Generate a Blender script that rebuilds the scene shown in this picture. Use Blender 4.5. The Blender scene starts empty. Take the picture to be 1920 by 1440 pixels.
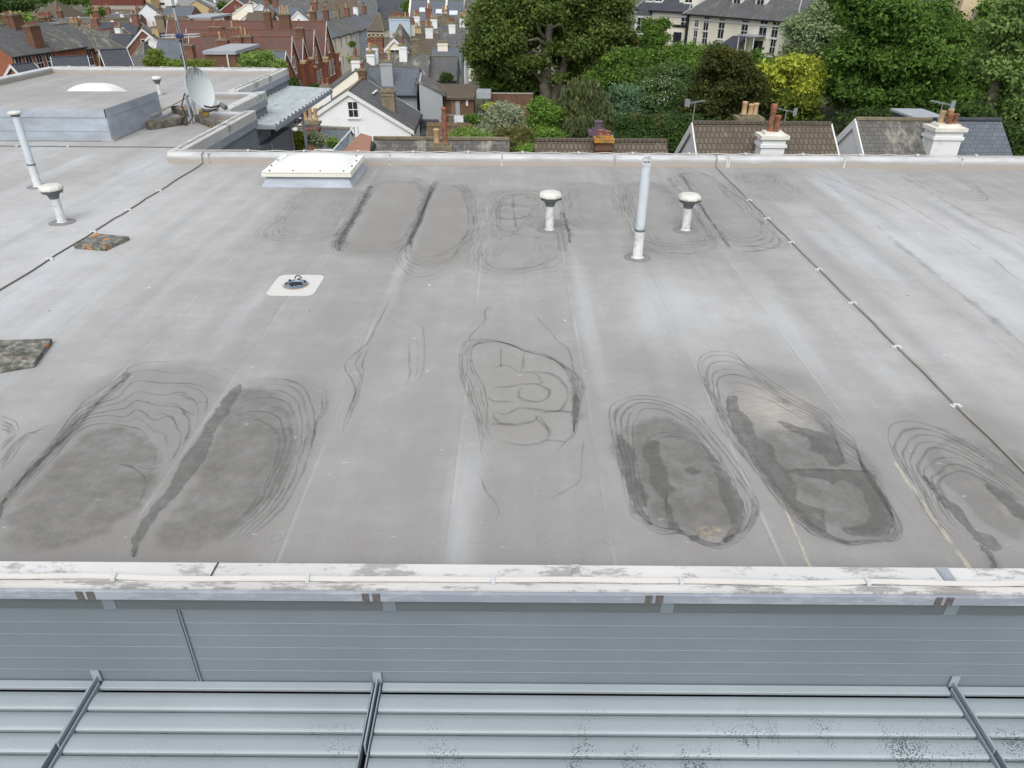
import bpy, math, random
import numpy as np
from mathutils import Vector, Matrix
random.seed(7); rng = np.random.default_rng(7)
D = bpy.data; SC = bpy.context.scene; C = SC.collection
PI = math.pi
# ------------------------------------------------------------------ camera, sky, sun, exposure
CAMH = 3.05; PITCH = 30.0; ROLL = 0.4; FPX = 1350.0
cam = D.cameras.new('camera'); cam.sensor_width = 36; cam.lens = FPX/1920*36; cam.clip_start = .1; cam.clip_end = 3000
camo = D.objects.new('camera', cam); C.objects.link(camo); SC.camera = camo
camo.matrix_world = Matrix.Translation((0, 0, CAMH)) @ Matrix.Rotation(math.radians(90-PITCH), 4, 'X') @ Matrix.Rotation(math.radians(ROLL), 4, 'Z')
SUN_EL, SUN_AZ = 52, 186
world = D.worlds.new('World'); SC.world = world; world.use_nodes = True
wn = world.node_tree; wn.nodes.clear()
sky = wn.nodes.new('ShaderNodeTexSky'); sky.sky_type = 'NISHITA'; sky.sun_disc = False
sky.sun_elevation = math.radians(SUN_EL); sky.sun_rotation = math.radians(SUN_AZ); sky.air_density = 1.0; sky.dust_density = 3.0; sky.ozone_density = 1
hs = wn.nodes.new('ShaderNodeHueSaturation'); hs.inputs['Saturation'].default_value = .26
bg = wn.nodes.new('ShaderNodeBackground'); bg.inputs[1].default_value = .15
wo = wn.nodes.new('ShaderNodeOutputWorld')
wn.links.new(sky.outputs[0], hs.inputs['Color']); wn.links.new(hs.outputs[0], bg.inputs[0]); wn.links.new(bg.outputs[0], wo.inputs[0])
sl = D.lights.new('sun', 'SUN'); sl.energy = .9; sl.angle = math.radians(60); sl.color = (1, .985, .965)
so = D.objects.new('sun', sl); C.objects.link(so)
# sky texture rotation: azimuth measured clockwise from +Y
sd = Vector((math.sin(math.radians(SUN_AZ))*math.cos(math.radians(SUN_EL)), math.cos(math.radians(SUN_AZ))*math.cos(math.radians(SUN_EL)), math.sin(math.radians(SUN_EL))))
so.rotation_euler = sd.to_track_quat('Z', 'Y').to_euler()
SC.view_settings.view_transform = 'Standard'; SC.view_settings.look = 'None'; SC.view_settings.exposure = 0.55; SC.view_settings.gamma = 1
SC.render.engine = 'CYCLES'

# ------------------------------------------------------------------ photo helpers (places things in world space)
def ray(px, py):
    x = (px-960)/FPX; y = (720-py)/FPX; r = math.radians(ROLL); p = math.radians(PITCH)
    c, s = math.cos(r), math.sin(r); X = x*c-y*s; Y = x*s+y*c
    return Vector((X, math.cos(p)+Y*math.sin(p), -math.sin(p)+Y*math.cos(p)))
def G(px, py, z=0.0):
    d = ray(px, py); t = (z-CAMH)/d[2]; return Vector((d[0]*t, d[1]*t, z))
def P(px, py, Y):
    d = ray(px, py); t = Y/d[1]; return Vector((d[0]*t, Y, CAMH+d[2]*t))
def zd(Y, z): return Y*math.cos(math.radians(PITCH))+(CAMH-z)*math.sin(math.radians(PITCH))
def sstep(a, b, v):
    t = max(0, min(1, (v-a)/(b-a))); return t*t*(3-2*t)
def gz(x, y):
    z = -11.8-2.0*sstep(60, 130, y)-4.6*sstep(120, 300, y)
    z += 2.2*sstep(-19, -11, x)*(1-sstep(110, 170, y))
    z += 3.6*sstep(2, 22, x)*sstep(40, 80, y)
    return z

# ------------------------------------------------------------------ materials
def lin(r, g, b): return tuple(((c/255)/12.92 if c/255 <= .04045 else ((c/255+.055)/1.055)**2.4) for c in (r, g, b))+(1,)
class NT:
    def __init__(s, name, rough=.8, metal=0, spec=.3):
        s.m = D.materials.new(name); s.m.use_nodes = True; s.t = s.m.node_tree; s.t.nodes.clear()
        s.b = s.n('ShaderNodeBsdfPrincipled'); s.o = s.n('ShaderNodeOutputMaterial'); s.l(s.b.outputs[0], s.o.inputs[0])
        s.b.inputs['Roughness'].default_value = rough; s.b.inputs['Metallic'].default_value = metal
        s.b.inputs['Specular IOR Level'].default_value = spec
    def n(s, k): return s.t.nodes.new(k)
    def l(s, a, b): s.t.links.new(a, b)
    def put(s, v, i):
        if isinstance(v, (int, float)):
            try: i.default_value = v
            except Exception: i.default_value = (v, v, v)
        elif isinstance(v, (tuple, list)): i.default_value = v
        else: s.l(v, i)
    def M(s, op, a, b=0, c=0, clamp=False):
        n = s.n('ShaderNodeMath'); n.operation = op; n.use_clamp = clamp
        s.put(a, n.inputs[0]); s.put(b, n.inputs[1]); s.put(c, n.inputs[2]); return n.outputs[0]
    def V(s, op, a, b=(0, 0, 0)):
        n = s.n('ShaderNodeVectorMath'); n.operation = op; s.put(a, n.inputs[0]); 
        if op == 'SCALE': s.put(b, n.inputs[3])
        else: s.put(b, n.inputs[1])
        return n.outputs[1] if op in ('LENGTH', 'DISTANCE', 'DOT_PRODUCT') else n.outputs[0]
    def coord(s, k='Object'): return s.n('ShaderNodeNewGeometry').outputs['Position'] if k == 'Object' else s.n('ShaderNodeTexCoord').outputs[k]
    def noise(s, v, scale=1, detail=4, rough=.55, color=False, dist=0):
        n = s.n('ShaderNodeTexNoise'); s.l(v, n.inputs['Vector']); n.inputs['Scale'].default_value = scale
        n.inputs['Detail'].default_value = detail; n.inputs['Roughness'].default_value = rough; n.inputs['Distortion'].default_value = dist
        return n.outputs[1] if color else n.outputs[0]
    def mapr(s, v, a, b, c=0, d=1):
        n = s.n('ShaderNodeMapRange'); s.put(v, n.inputs[0]); 
        for i, q in enumerate((a, b, c, d)): n.inputs[i+1].default_value = q
        return n.outputs[0]
    def ramp(s, v, st, interp='LINEAR'):
        n = s.n('ShaderNodeValToRGB'); s.put(v, n.inputs[0]); e = n.color_ramp; e.interpolation = interp
        st = sorted(st, key=lambda q: q[0]); e.elements[0].position = st[0][0]; e.elements[1].position = st[-1][0]
        for q in st[1:-1]: e.elements.new(q[0])
        for el, (p, c) in zip(e.elements, st): el.color = c if isinstance(c, tuple) else (c, c, c, 1)
        return n.outputs[0]
    def mix(s, f, a, b, mode='MIX'):
        n = s.n('ShaderNodeMix'); n.data_type = 'RGBA'; n.blend_type = mode; s.put(f, n.inputs[0]); s.put(a, n.inputs[6]); s.put(b, n.inputs[7]); return n.outputs[2]
    def bump(s, h, st=.3, dist=.02):
        n = s.n('ShaderNodeBump'); n.inputs[0].default_value = st; n.inputs[1].default_value = dist; s.l(h, n.inputs[2]); s.l(n.outputs[0], s.b.inputs['Normal'])
    def base(s, c): s.put(c, s.b.inputs['Base Color']); return s.m
    def sep(s, v):
        n = s.n('ShaderNodeSeparateXYZ'); s.l(v, n.inputs[0]); return n.outputs
    def comb(s, x, y, z=0):
        n = s.n('ShaderNodeCombineXYZ'); s.put(x, n.inputs[0]); s.put(y, n.inputs[1]); s.put(z, n.inputs[2]); return n.outputs[0]

def plain(name, col, rough=.7, metal=0, var=.15, scale=3.0, bump=0, spec=.3, dirt=None, dscale=4.0, dth=.58):
    t = NT(name, rough, metal, spec); v = t.coord(); n = t.noise(v, scale, 5, .6)
    c = t.mix(t.mapr(n, .3, .7), tuple(q*(1-var) for q in col[:3])+(1,), tuple(min(1, q*(1+var)) for q in col[:3])+(1,))
    if dirt:
        d = t.noise(v, dscale, 8, .7); c = t.mix(t.mapr(d, dth, dth+.07), c, dirt)
    if bump: t.bump(t.noise(v, scale*12, 4), bump, .01)
    return t.base(c)
def slate(name, c1, c2, bw=.3, bh=.22, mort=.018, lichen=None, lth=.6, rough=.65):
    t = NT(name, rough); uv = t.coord('UV'); b = t.n('ShaderNodeTexBrick'); t.l(uv, b.inputs['Vector'])
    b.inputs['Scale'].default_value = 1; b.inputs['Brick Width'].default_value = bw; b.inputs['Row Height'].default_value = bh
    b.inputs['Mortar Size'].default_value = mort; b.inputs['Mortar Smooth'].default_value = .3; b.inputs['Bias'].default_value = 0
    b.inputs['Color1'].default_value = c1; b.inputs['Color2'].default_value = c2; b.inputs['Mortar'].default_value = tuple(q*.35 for q in c1[:3])+(1,)
    ob = t.coord(); n = t.noise(ob, .7, 6, .7)
    c = t.mix(t.mapr(n, .3, .7), b.outputs[0], t.mix(.5, b.outputs[0], tuple(q*.5 for q in c1[:3])+(1,)))
    if lichen:
        sc = t.V('MULTIPLY', uv, (1, .45, 1)); l = t.noise(sc, 1.3, 8, .75); c = t.mix(t.M('MULTIPLY', t.mapr(l, lth, lth+.12), .75), c, lichen)
    t.bump(b.outputs[1], -.4, .02); return t.base(c)
def brickm(name, c1, c2, mortar):
    t = NT(name, .9); uv = t.coord('UV'); b = t.n('ShaderNodeTexBrick'); t.l(uv, b.inputs['Vector'])
    b.inputs['Scale'].default_value = 1; b.inputs['Brick Width'].default_value = .23; b.inputs['Row Height'].default_value = .075
    b.inputs['Mortar Size'].default_value = .008; b.inputs['Color1'].default_value = c1; b.inputs['Color2'].default_value = c2; b.inputs['Mortar'].default_value = mortar
    n = t.noise(t.coord(), 1.2, 5, .7); return t.base(t.mix(t.mapr(n, .35, .75, 0, .5), b.outputs[0], tuple(q*.5 for q in c1[:3])+(1,)))
M = {}
M['white'] = plain('white_render', lin(216, 217, 217), .8, var=.04, dirt=lin(196, 196, 192), dscale=.7, dth=.6, scale=1)
M['cream'] = plain('cream_render', lin(224, 218, 200), .8, var=.05, scale=.8, dirt=lin(170, 163, 145), dscale=.9, dth=.62)
M['greyr'] = plain('grey_render', lin(150, 153, 156), .8, var=.06, scale=.8)
M['paleblue'] = plain('pale_blue_render', lin(165, 180, 192), .8, var=.06)
M['tan'] = plain('tan_render', lin(178, 158, 120), .8, var=.08)
M['brick'] = brickm('red_brick', lin(114, 76, 62), lin(132, 88, 70), lin(124, 108, 96))
M['brick_or'] = brickm('orange_brick', lin(156, 94, 66), lin(134, 80, 58), lin(140, 108, 90))
M['brick_br'] = brickm('brown_brick', lin(118, 84, 62), lin(100, 72, 56), lin(100, 88, 78))
M['brick_ye'] = brickm('yellow_brick', lin(166, 146, 102), lin(148, 126, 88), lin(130, 120, 100))
LI = lin(165, 165, 150)
M['slate'] = slate('grey_slate', lin(102, 102, 102), lin(84, 86, 88), .26, .18, .012, lichen=lin(136, 134, 124), lth=.55)
M['slate_l'] = slate('lichen_slate', lin(104, 102, 98), lin(84, 84, 82), .26, .18, .012, lichen=lin(160, 157, 146), lth=.52)
M['slate_b'] = slate('blue_slate', lin(104, 110, 118), lin(90, 96, 104), .26, .18, .012, lichen=None)
M['slate_d'] = slate('dark_slate', lin(78, 80, 88), lin(70, 72, 80))
M['tile_b'] = slate('brown_concrete_tile', lin(112, 102, 88), lin(92, 82, 72), .16, .27, .03, lichen=lin(150, 145, 125), lth=.6)
M['tile_r'] = slate('red_clay_tile', lin(116, 76, 64), lin(90, 62, 55), .17, .12, .01, lichen=lin(74, 64, 58), lth=.46)
M['lead'] = plain('lead_flashing', lin(150, 154, 160), .6, var=.1)
M['trim'] = plain('white_trim', lin(208, 208, 206), .5, var=.03)
M['glass'] = plain('window_glass', lin(38, 42, 48), .12, var=.3, scale=.8, spec=.8)
M['black'] = plain('black_plastic', lin(32, 32, 34), .5, var=.1)
M['pot_r'] = plain('terracotta_pot', lin(146, 92, 70), .85, var=.25, dirt=lin(100, 82, 68), dscale=7, dth=.48)
M['pot_b'] = plain('buff_pot', lin(176, 148, 112), .85, var=.15, dirt=lin(120, 106, 86), dscale=6)
M['capstone'] = plain('mossy_capstone', lin(120, 112, 92), .9, var=.3, dirt=lin(90, 90, 70), dscale=5)
M['caporange'] = plain('orange_lichen_capstone', lin(150, 118, 72), .9, var=.3, dirt=lin(184, 128, 44), dscale=6, dth=.5)
M['capwhite'] = plain('white_capstone_lichen', lin(210, 208, 198), .9, var=.1, dirt=lin(190, 150, 60), dscale=5, dth=.6)
M['purple'] = plain('purple_paint', lin(92, 76, 90), .7, var=.12)
M['asphalt'] = plain('asphalt', lin(98, 98, 100), .9, var=.12, scale=2)
M['paving'] = plain('pavement', lin(140, 138, 132), .9, var=.1)
M['paint'] = plain('road_paint', lin(205, 205, 200), .8, var=.1)
M['bark'] = plain('bark', lin(112, 106, 94), .95, var=.35, scale=3, bump=.6)
M['concrete'] = plain('concrete', lin(150, 146, 138), .9, var=.15, dirt=lin(110, 105, 95))
M['wood'] = plain('old_timber', lin(118, 100, 80), .9, var=.25)
M['terrac'] = plain('terracotta_render', lin(150, 112, 94), .85, var=.12)
M['rust'] = plain('rust_cladding', lin(112, 66, 58), .7, var=.2)

# membrane helpers ---------------------------------------------------------
def membrane():
    t = NT('roof_membrane', .62, 0, .35); p = t.coord()
    p2 = t.V('MULTIPLY', p, (1, 1, 0))
    w1 = t.V('SCALE', t.V('SUBTRACT', t.noise(p2, 1.3, 3, .5, color=True), (.5, .5, .5)), .42)
    w2 = t.V('SCALE', t.V('SUBTRACT', t.noise(p2, 6, 4, .6, color=True), (.5, .5, .5)), .060)
    pw = t.V('MULTIPLY', t.V('ADD', p2, t.V('ADD', w1, w2)), (1, 1, 0))
    p3 = t.V('MULTIPLY', t.V('ADD', p2, w2), (1, 1, 0))
    def cap(v, cx, y0, y1, hw, skew=0):
        cy = (y0+y1)/2; L = max(0, (y1-y0)/2-hw)
        q = t.V('SUBTRACT', v, (cx, cy, 0))
        if skew:
            s_ = t.sep(q); q = t.comb(t.M('MULTIPLY_ADD', s_[1], skew, s_[0]), s_[1], 0)
        q = t.V('MAXIMUM', t.V('SUBTRACT', t.V('ABSOLUTE', q), (0, L, 0)), (0, 0, 0))
        return t.M('SUBTRACT', t.V('LENGTH', q), hw)
    def group(v, L):
        o = None
        for c in L:
            d = cap(v, *c); o = d if o is None else t.M('MINIMUM', o, d)
        return o
    st_ev = lambda L: L[0::2]
    st_od = lambda L: L[1::2]
    def lines(d, lo, hi, L):
        st = [(0, 0)]
        for (x, w, s) in L:
            q = (x-lo)/(hi-lo); h = w/(hi-lo)
            st += [(q-h, 0), (q, s), (q+h, 0)]
        st = sorted(a for a in st if 0 <= a[0] <= 1)
        for i in range(1, len(st)):
            if st[i][0] <= st[i-1][0]: st[i] = (st[i-1][0]+1e-4, st[i][1])
        o = None
        for wob, part in ((lwob, st_ev(L)), (lwob2, st_od(L))):
            q = []
            for (x, w, s) in sorted(part): u = (x-lo)/(hi-lo); hh = w/(hi-lo); q += [(u-hh, 0), (u, s), (u+hh, 0)]
            q = [a for a in q if 0 <= a[0] <= 1]
            for i in range(1, len(q)):
                if q[i][0] <= q[i-1][0]: q[i] = (q[i-1][0]+1e-4, q[i][1])
            f_ = t.ramp(t.mapr(t.M('ADD', d, wob), lo, hi), q+[(1, 0)]); o = f_ if o is None else t.M('MAXIMUM', o, f_)
        return o
    def streaks(v, L):
        o = None
        for (cx, y0, y1, w) in L:
            d = t.V('LENGTH', t.V('MULTIPLY', t.V('SUBTRACT', v, (cx, (y0+y1)/2, 0)), (1/w, 2/(y1-y0), 0))); f_ = t.mapr(d, 1.1, .25)
            o = f_ if o is None else t.M('MAXIMUM', o, f_)
        return o
    def smooth(d, a, b, c=1, e=0): return t.mapr(d, a, b, c, e)
    lwob2 = t.M('ADD', t.M('MULTIPLY', t.M('SUBTRACT', t.noise(t.V('ADD', p2, (11, 5, 0)), 2.0, 3, .55), .5), .17), t.M('MULTIPLY', t.M('SUBTRACT', t.noise(p2, 7, 3, .6), .5), .03))
    lwob = t.M('ADD', t.M('MULTIPLY', t.M('SUBTRACT', t.noise(p2, 2.6, 3, .55), .5), .12), t.M('MULTIPLY', t.M('SUBTRACT', t.noise(p2, 9, 3, .6), .5), .035))
    # ---- broad tone
    sx, sy, sz = t.sep(p)
    st1 = t.noise(t.V('MULTIPLY', p2, (1.6, .12, 1)), 1.0, 6, .6)
    st2 = t.noise(t.V('MULTIPLY', p2, (6, .35, 1)), 1.0, 5, .6)
    big = t.noise(p2, .35, 3, .5); fine = t.noise(p2, 14, 6, .7); cross = t.noise(t.V('MULTIPLY', p2, (1.3, 7, 1)), 1.2, 6, .65)
    blobs = [(-6.3, 8.5, 3.0, 6.0, .85), (-5.2, 6.6, 1.5, 2.6, .65), (1.9, 6.9, 1.2, 1.2, .6), (5.9, 8.0, 2.3, 4.5, .85), (4.3, 6.2, 1.6, 2.0, .55), (-9, 13, 3.5, 3.2, .6), (.0, 7.6, .9, 1.0, .15), (-8, 22, 8, 5, .3)]
    acc = None
    for (cx, cy, rx, ry, a) in blobs:
        d = t.V('LENGTH', t.V('MULTIPLY', t.V('SUBTRACT', p2, (cx, cy, 0)), (1/rx, 1/ry, 0)))
        v = t.mapr(d, 1.25, .25, 0, a); acc = v if acc is None else t.M('MAXIMUM', acc, v)
    tone = t.M('MULTIPLY_ADD', t.M('SUBTRACT', st1, .5), .9, acc)
    tone = t.M('MULTIPLY_ADD', t.M('SUBTRACT', big, .5), .35, tone)
    tone = t.M('MULTIPLY_ADD', t.M('SUBTRACT', st2, .5), .28, tone)
    tone = t.M('MULTIPLY_ADD', t.M('SUBTRACT', cross, .5), .30, tone)
    col = t.ramp(t.mapr(tone, -.35, 1.1), [(0, lin(134, 133, 131)), (.26, lin(148, 147, 145)), (.5, lin(162, 161, 159)), (.75, lin(178, 178, 177)), (1, lin(190, 191, 192))])
    mot = t.noise(p2, 2.0, 7, .68); col = t.mix(t.mapr(mot, .46, .72, 0, .30), col, lin(128, 126, 121)); col = t.mix(t.mapr(mot, .50, .30, 0, .16), col, lin(192, 193, 192))
    bl = t.noise(t.V('MULTIPLY', p2, (1.8, .3, 1)), .9, 5, .6)   # bluish washed streaks
    col = t.mix(t.M('MULTIPLY', t.mapr(bl, .53, .68), t.mapr(tone, .1, .6, 0, .55)), col, lin(186, 196, 204))
    col = t.mix(t.mapr(fine, .2, .8, 0, .14), col, lin(110, 109, 106))
    grit = t.noise(p2, 85, 4, .75); col = t.mix(t.mapr(grit, .45, .75, 0, .22), col, lin(96, 95, 93)); col = t.mix(t.mapr(grit, .5, .28, 0, .16), col, lin(214, 214, 212))
    # a darker, dirtier zone by the front upstand
    col = t.mix(t.mapr(sy, 5.2, 3.2, 0, .34), col, lin(128, 126, 122))
    def dark(c, f, k, colr): return t.mix(t.M('MULTIPLY', f, k), c, colr)
    brk = t.mapr(t.noise(p2, 2.3, 4, .6), .36, .58); brk2 = t.mapr(t.noise(p2, 4.3, 4, .6), .38, .6)
    brk3 = t.mapr(t.noise(t.V('ADD', p2, (7.7, 3.1, 0)), 1.5, 4, .65), .42, .60)
    DK = lin(88, 87, 84); DK2 = lin(108, 106, 102)
    # ---- front-right strong puddle marks
    g1 = group(pw, [(1.13, 3.32, 5.02, .37, .08), (2.18, 3.32, 5.75, .40, .02), (3.42, 3.28, 5.05, .50)])
    col = dark(col, smooth(g1, -.12, .05), .30, DK2)
    g1s = group(pw, [(1.13, 3.40, 4.72, .34, .08), (2.17, 3.38, 5.1, .38, .02), (3.42, 3.3, 4.5, .42)])
    wn_ = t.noise(t.V('MULTIPLY', p2, (1.5, 1, 1)), 2.6, 8, .66)
    # deeper dirt collected against the laps on the left of each hollow
    lw = streaks(pw, [(.93, 3.0, 5.3, .16), (1.42, 3.2, 4.6, .14), (1.78, 3.2, 5.9, .26), (2.52, 3.2, 4.4, .2), (2.98, 3.0, 4.9, .24)])
    q_ = t.M('ADD', t.M('MULTIPLY', lw, .34), t.M('MULTIPLY_ADD', t.M('SUBTRACT', wn_, .5), 1.15, t.M('MULTIPLY', t.mapr(g1s, -.30, 0), .12)))
    
    inner2 = t.M('MULTIPLY', smooth(g1s, -.03, .0), t.mapr(q_, .02, .10)); col = dark(col, inner2, .25, lin(96, 95, 92))
    col = dark(col, t.M('MULTIPLY', smooth(g1s, -.14, -.05), t.mapr(t.noise(p2, 7, 7, .72), .52, .68)), .35, lin(160, 155, 142))
    col = dark(col, t.M('MULTIPLY', smooth(g1s, -.03, .0), t.mapr(t.noise(p2, 26, 5, .7), .3, .7)), .14, lin(70, 70, 68))
    d = t.V('LENGTH', t.V('MULTIPLY', t.V('SUBTRACT', pw, (2.14, 4.95, 0)), (1/.32, 1/.34, 0)))
    col = dark(col, t.M('MULTIPLY', t.mapr(d, 1.25, .2), t.mapr(t.noise(t.V('MULTIPLY', p2, (1, 3, 1)), 7, 6, .7), .35, .6, .35, 1)), .42, lin(204, 199, 186))
    d = t.V('LENGTH', t.V('MULTIPLY', t.V('SUBTRACT', pw, (1.27, 3.42, 0)), (1/.12, 1/.07, 0)))
    col = dark(col, t.M('MULTIPLY', t.mapr(d, 1, .5), t.mapr(t.noise(p2, 22, 5, .6), .45, .6)), .6, lin(196, 180, 140))
    # ---- front-left broad marks
    g2 = group(pw, [(-2.93, 2.6, 5.62, .60, .07), (-1.93, 2.7, 5.35, .47, -.02), (-4.35, 2.8, 4.95, .42, .05)])
    col = dark(col, smooth(g2, -.1, .08), .36, lin(112, 110, 106))
    # ---- centre cobble-like mark
    g4 = group(pw, [(.03, 4.35, 6.05, .50)])
    col = dark(col, smooth(g4, -.25, .35), .30, lin(126, 124, 117))
    g6 = group(pw, [(0, 3.6, 6.6, .6)])
    vo = t.n('ShaderNodeTexVoronoi'); vo.feature = 'DISTANCE_TO_EDGE'; vo.inputs['Scale'].default_value = 2.9; pv = t.V('ADD', pw, t.V('SCALE', t.V('SUBTRACT', t.noise(p2, 3.2, 2, .5, color=True), (.5, .5, .5)), .34)); t.l(t.V('MULTIPLY', pv, (.9, 1.45, 0)), vo.inputs['Vector'])
    # ---- back row
    g3 = group(pw, [(-1.76, 8.4, 12.1, .45, .02), (-.93, 8.0, 11.8, .36)])
    L3 = [(.16, .016, .4), (.10, .018, .6), (.045, .022, .85), (-.01, .02, .75), (-.06, .02, .65), (-.11, .02, .4), (-.17, .04, .35), (-.25, .02, .3)]
    col = dark(col, smooth(g3, -.14, .12), .44, lin(116, 113, 107))
    g3b = group(pw, [(-2.80, 8.9, 11.4, .42), (.05, 7.9, 11.4, .46), (1.17, 9.5, 11.8, .38), (2.1, 8.5, 11.9, .46), (3.12, 8.8, 12.6, .38), (4.15, 11.0, 12.7, .34)])
    col = dark(col, smooth(g3b, -.16, .14), .26, lin(118, 115, 110)); col = dark(col, lines(g3b, -.5, .2, L3), t.M('MULTIPLY', t.mapr(brk3, 0, 1, .22, 1), .75), lin(90, 89, 86))
    vo2 = t.n('ShaderNodeTexVoronoi'); vo2.feature = 'DISTANCE_TO_EDGE'; vo2.inputs['Scale'].default_value = 2.3; t.l(pv, vo2.inputs['Vector'])
    g5 = group(pw, [(.05, 8.9, 11.3, .4)])
    col = dark(col, t.M('MULTIPLY', t.mapr(vo2.outputs[0], .05, .0), smooth(g5, -.06, -.02)), .5, lin(98, 97, 94))
    # other marks far right and left middle
    g7 = group(pw, [(7.2, 10.2, 12.6, .7), (9.6, 8, 12.5, .5)])
    col = dark(col, lines(g7, -.5, .2, [(.06, .012, .4), (.02, .012, .6), (-.03, .012, .5), (-.09, .02, .3)]), t.M('MULTIPLY', brk2, .8), lin(105, 104, 101))
    # ---- dark strips beside the laps
    bands = group(p3, [(-2.24, 8.7, 11.2, .03), (-1.33, 8.5, 11.7, .04), (.63, 8.6, 9.9, .05), (2.62, 8.9, 12.3, .03), (.52, 4.75, 5.4, .015)])
    col = dark(col, t.mapr(t.M('MULTIPLY_ADD', t.M('SUBTRACT', t.noise(p2, 4.5, 6, .65), .5), .17, bands), .03, -.01), .50, lin(96, 95, 92))
    # soft long streaks
    sb = streaks(t.V('ADD', p2, t.V('SCALE', w1, .35)), [(4.55, 4.2, 13.8, .17), (4.85, 9.8, 13.4, .08), (5.25, 8.4, 13.4, .16), (5.6, 2, 9.8, .26), (6.3, 5, 13.8, .14), (7.9, 6, 13.7, .20), (3.86, 3, 12.2, .17), (-6.4, 6, 13, .14), (-4.55, 5, 13.5, .13), (-3.9, 4, 10, .12), (.66, 4.3, 8.4, .14), (1.62, 4.8, 9.3, .14), (-.62, 2, 6.0, .16), (-1.2, 5, 8.6, .10), (4.2, 10.5, 13.2, .1), (4.9, 11, 13.2, .06)])
    col = dark(col, sb, t.mapr(st2, .3, .7, .16, .42), lin(126, 128, 129))
    lb = streaks(t.V('ADD', p2, t.V('SCALE', w1, .3)), [(.78, 5.0, 8.6, .17), (2.75, 4.6, 8.8, .20), (-.30, 2.4, 5.0, .15), (-2.75, 5.4, 8.0, .14), (6.0, 3, 9.4, .34), (5.0, 5.5, 12, .3), (-1.30, 6.5, 9.6, .09), (-3.6, 7, 13, .11), (-4.6, 4.2, 9, .35), (1.6, 5.6, 8.2, .5)])
    col = dark(col, lb, t.mapr(st1, .35, .62, .08, .36), lin(190, 194, 197))
    # laps every metre
    fx = t.M('ABSOLUTE', t.M('SUBTRACT', t.M('FRACT', t.M('ADD', sx, 20.9)), .5))
    col = dark(col, t.mapr(fx, .007, .003), t.M('MULTIPLY', brk, .4), lin(122, 122, 122))
    fx2 = t.M('ABSOLUTE', t.M('SUBTRACT', t.M('FRACT', t.M('ADD', sx, 20.88)), .5))
    col = dark(col, t.mapr(fx2, .016, .002), t.M('MULTIPLY', t.mapr(t.noise(p2, .9, 3, .6), .45, .62), .32), lin(190, 189, 185))
    fy = t.M('ABSOLUTE', t.M('SUBTRACT', sy, 13.95)); col = dark(col, t.M('MULTIPLY', t.mapr(fy, .03, .01), t.mapr(sx, -6, -6.3)), .5, lin(150, 152, 155))
    # pale yellow-white lap edge at front right
    ye = group(p3, [(2.72, 2.9, 4.2, .012, -.04), (1.78, 2.9, 3.9, .006, -.05)])
    col = dark(col, t.M('MULTIPLY', t.mapr(ye, .006, -.002), t.mapr(t.noise(p2, 8, 4), .35, .55)), .6, lin(190, 184, 160))
    # plate rings under the membrane
    rx = t.M('MULTIPLY', t.M('SUBTRACT', t.M('FRACT', t.M('DIVIDE', t.M('ADD', sx, 20), .205)), .5), .205)
    rr = t.V('LENGTH', t.comb(rx, t.M('SUBTRACT', sy, 3.36), 0))
    col = dark(col, t.M('MULTIPLY', t.mapr(rr, .042, .034), t.mapr(rr, .026, .034)), t.M('MULTIPLY', brk2, .26), lin(92, 91, 90))
    # bird lime, pale scuffs
    v3 = t.n('ShaderNodeTexVoronoi'); v3.inputs['Scale'].default_value = 2.1; t.l(t.V('MULTIPLY', p3, (1, .8, 0)), v3.inputs['Vector'])
    col = dark(col, t.M('MULTIPLY', t.mapr(v3.outputs[0], .045, .015), t.mapr(t.noise(p2, 1.3, 2), .46, .56)), .75, lin(220, 219, 214))
    sp = t.noise(t.V('MULTIPLY', p2, (9, 24, 1)), 1, 3, .5)
    col = dark(col, t.mapr(sp, .70, .76), .35, lin(214, 213, 208))
    v4 = t.n('ShaderNodeTexVoronoi'); v4.inputs['Scale'].default_value = 1.1; t.l(t.V('ADD', p2, (3.3, 1.7, 0)), v4.inputs['Vector'])
    col = dark(col, t.mapr(v4.outputs[0], .022, .012), .7, lin(80, 78, 74))
    h = t.M('ADD', t.M('ADD', t.M('MULTIPLY', t.noise(t.V('MULTIPLY', p2, (1.6, .6, 1)), 2.2, 4), 1.2), t.M('MULTIPLY', fine, .2)), t.M('MULTIPLY', t.mapr(fx, .012, .006), .25))
    t.bump(h, .25, .02)
    t.l(t.mapr(tone, 0, 1, .7, .48), t.b.inputs['Roughness'])
    return t.base(col)
M['membrane'] = membrane()
def flash_mat():
    t = NT('membrane_upstand', .5, 0, .4); p = t.coord(); n = t.noise(t.V('MULTIPLY', p, (1, 1, 2.5)), 1.6, 6, .6)
    c = t.ramp(n, [(.3, lin(136, 142, 150)), (.5, lin(150, 157, 166)), (.7, lin(164, 172, 182))]); t.bump(t.noise(p, 3, 3), .35, .03); return t.base(c)
M['flash'] = flash_mat()
def coping_mat(name, a, b, th, streak=(1, 1, 1)):
    t = NT(name, .6, 0, .3); p = t.coord(); q = t.V('MULTIPLY', p, streak); n = t.noise(q, 2.1, 9, .72); n2 = t.noise(q, 11, 6, .7)
    s_ = t.M('MULTIPLY_ADD', t.M('SUBTRACT', n2, .5), .35, n)
    c = t.mix(t.mapr(s_, th, th+.07), a, b); c = t.mix(t.mapr(t.noise(p, .9, 4), .4, .7, 0, .35), c, b)
    t.bump(n2, .15, .005); return t.base(c)
M['cope'] = coping_mat('white_peeling_coping', lin(206, 206, 204), lin(156, 156, 154), .53, (1, 2.2, 1))
M['cope_edge'] = coping_mat('worn_coping_edge', lin(196, 195, 193), lin(142, 141, 139), .50, (1.2, 6, 1))
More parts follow.
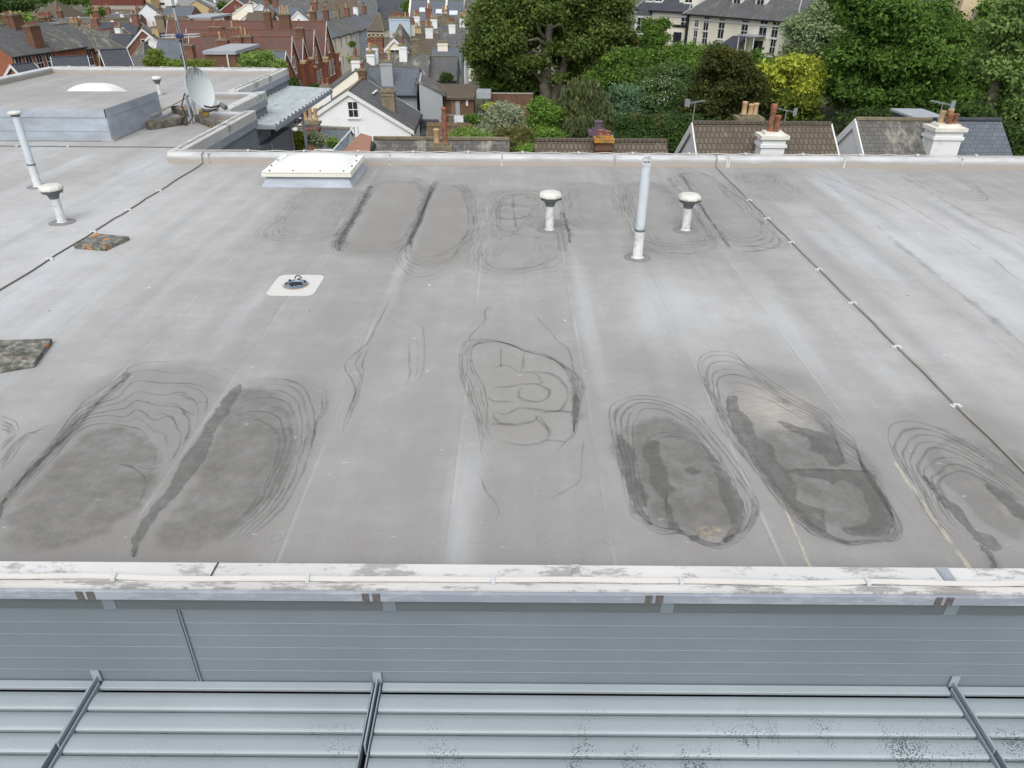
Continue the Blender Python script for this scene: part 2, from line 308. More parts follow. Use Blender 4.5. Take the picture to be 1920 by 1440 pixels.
M['galv'] = coping_mat('galvanised_strip', lin(134, 140, 150), lin(152, 157, 165), .5, (1, 1, 3))
def cope_back():
    t = NT('height_toned_upstand', .4, .0, .5); p = t.coord(); sx, sy, sz = t.sep(p); n = t.noise(t.V('MULTIPLY', p, (1.2, 1, 5)), 1.5, 7, .7)
    c = t.ramp(t.M('MULTIPLY_ADD', t.M('SUBTRACT', n, .5), .9, t.M('MULTIPLY', sz, 4.4)), [(.0, lin(150, 140, 126)), (.35, lin(142, 139, 135)), (.62, lin(164, 165, 166)), (.85, lin(194, 195, 194))]); return t.base(c)  # colour runs from brown-grey at the foot to pale grey on top
M['cope_b'] = cope_back()
M['cope_s'] = coping_mat('side_coping_metal', lin(196, 196, 194), lin(140, 140, 138), .54)
M['clad'] = plain('grey_wall_cladding', lin(110, 119, 125), .55, 0, var=.08, scale=1.2, spec=.4)
M['clad_d'] = plain('dark_soffit_strip', lin(90, 95, 98), .6, var=.04)
M['panel_d'] = plain('dark_grey_panel', lin(98, 102, 108), .6, var=.05)
def louvre_mat():
    t = NT('louvre_blade_paint', .5, 0, .4); p = t.coord(); n = t.noise(p, 1.1, 4)
    c = t.mix(t.mapr(n, .3, .7), lin(144, 154, 158), lin(158, 168, 172)); sx, sy, sz = t.sep(p)
    v = t.n('ShaderNodeTexVoronoi'); v.inputs['Scale'].default_value = 95; t.l(p, v.inputs['Vector'])
    msk = t.mapr(t.noise(t.V('MULTIPLY', p, (2.2, 1.5, 1)), 1.5, 5, .65), .44, .62); out = t.mapr(sy, 2.80, 2.45)
    lx = t.mapr(sx, -1.8, 1.0, .35, 1)
    th = t.M('MULTIPLY', t.M('MULTIPLY', msk, out), lx)
    spk = t.M('LESS_THAN', v.outputs[0], t.M('MULTIPLY', th, .52)); c = t.mix(t.M('MULTIPLY', spk, .85), c, lin(52, 62, 66))
    f = t.noise(p, 60, 4, .6); c = t.mix(t.mapr(f, .3, .7, 0, .12), c, lin(130, 140, 146)); return t.base(c)
M['louvre'] = louvre_mat()
M['bracket'] = plain('steel_bracket', lin(150, 160, 168), .45, .1, var=.1)
M['gap_shade'] = plain('painted_dark_shade', lin(22, 23, 30), .8, var=.1)  # near-black colour painted in as the shade around the louvre blades
M['dome'] = plain('opal_plastic', lin(222, 223, 219), .25, var=.02, spec=.5)
M['dome_old'] = plain('opal_frame_plastic', lin(208, 206, 196), .4, var=.05, dirt=lin(176, 164, 136), dscale=3, dth=.62)
M['pipe'] = plain('pale_grey_upvc', lin(186, 194, 200), .4, var=.06, dirt=lin(168, 174, 176), dscale=7, dth=.56, spec=.5)
M['pipe_w'] = plain('weathered_white_upvc', lin(192, 195, 196), .5, var=.08, scale=9, dirt=lin(168, 168, 162), dscale=14, dth=.54)
M['cap_w'] = plain('vent_cap_white', lin(200, 200, 192), .5, var=.08, dirt=lin(150, 150, 136), dscale=12, dth=.60)
M['cap_g'] = plain('vent_neck_grey', lin(96, 100, 100), .6, var=.1)
M['collar'] = plain('bonded_collar', lin(124, 123, 122), .6, var=.08)
M['patch'] = plain('pale_patch', lin(196, 196, 192), .6, var=.04)
def slab_mat():
    t = NT('lichen_paving_slab', .95); p = t.coord(); n = t.noise(p, 14, 8, .75)
    c = t.ramp(n, [(.3, lin(44, 44, 42)), (.45, lin(88, 88, 82)), (.56, lin(122, 121, 114)), (.72, lin(186, 184, 176))])
    o = t.noise(t.V('ADD', p, (5, 3, 0)), 5.5, 3, .5); c = t.mix(t.mapr(o, .605, .635), c, lin(182, 120, 48)); t.bump(n, .8, .01); return t.base(c)
M['slab'] = slab_mat()
def kerb_mat():
    t = NT('lichen_kerb', .95); p = t.coord(); n = t.noise(p, 8, 8, .75)
    c = t.ramp(n, [(.3, lin(48, 46, 42)), (.5, lin(92, 88, 80)), (.7, lin(140, 136, 126))]); o = t.noise(p, 2.8, 5, .65); c = t.mix(t.mapr(o, .56, .62), c, lin(168, 128, 46)); t.bump(n, .8, .02); return t.base(c)
M['kerb'] = kerb_mat()
def dish_mat():
    t = NT('dish_paint', .5); p = t.coord(); sx, sy, sz = t.sep(p); n = t.noise(t.V('MULTIPLY', p, (8, 8, 1.6)), 2, 7, .7)
    f = t.mapr(t.M('MULTIPLY_ADD', t.M('SUBTRACT', n, .5), 2.2, t.mapr(sz, .55, 1.1)), .75, 1.25); c = t.mix(f, lin(196, 203, 203), lin(128, 132, 124)); return t.base(c)
M['dish'] = dish_mat()
M['steel'] = plain('grey_steel', lin(156, 162, 168), .4, .3, var=.1)
M['tape'] = plain('lightning_tape', lin(178, 175, 168), .6, var=.08)
M['tape_d'] = plain('dark_cable', lin(92, 88, 80), .7, var=.1)
M['clip'] = plain('white_clip', lin(192, 194, 194), .5, var=.06)
def corrug(): 
    t = NT('corrugated_sheet', .5); p = t.coord(); n = t.noise(t.V('MULTIPLY', p, (3, .6, 1)), 2, 7, .7)
    return t.base(t.ramp(n, [(.3, lin(136, 142, 142)), (.5, lin(156, 164, 166)), (.7, lin(168, 176, 178))]))
M['corrug'] = corrug()
def ground_mat():
    t = NT('town_ground', .95); p = t.coord(); n = t.noise(p, .12, 6, .6); f = t.noise(p, 2.5, 6, .7)
    c = t.ramp(n, [(.35, lin(60, 74, 40)), (.5, lin(96, 96, 78)), (.62, lin(118, 114, 106))]); c = t.mix(t.mapr(f, .3, .7, 0, .5), c, lin(58, 66, 38)); return t.base(c)
M['ground'] = ground_mat()
def leafm(name, a, b, trans=.34, c3=None, th=.6):
    t = NT(name, .75, 0, .15); at = t.n('ShaderNodeAttribute'); at.attribute_name = 'tone'
    ds = lambda q: tuple(v*.86+.14*(sum(q)/3) for v in q)
    c = t.mix(at.outputs['Fac'], lin(*ds(a)), lin(*ds(b)))
    if c3:
        n = t.noise(t.coord(), .8, 5, .6); c = t.mix(t.mapr(n, th, th+.12), c, lin(*c3))
    t.base(c); tr = t.n('ShaderNodeBsdfTranslucent'); t.l(c, tr.inputs[0]); ms = t.n('ShaderNodeMixShader'); ms.inputs[0].default_value = trans
    t.l(t.b.outputs[0], ms.inputs[1]); t.l(tr.outputs[0], ms.inputs[2]); t.l(ms.outputs[0], t.o.inputs[0]); return t.m

# ------------------------------------------------------------------ mesh builder
WL = {}
class MB:
    def __init__(s): s.v = []; s.f = []
    def add(s, vs, fs, T=None):
        o = len(s.v); s.v += [tuple(T @ Vector(v)) if T is not None else tuple(v) for v in vs]; s.f += [tuple(i+o for i in f) for f in fs]; return s
    def box(s, a, b, T=None):
        x0, y0, z0 = a; x1, y1, z1 = b
        return s.add([(x0, y0, z0), (x1, y0, z0), (x1, y1, z0), (x0, y1, z0), (x0, y0, z1), (x1, y0, z1), (x1, y1, z1), (x0, y1, z1)],
                     [(0, 3, 2, 1), (4, 5, 6, 7), (0, 1, 5, 4), (1, 2, 6, 5), (2, 3, 7, 6), (3, 0, 4, 7)], T)
    def bbox(s, c, d, r=0, T=None):       # box centre/size rotated about z
        T2 = Matrix.Translation(c) @ Matrix.Rotation(r, 4, 'Z'); h = [q/2 for q in d]
        return s.box((-h[0], -h[1], -h[2]), (h[0], h[1], h[2]), (T @ T2) if T is not None else T2)
    def lathe(s, prof, c=(0, 0, 0), n=20, T=None, closed=True, sx=1, sy=1):
        vs = []; fs = []; c = Vector(c)
        for (r, z) in prof:
            for k in range(n):
                a = 2*PI*k/n; vs.append((c[0]+r*math.cos(a)*sx, c[1]+r*math.sin(a)*sy, c[2]+z))
        for i in range(len(prof)-1):
            for k in range(n): fs.append((i*n+k, i*n+(k+1) % n, (i+1)*n+(k+1) % n, (i+1)*n+k))
        if closed: fs.append(tuple(range(n-1, -1, -1))); fs.append(tuple((len(prof)-1)*n+k for k in range(n)))
        return s.add(vs, fs, T)
    def tube(s, pts, r, n=8, T=None):
        pts = [Vector(p) for p in pts]; vs = []; fs = []
        for i, p in enumerate(pts):
            d = (pts[min(i+1, len(pts)-1)]-pts[max(i-1, 0)]).normalized(); u = d.cross(Vector((0, 0, 1)))
            if u.length < .05: u = d.cross(Vector((0, 1, 0)))
            u.normalize(); w = d.cross(u); rr = r[i] if isinstance(r, (list, tuple)) else r
            for k in range(n):
                a = 2*PI*k/n; vs.append(p+u*math.cos(a)*rr+w*math.sin(a)*rr)
        for i in range(len(pts)-1):
            for k in range(n): fs.append((i*n+k, i*n+(k+1) % n, (i+1)*n+(k+1) % n, (i+1)*n+k))
        fs.append(tuple(range(n-1, -1, -1))); fs.append(tuple((len(pts)-1)*n+k for k in range(n)))
        return s.add(vs, fs, T)
    def extr(s, prof, x0, x1, T=None, axis='X'):   # closed profile in (y,z), extruded along x
        n = len(prof); m = (lambda x, y, z: (x, y, z)) if axis == 'X' else (lambda x, y, z: (y, x, z))
        vs = [m(x0, y, z) for y, z in prof]+[m(x1, y, z) for y, z in prof]
        fs = [(k, (k+1) % n, n+(k+1) % n, n+k) for k in range(n)]+[tuple(range(n-1, -1, -1)), tuple(range(n, 2*n))]
        return s.add(vs, fs, T)
    def prism(s, poly, z0, z1, T=None):
        n = len(poly); vs = [(x, y, z0) for x, y in poly]+[(x, y, z1) for x, y in poly]
        return s.add(vs, [(k, (k+1) % n, n+(k+1) % n, n+k) for k in range(n)]+[tuple(range(n-1, -1, -1)), tuple(range(n, 2*n))], T)
    def build(s, name, mat, parent=None, smooth=False, kind=None, label=None, cat=None, group=None, bevel=0):
        off = Vector(WL.get(parent.name, (0, 0, 0))) if parent else Vector((0, 0, 0))
        org = off
        if not parent and s.v:
            xs = np.array(s.v); org = Vector(((xs[:, 0].min()+xs[:, 0].max())/2, (xs[:, 1].min()+xs[:, 1].max())/2, xs[:, 2].min()))
            if kind or cat == 'world': org = Vector((0, 0, 0))
        me = D.meshes.new(name); me.from_pydata([tuple(Vector(v)-org) for v in s.v], [], s.f); me.materials.append(M[mat] if isinstance(mat, str) else mat)
        uvl = me.uv_layers.new(name='UVMap'); uvs = np.zeros(len(me.loops)*2, dtype=np.float32); V = s.v
        for pl in me.polygons:
            n = pl.normal; u = Vector((0, 0, 1)).cross(n)
            if u.length < 1e-3: u = Vector((1, 0, 0))
            u.normalize(); w = n.cross(u)
            for li in pl.loop_indices:
                q = Vector(V[me.loops[li].vertex_index]); uvs[2*li] = q.dot(u); uvs[2*li+1] = q.dot(w)
        uvl.data.foreach_set('uv', uvs)
        if smooth: me.polygons.foreach_set('use_smooth', [True]*len(me.polygons)); 
        o = D.objects.new(name, me); C.objects.link(o)
        if smooth == 'auto': 
            for p_ in me.polygons: p_.use_smooth = True
            me.set_sharp_from_angle(angle=math.radians(40))
        if bevel:
            b = o.modifiers.new('Bevel', 'BEVEL'); b.width = bevel; b.segments = 2; b.limit_method = 'ANGLE'
        if parent: o.parent = parent; WL[o.name] = tuple(off)
        else: o.location = org; WL[o.name] = tuple(org)
        if kind: o['kind'] = kind
        if label: o['label'] = label
        if cat: o['category'] = cat
        if group: o['group'] = group
        return o
def thing(name, label, cat, loc, group=None):
    o = D.objects.new(name, None); C.objects.link(o); o.location = loc; o.empty_display_size = .2; WL[o.name] = tuple(loc)
    o['label'] = label; o['category'] = cat
    if group: o['group'] = group
    return o
RZ = lambda a: Matrix.Rotation(a, 4, 'Z')
TR = Matrix.Translation

# ------------------------------------------------------------------ ground and streets
mb = MB(); xs = list(range(-420, 461, 20)); ys = list(range(-60, 700, 10)); vs = [(x, y, gz(x, y)) for y in ys for x in xs]; nx = len(xs)
mb.add([(-3000, -800, -12)]+[(3000, -800, -12)]+[(3000, 3000, -19)]+[(-3000, 3000, -19)], [])
mb.v = []; mb.add(vs, [(j*nx+i, j*nx+i+1, (j+1)*nx+i+1, (j+1)*nx+i) for j in range(len(ys)-1) for i in range(nx-1)])
mb.build('ground', 'ground', kind='structure', smooth=True)
mb = MB(); mb.add([(-3000, -900, -13), (3000, -900, -13), (3000, 3500, -22), (-3000, 3500, -22)], [(0, 1, 2, 3)]); mb.build('terrain', 'ground', kind='structure')
def road(x0, x1, y0, y1, n=24, dx=0.0):
    def strip(a, b, h, name, mat, da=None):
        m = MB(); vs = []
        for k in range(n+1):
            y = y0+(y1-y0)*k/n; s = dx*k/n; c = (x0+x1)/2
            zc = max(gz(x0+s, y), gz(c+s, y), gz(x1+s, y))
            vs += [(a+s, y, zc+h), (b+s, y, zc+h)]
        m.add(vs, [(2*k, 2*k+1, 2*k+3, 2*k+2) for k in range(n)]); return m.build(name, mat, kind='structure')
    strip(x0, x1, .06, 'road', 'asphalt'); strip(x0-1.8, x0, .18, 'pavement', 'paving'); strip(x1, x1+1.8, .18, 'pavement', 'paving')
    strip((x0+x1)/2-.07, (x0+x1)/2+.07, .066, 'road_marking', 'paint')
road(-27, -19.8, 55, 210, n=40); road(-103, -95, 190, 420, dx=-42)

# ------------------------------------------------------------------ own building
B = thing('flat_roof_building', 'large grey flat roofed building filling the foreground, with ponding stains on its membrane', 'building', (0, 8, -12))
XL, XR = -15.0, 13.0; YF, YB = 3.0, 13.05
# deck outline, with the back-left wing and its stepped east side
deck = [(XL, YF), (XR, YF), (XR, YB+.1), (-6.05, YB+.1), (-6.05, 17.45), (-6.75, 17.45), (-6.75, 20.4), (-7.6, 20.4), (-7.6, 25.4), (XL, 25.4)]
MB().prism(deck, -.35, 0).build('roof', 'membrane', B)
# tide marks left by ponded water: thin dried silt lines and crusts lying on the membrane
from mathutils import noise as mn
def silt(name, col, lo, hi, sc, edge=False):
    t = NT(name, .7); p = t.coord(); t.base(lin(*col)); nz = t.noise(p, sc, 7, .72); f = t.mapr(nz, .32, .64, lo, hi)
    if edge == 'lin':
        at = t.n('ShaderNodeAttribute'); at.attribute_name = 'soft'; f = t.M('MULTIPLY', f, at.outputs['Fac'])
    elif edge:
        at = t.n('ShaderNodeAttribute'); at.attribute_name = 'soft'; n2 = t.noise(p, sc*1.6, 7, .7)
        e_ = t.mapr(t.M('ADD', at.outputs['Fac'], t.M('MULTIPLY', t.M('SUBTRACT', n2, .5), 1.3)), .30, .30+edge); f = t.M('MULTIPLY', f, e_)
    tr = t.n('ShaderNodeBsdfTransparent'); ms = t.n('ShaderNodeMixShader'); t.l(f, ms.inputs[0]); t.l(tr.outputs[0], ms.inputs[1]); t.l(t.b.outputs[0], ms.inputs[2]); t.l(ms.outputs[0], t.o.inputs[0]); return t.m
M['tide'] = silt('tide_line_silt', (96, 95, 92), .08, .42, 5.5, 'lin'); M['tide_f'] = silt('faint_tide_line', (104, 103, 100), .0, .34, 3.5, 'lin')
M['crust'] = silt('dark_silt_crust', (106, 105, 102), .20, .54, 11, .5); M['crust_f'] = silt('thin_silt_crust', (112, 111, 107), .06, .42, 5, .8)
def cr(pts, n, closed):
    P0 = [Vector(p) for p in pts]; m = len(P0); out = []
    seg = m if closed else m-1
    for i in range(seg):
        g = (lambda k: P0[k % m]) if closed else (lambda k: P0[max(0, min(m-1, k))])
        a, b_, c, d = g(i-1), g(i), g(i+1), g(i+2)
        for k in range(8):
            u = k/8; out.append(.5*((2*b_)+(c-a)*u+(2*a-5*b_+4*c-d)*u*u+(3*b_-a-3*c+d)*u**3))
    if not closed: out.append(P0[-1])
    L = [0]
    q = out+([out[0]] if closed else [])
    for i in range(1, len(q)): L.append(L[-1]+(q[i]-q[i-1]).length)
    res = []; j = 0
    for k in range(n):
        s_ = L[-1]*k/(n if closed else n-1)
        while j < len(L)-2 and L[j+1] < s_: j += 1
        u = (s_-L[j])/max(1e-9, L[j+1]-L[j]); res.append(q[j].lerp(q[j+1], min(1, u)))
    return res
zc = [0.0009]
M['streak'] = silt('soft_dark_streak', (118, 119, 119), .0, .32, 2.5, 'lin')
TL = {'tide': MB(), 'tide_f': MB(), 'streak': MB(), 'crust': MB(), 'crust_f': MB()}
def ribbon(pts, w, closed, key='tide', seed=0.0, rag=.006, fade=True, brkt=-.30):
    n = len(pts); zc[0] += .00002; z = zc[0]; L = []; R_ = []
    Q = []
    for i, p in enumerate(pts):
        d = (pts[(i+1) % n if closed else min(i+1, n-1)]-pts[(i-1) % n if closed else max(i-1, 0)]); u = Vector((-d.y, d.x, 0)); 
        if u.length: u.normalize()
        o = mn.noise(Vector((p.x*9+seed, p.y*9, seed)))*rag*1.6+mn.noise(Vector((p.x*30, p.y*30+seed, seed)))*rag*.7
        ww = w*(.55+.9*max(0, .5+mn.noise(Vector((p.x*4+seed*3, p.y*4, 7)))*1.2)); brk_ = mn.noise(Vector((p.x*1.7+seed*5, p.y*1.7, seed*2)))
        if brk_ < brkt: ww *= .3
        if fade and not closed: ww *= min(1, 6*i/n, 6*(n-1-i)/n)+.02
        c = p+u*o; Q.append((c+u*ww*1.25, c+u*ww*.12, c-u*ww*.12, c-u*ww*1.25))
    m = TL[key]; vs = []
    for q in Q: vs += [(a.x, a.y, z) for a in q]
    k = n if closed else n-1
    m.add(vs, [(4*i+g, 4*((i+1) % n)+g, 4*((i+1) % n)+g+1, 4*i+g+1)[::-1] for i in range(k) for g in (0, 1, 2)])
def px_(pts, ox, oy, sc): return [G(ox+x/sc, oy+y/sc, 0) for x, y in pts]
def nest(O, I, n, closed, w, key='tide', N=170, bias=1.0, wob=.10, sd=0):
    A = cr(O, N, closed); Bq = cr(I, N, closed)
    for j in range(n):
        f0 = (j/(max(1, n-1)))**bias; L = []
        for i in range(N):
            q = A[i]; f = f0+(wob*1.3*mn.noise(Vector((q.x*1.8, q.y*1.8, sd)))+.3*wob*mn.noise(Vector((q.x*3, q.y*3, j*3.7+sd))))*(1 if 0 < j < n-1 else .3); L.append(A[i].lerp(Bq[i], max(-.05, min(1.05, f))))
        ribbon(L, w*random.uniform(.6, 1.3), closed, key if random.random() < .75 else 'tide_f', seed=j*2.3+sd)
def crust(pts, key='crust', rag=.020, N=150):
    A = cr(pts, N, True); zc[0] += .00002; vs = []; ins = .011 if key == 'crust' else .045
    ar = sum(A[i].x*A[(i+1) % N].y-A[(i+1) % N].x*A[i].y for i in range(N)); sg = 1 if ar > 0 else -1
    for w_ in (1, -1):
        for i, p in enumerate(A):
            d = A[(i+1) % N]-A[i-1]; u = Vector((-d.y, d.x, 0)).normalized() if d.length else Vector(); o = mn.fractal(Vector((p.x*10, p.y*10, 1.3)), .7, 2.1, 4)*rag
            q = p+u*(o-sg*w_*ins); vs.append((q.x, q.y, zc[0]))
    f = list(range(N, 2*N)); fs = [(i, (i+1) % N, N+(i+1) % N, N+i) for i in range(N)]
    if ar < 0: fs = [g[::-1] for g in fs]
    m = MB(); m.add(vs, fs+[tuple(f if ar > 0 else f[::-1])]); o = m.build('silt_crust', key, B); at = o.data.attributes.new('soft', 'FLOAT', 'POINT'); at.data.foreach_set('value', [0.0]*N+[1.0]*N)
Z2 = lambda p: px_(p, 1080, 600, 3.0)
nest(Z2([(300, 1060), (235, 780), (190, 560), (200, 480), (300, 435), (420, 430), (560, 460), (680, 520), (760, 620), (860, 740), (950, 860), (1010, 1000), (1015, 1100), (950, 1220), (880, 1265), (800, 1285), (700, 1262), (600, 1205), (480, 1200), (380, 1150)]),
     Z2([(385, 1010), (345, 850), (322, 700), (325, 580), (370, 505), (430, 497), (520, 520), (620, 575), (700, 640), (780, 740), (850, 860), (915, 970), (940, 1080), (915, 1170), (850, 1222), (790, 1255), (700, 1235), (640, 1198), (540, 1175), (460, 1160), (415, 1100)]), 5, True, .011, wob=.22)
nest(Z2([(385, 780), (390, 700), (430, 655), (500, 633), (600, 655), (700, 700), (760, 780)]), Z2([(430, 780), (430, 700), (470, 668), (540, 655), (620, 675), (690, 715), (745, 780)]), 2, False, .011)
for q in ([(240, 640), (300, 700), (340, 800), (345, 900), (400, 960), (398, 1080), (440, 1160), (375, 1125), (310, 1020), (270, 880), (238, 740)],
          [(385, 720), (420, 680), (470, 690), (475, 760), (500, 850), (520, 920), (565, 960), (520, 1000), (530, 1080), (570, 1150), (610, 1195), (520, 1165), (505, 1080), (480, 1000), (420, 920), (412, 850), (385, 780)],
          [(700, 690), (780, 770), (850, 870), (915, 970), (945, 1080), (935, 1160), (880, 1220), (830, 1245), (862, 1160), (850, 1080), (812, 1000), (800, 920), (770, 830)],
          [(610, 850), (650, 830), (700, 850), (660, 875)], [(640, 1215), (690, 1210), (680, 1240), (650, 1240)], [(835, 1225), (880, 1215), (880, 1245), (845, 1250)]): crust(Z2(q))
crust(Z2([(330, 600), (480, 540), (640, 620), (800, 830), (900, 1000), (900, 1150), (800, 1240), (600, 1180), (440, 1130), (340, 900)]), 'crust_f')
nest(Z2([(1290, 1180), (1150, 1040), (1060, 920), (960, 790), (860, 680), (800, 580), (755, 430), (700, 320), (690, 240), (730, 195), (820, 180), (900, 200), (960, 250), (1080, 330), (1200, 410), (1320, 480), (1400, 520), (1460, 590), (1560, 670), (1590, 760), (1630, 840), (1700, 940), (1780, 1050), (1832, 1170), (1800, 1240), (1700, 1250), (1560, 1268), (1440, 1240), (1370, 1222)]),
     Z2([(1340, 1150), (1200, 1010), (1090, 880), (980, 740), (900, 620), (860, 520), (855, 440), (890, 415), (960, 415), (1060, 450), (1180, 500), (1280, 560), (1400, 620), (1470, 700), (1500, 790), (1600, 850), (1660, 930), (1730, 1030), (1780, 1130), (1740, 1200), (1640, 1232), (1520, 1240), (1420, 1205)]), 7, True, .011, N=230, wob=.14, sd=5)
for q in ([(840, 440), (900, 430), (920, 500), (1000, 580), (1010, 650), (1090, 700), (1130, 790), (1200, 860), (1240, 950), (1240, 1020), (1380, 1060), (1400, 1130), (1400, 1200), (1300, 1140), (1180, 1020), (1070, 880), (960, 750), (880, 620), (855, 520)],
          [(1130, 570), (1250, 600), (1400, 640), (1490, 720), (1510, 800), (1450, 830), (1380, 760), (1320, 740), (1300, 660), (1200, 620)],
          [(1180, 845), (1300, 838), (1640, 850), (1700, 930), (1770, 1060), (1775, 1180), (1700, 1225), (1560, 1210), (1500, 1180), (1620, 1140), (1650, 1080), (1600, 960), (1500, 900), (1440, 930), (1400, 900), (1280, 880)]): crust(Z2(q))
crust(Z2([(1050, 640), (1250, 620), (1400, 700), (1560, 850), (1700, 1000), (1740, 1160), (1600, 1200), (1420, 1140), (1250, 960), (1120, 800)]), 'crust_f')
ribbon(cr(Z2([(1180, 850), (1300, 842), (1450, 846), (1640, 852), (1720, 862)]), 60, False), .012, False)
Z3 = lambda p: px_(p, 1600, 600, 3.0)
nest(Z3([(640, 1330), (480, 1180), (350, 980), (280, 850), (200, 690), (195, 610), (240, 575), (320, 568), (420, 588), (540, 638), (700, 730), (850, 850), (1000, 960)]), Z3([(690, 1240), (600, 1130), (540, 1050), (500, 980), (482, 930), (500, 880), (560, 855), (640, 860), (760, 915), (870, 975), (930, 1020), (1000, 1090)]), 8, False, .011, sd=9, wob=.16)
nest(Z3([(450, 590), (600, 650), (760, 740), (880, 820), (1000, 930)]), Z3([(480, 640), (620, 700), (780, 800), (900, 890), (1000, 980)]), 5, False, .008, 'tide_f', sd=3)
crust(Z3([(390, 870), (470, 940), (520, 1000), (600, 1060), (640, 1130), (700, 1190), (780, 1220), (840, 1280), (800, 1300), (700, 1250), (600, 1140), (520, 1060), (440, 960)]))
crust(Z3([(740, 920), (860, 980), (960, 1050), (1000, 1120), (940, 1120), (860, 1060), (800, 1000)])); crust(Z3([(720, 1270), (800, 1330), (830, 1420), (780, 1420), (740, 1350)]), 'crust_f')
Z8 = lambda p: px_(p, 0, 500, 2.572)
nest(Z8([(-60, 1240), (100, 1010), (240, 860), (400, 660), (560, 540), (640, 480), (760, 455), (900, 458), (1020, 468), (1100, 500), (1170, 540)]), Z8([(150, 1040), (260, 920), (350, 820), (430, 770), (540, 755), (640, 770), (700, 810), (740, 860), (750, 900), (735, 950), (690, 985)]), 8, False, .010, sd=13, wob=.16)
nest(Z8([(820, 590), (900, 580), (980, 610), (1000, 660), (980, 720)]), Z8([(760, 700), (830, 740), (870, 820), (850, 900), (800, 960)]), 4, False, .012, sd=2)
nest(Z8([(570, 950), (650, 960), (720, 975), (800, 960)]), Z8([(570, 960), (650, 975), (700, 1060), (640, 1180)]), 3, False, .013, sd=21)
crust(Z8([(-20, 1150), (100, 1000), (240, 850), (350, 740), (450, 650), (560, 560), (620, 505), (600, 560), (480, 680), (380, 790), (240, 900), (140, 1010), (60, 1120), (-20, 1230)]), 'crust_f')
crust(Z8([(1110, 600), (1165, 570), (1120, 680), (1050, 780), (1000, 900), (900, 1050), (820, 1130), (740, 1230), (690, 1300), (660, 1400), (625, 1400), (650, 1290), (720, 1180), (820, 1050), (880, 930), (960, 830), (1020, 720)]))
nest(Z8([(1170, 570), (1260, 540), (1380, 550), (1460, 590), (1510, 680), (1520, 800), (1490, 920), (1430, 1060), (1350, 1180), (1250, 1270), (1130, 1380)]), Z8([(1070, 760), (1200, 735), (1300, 770), (1350, 830), (1340, 920), (1290, 1040), (1220, 1150), (1130, 1240), (1030, 1310)]), 7, False, .014, sd=17, wob=.16)
crust(Z8([(1120, 620), (1300, 600), (1400, 700), (1440, 850), (1380, 1020), (1250, 1180), (1080, 1320), (800, 1380), (760, 1260), (940, 1040)]), 'crust_f', .04)
crust(Z8([(420, 800), (620, 780), (760, 880), (740, 1080), (560, 1260), (300, 1360), (60, 1360), (60, 1180), (240, 960)]), 'crust_f', .04)
nest(Z8([(0, 720), (60, 740), (95, 790), (60, 830), (0, 890)]), Z8([(0, 780), (30, 790), (40, 820), (20, 850), (0, 860)]), 4, False, .012, sd=4)
nest(Z8([(0, 1000), (60, 920), (120, 840), (200, 780), (270, 760)]), Z8([(0, 960), (50, 880), (110, 820), (150, 800), (200, 810)]), 3, False, .012, sd=6)
nest(Z8([(1590, 590), (1580, 680), (1530, 760), (1500, 900)]), Z8([(1560, 600), (1550, 690), (1510, 780), (1480, 900)]), 3, False, .009, 'tide_f', sd=8)
Z5 = lambda p: px_(p, 480, 540, 2.769)
nest(Z5([(1250, 950), (1180, 880), (1150, 700), (1110, 580), (1060, 430), (1065, 310), (1120, 268), (1240, 272), (1390, 320), (1500, 343), (1600, 400), (1690, 480), (1692, 560), (1672, 650), (1662, 760), (1600, 810), (1540, 890)]), Z5([(1230, 800), (1205, 700), (1198, 590), (1185, 520), (1150, 450), (1122, 390), (1122, 320), (1160, 292), (1260, 282), (1340, 300), (1400, 332), (1480, 352), (1570, 392), (1635, 480), (1648, 560), (1640, 640), (1650, 740), (1610, 790), (1560, 830)]), 6, False, .011, N=220, sd=31, wob=.12)
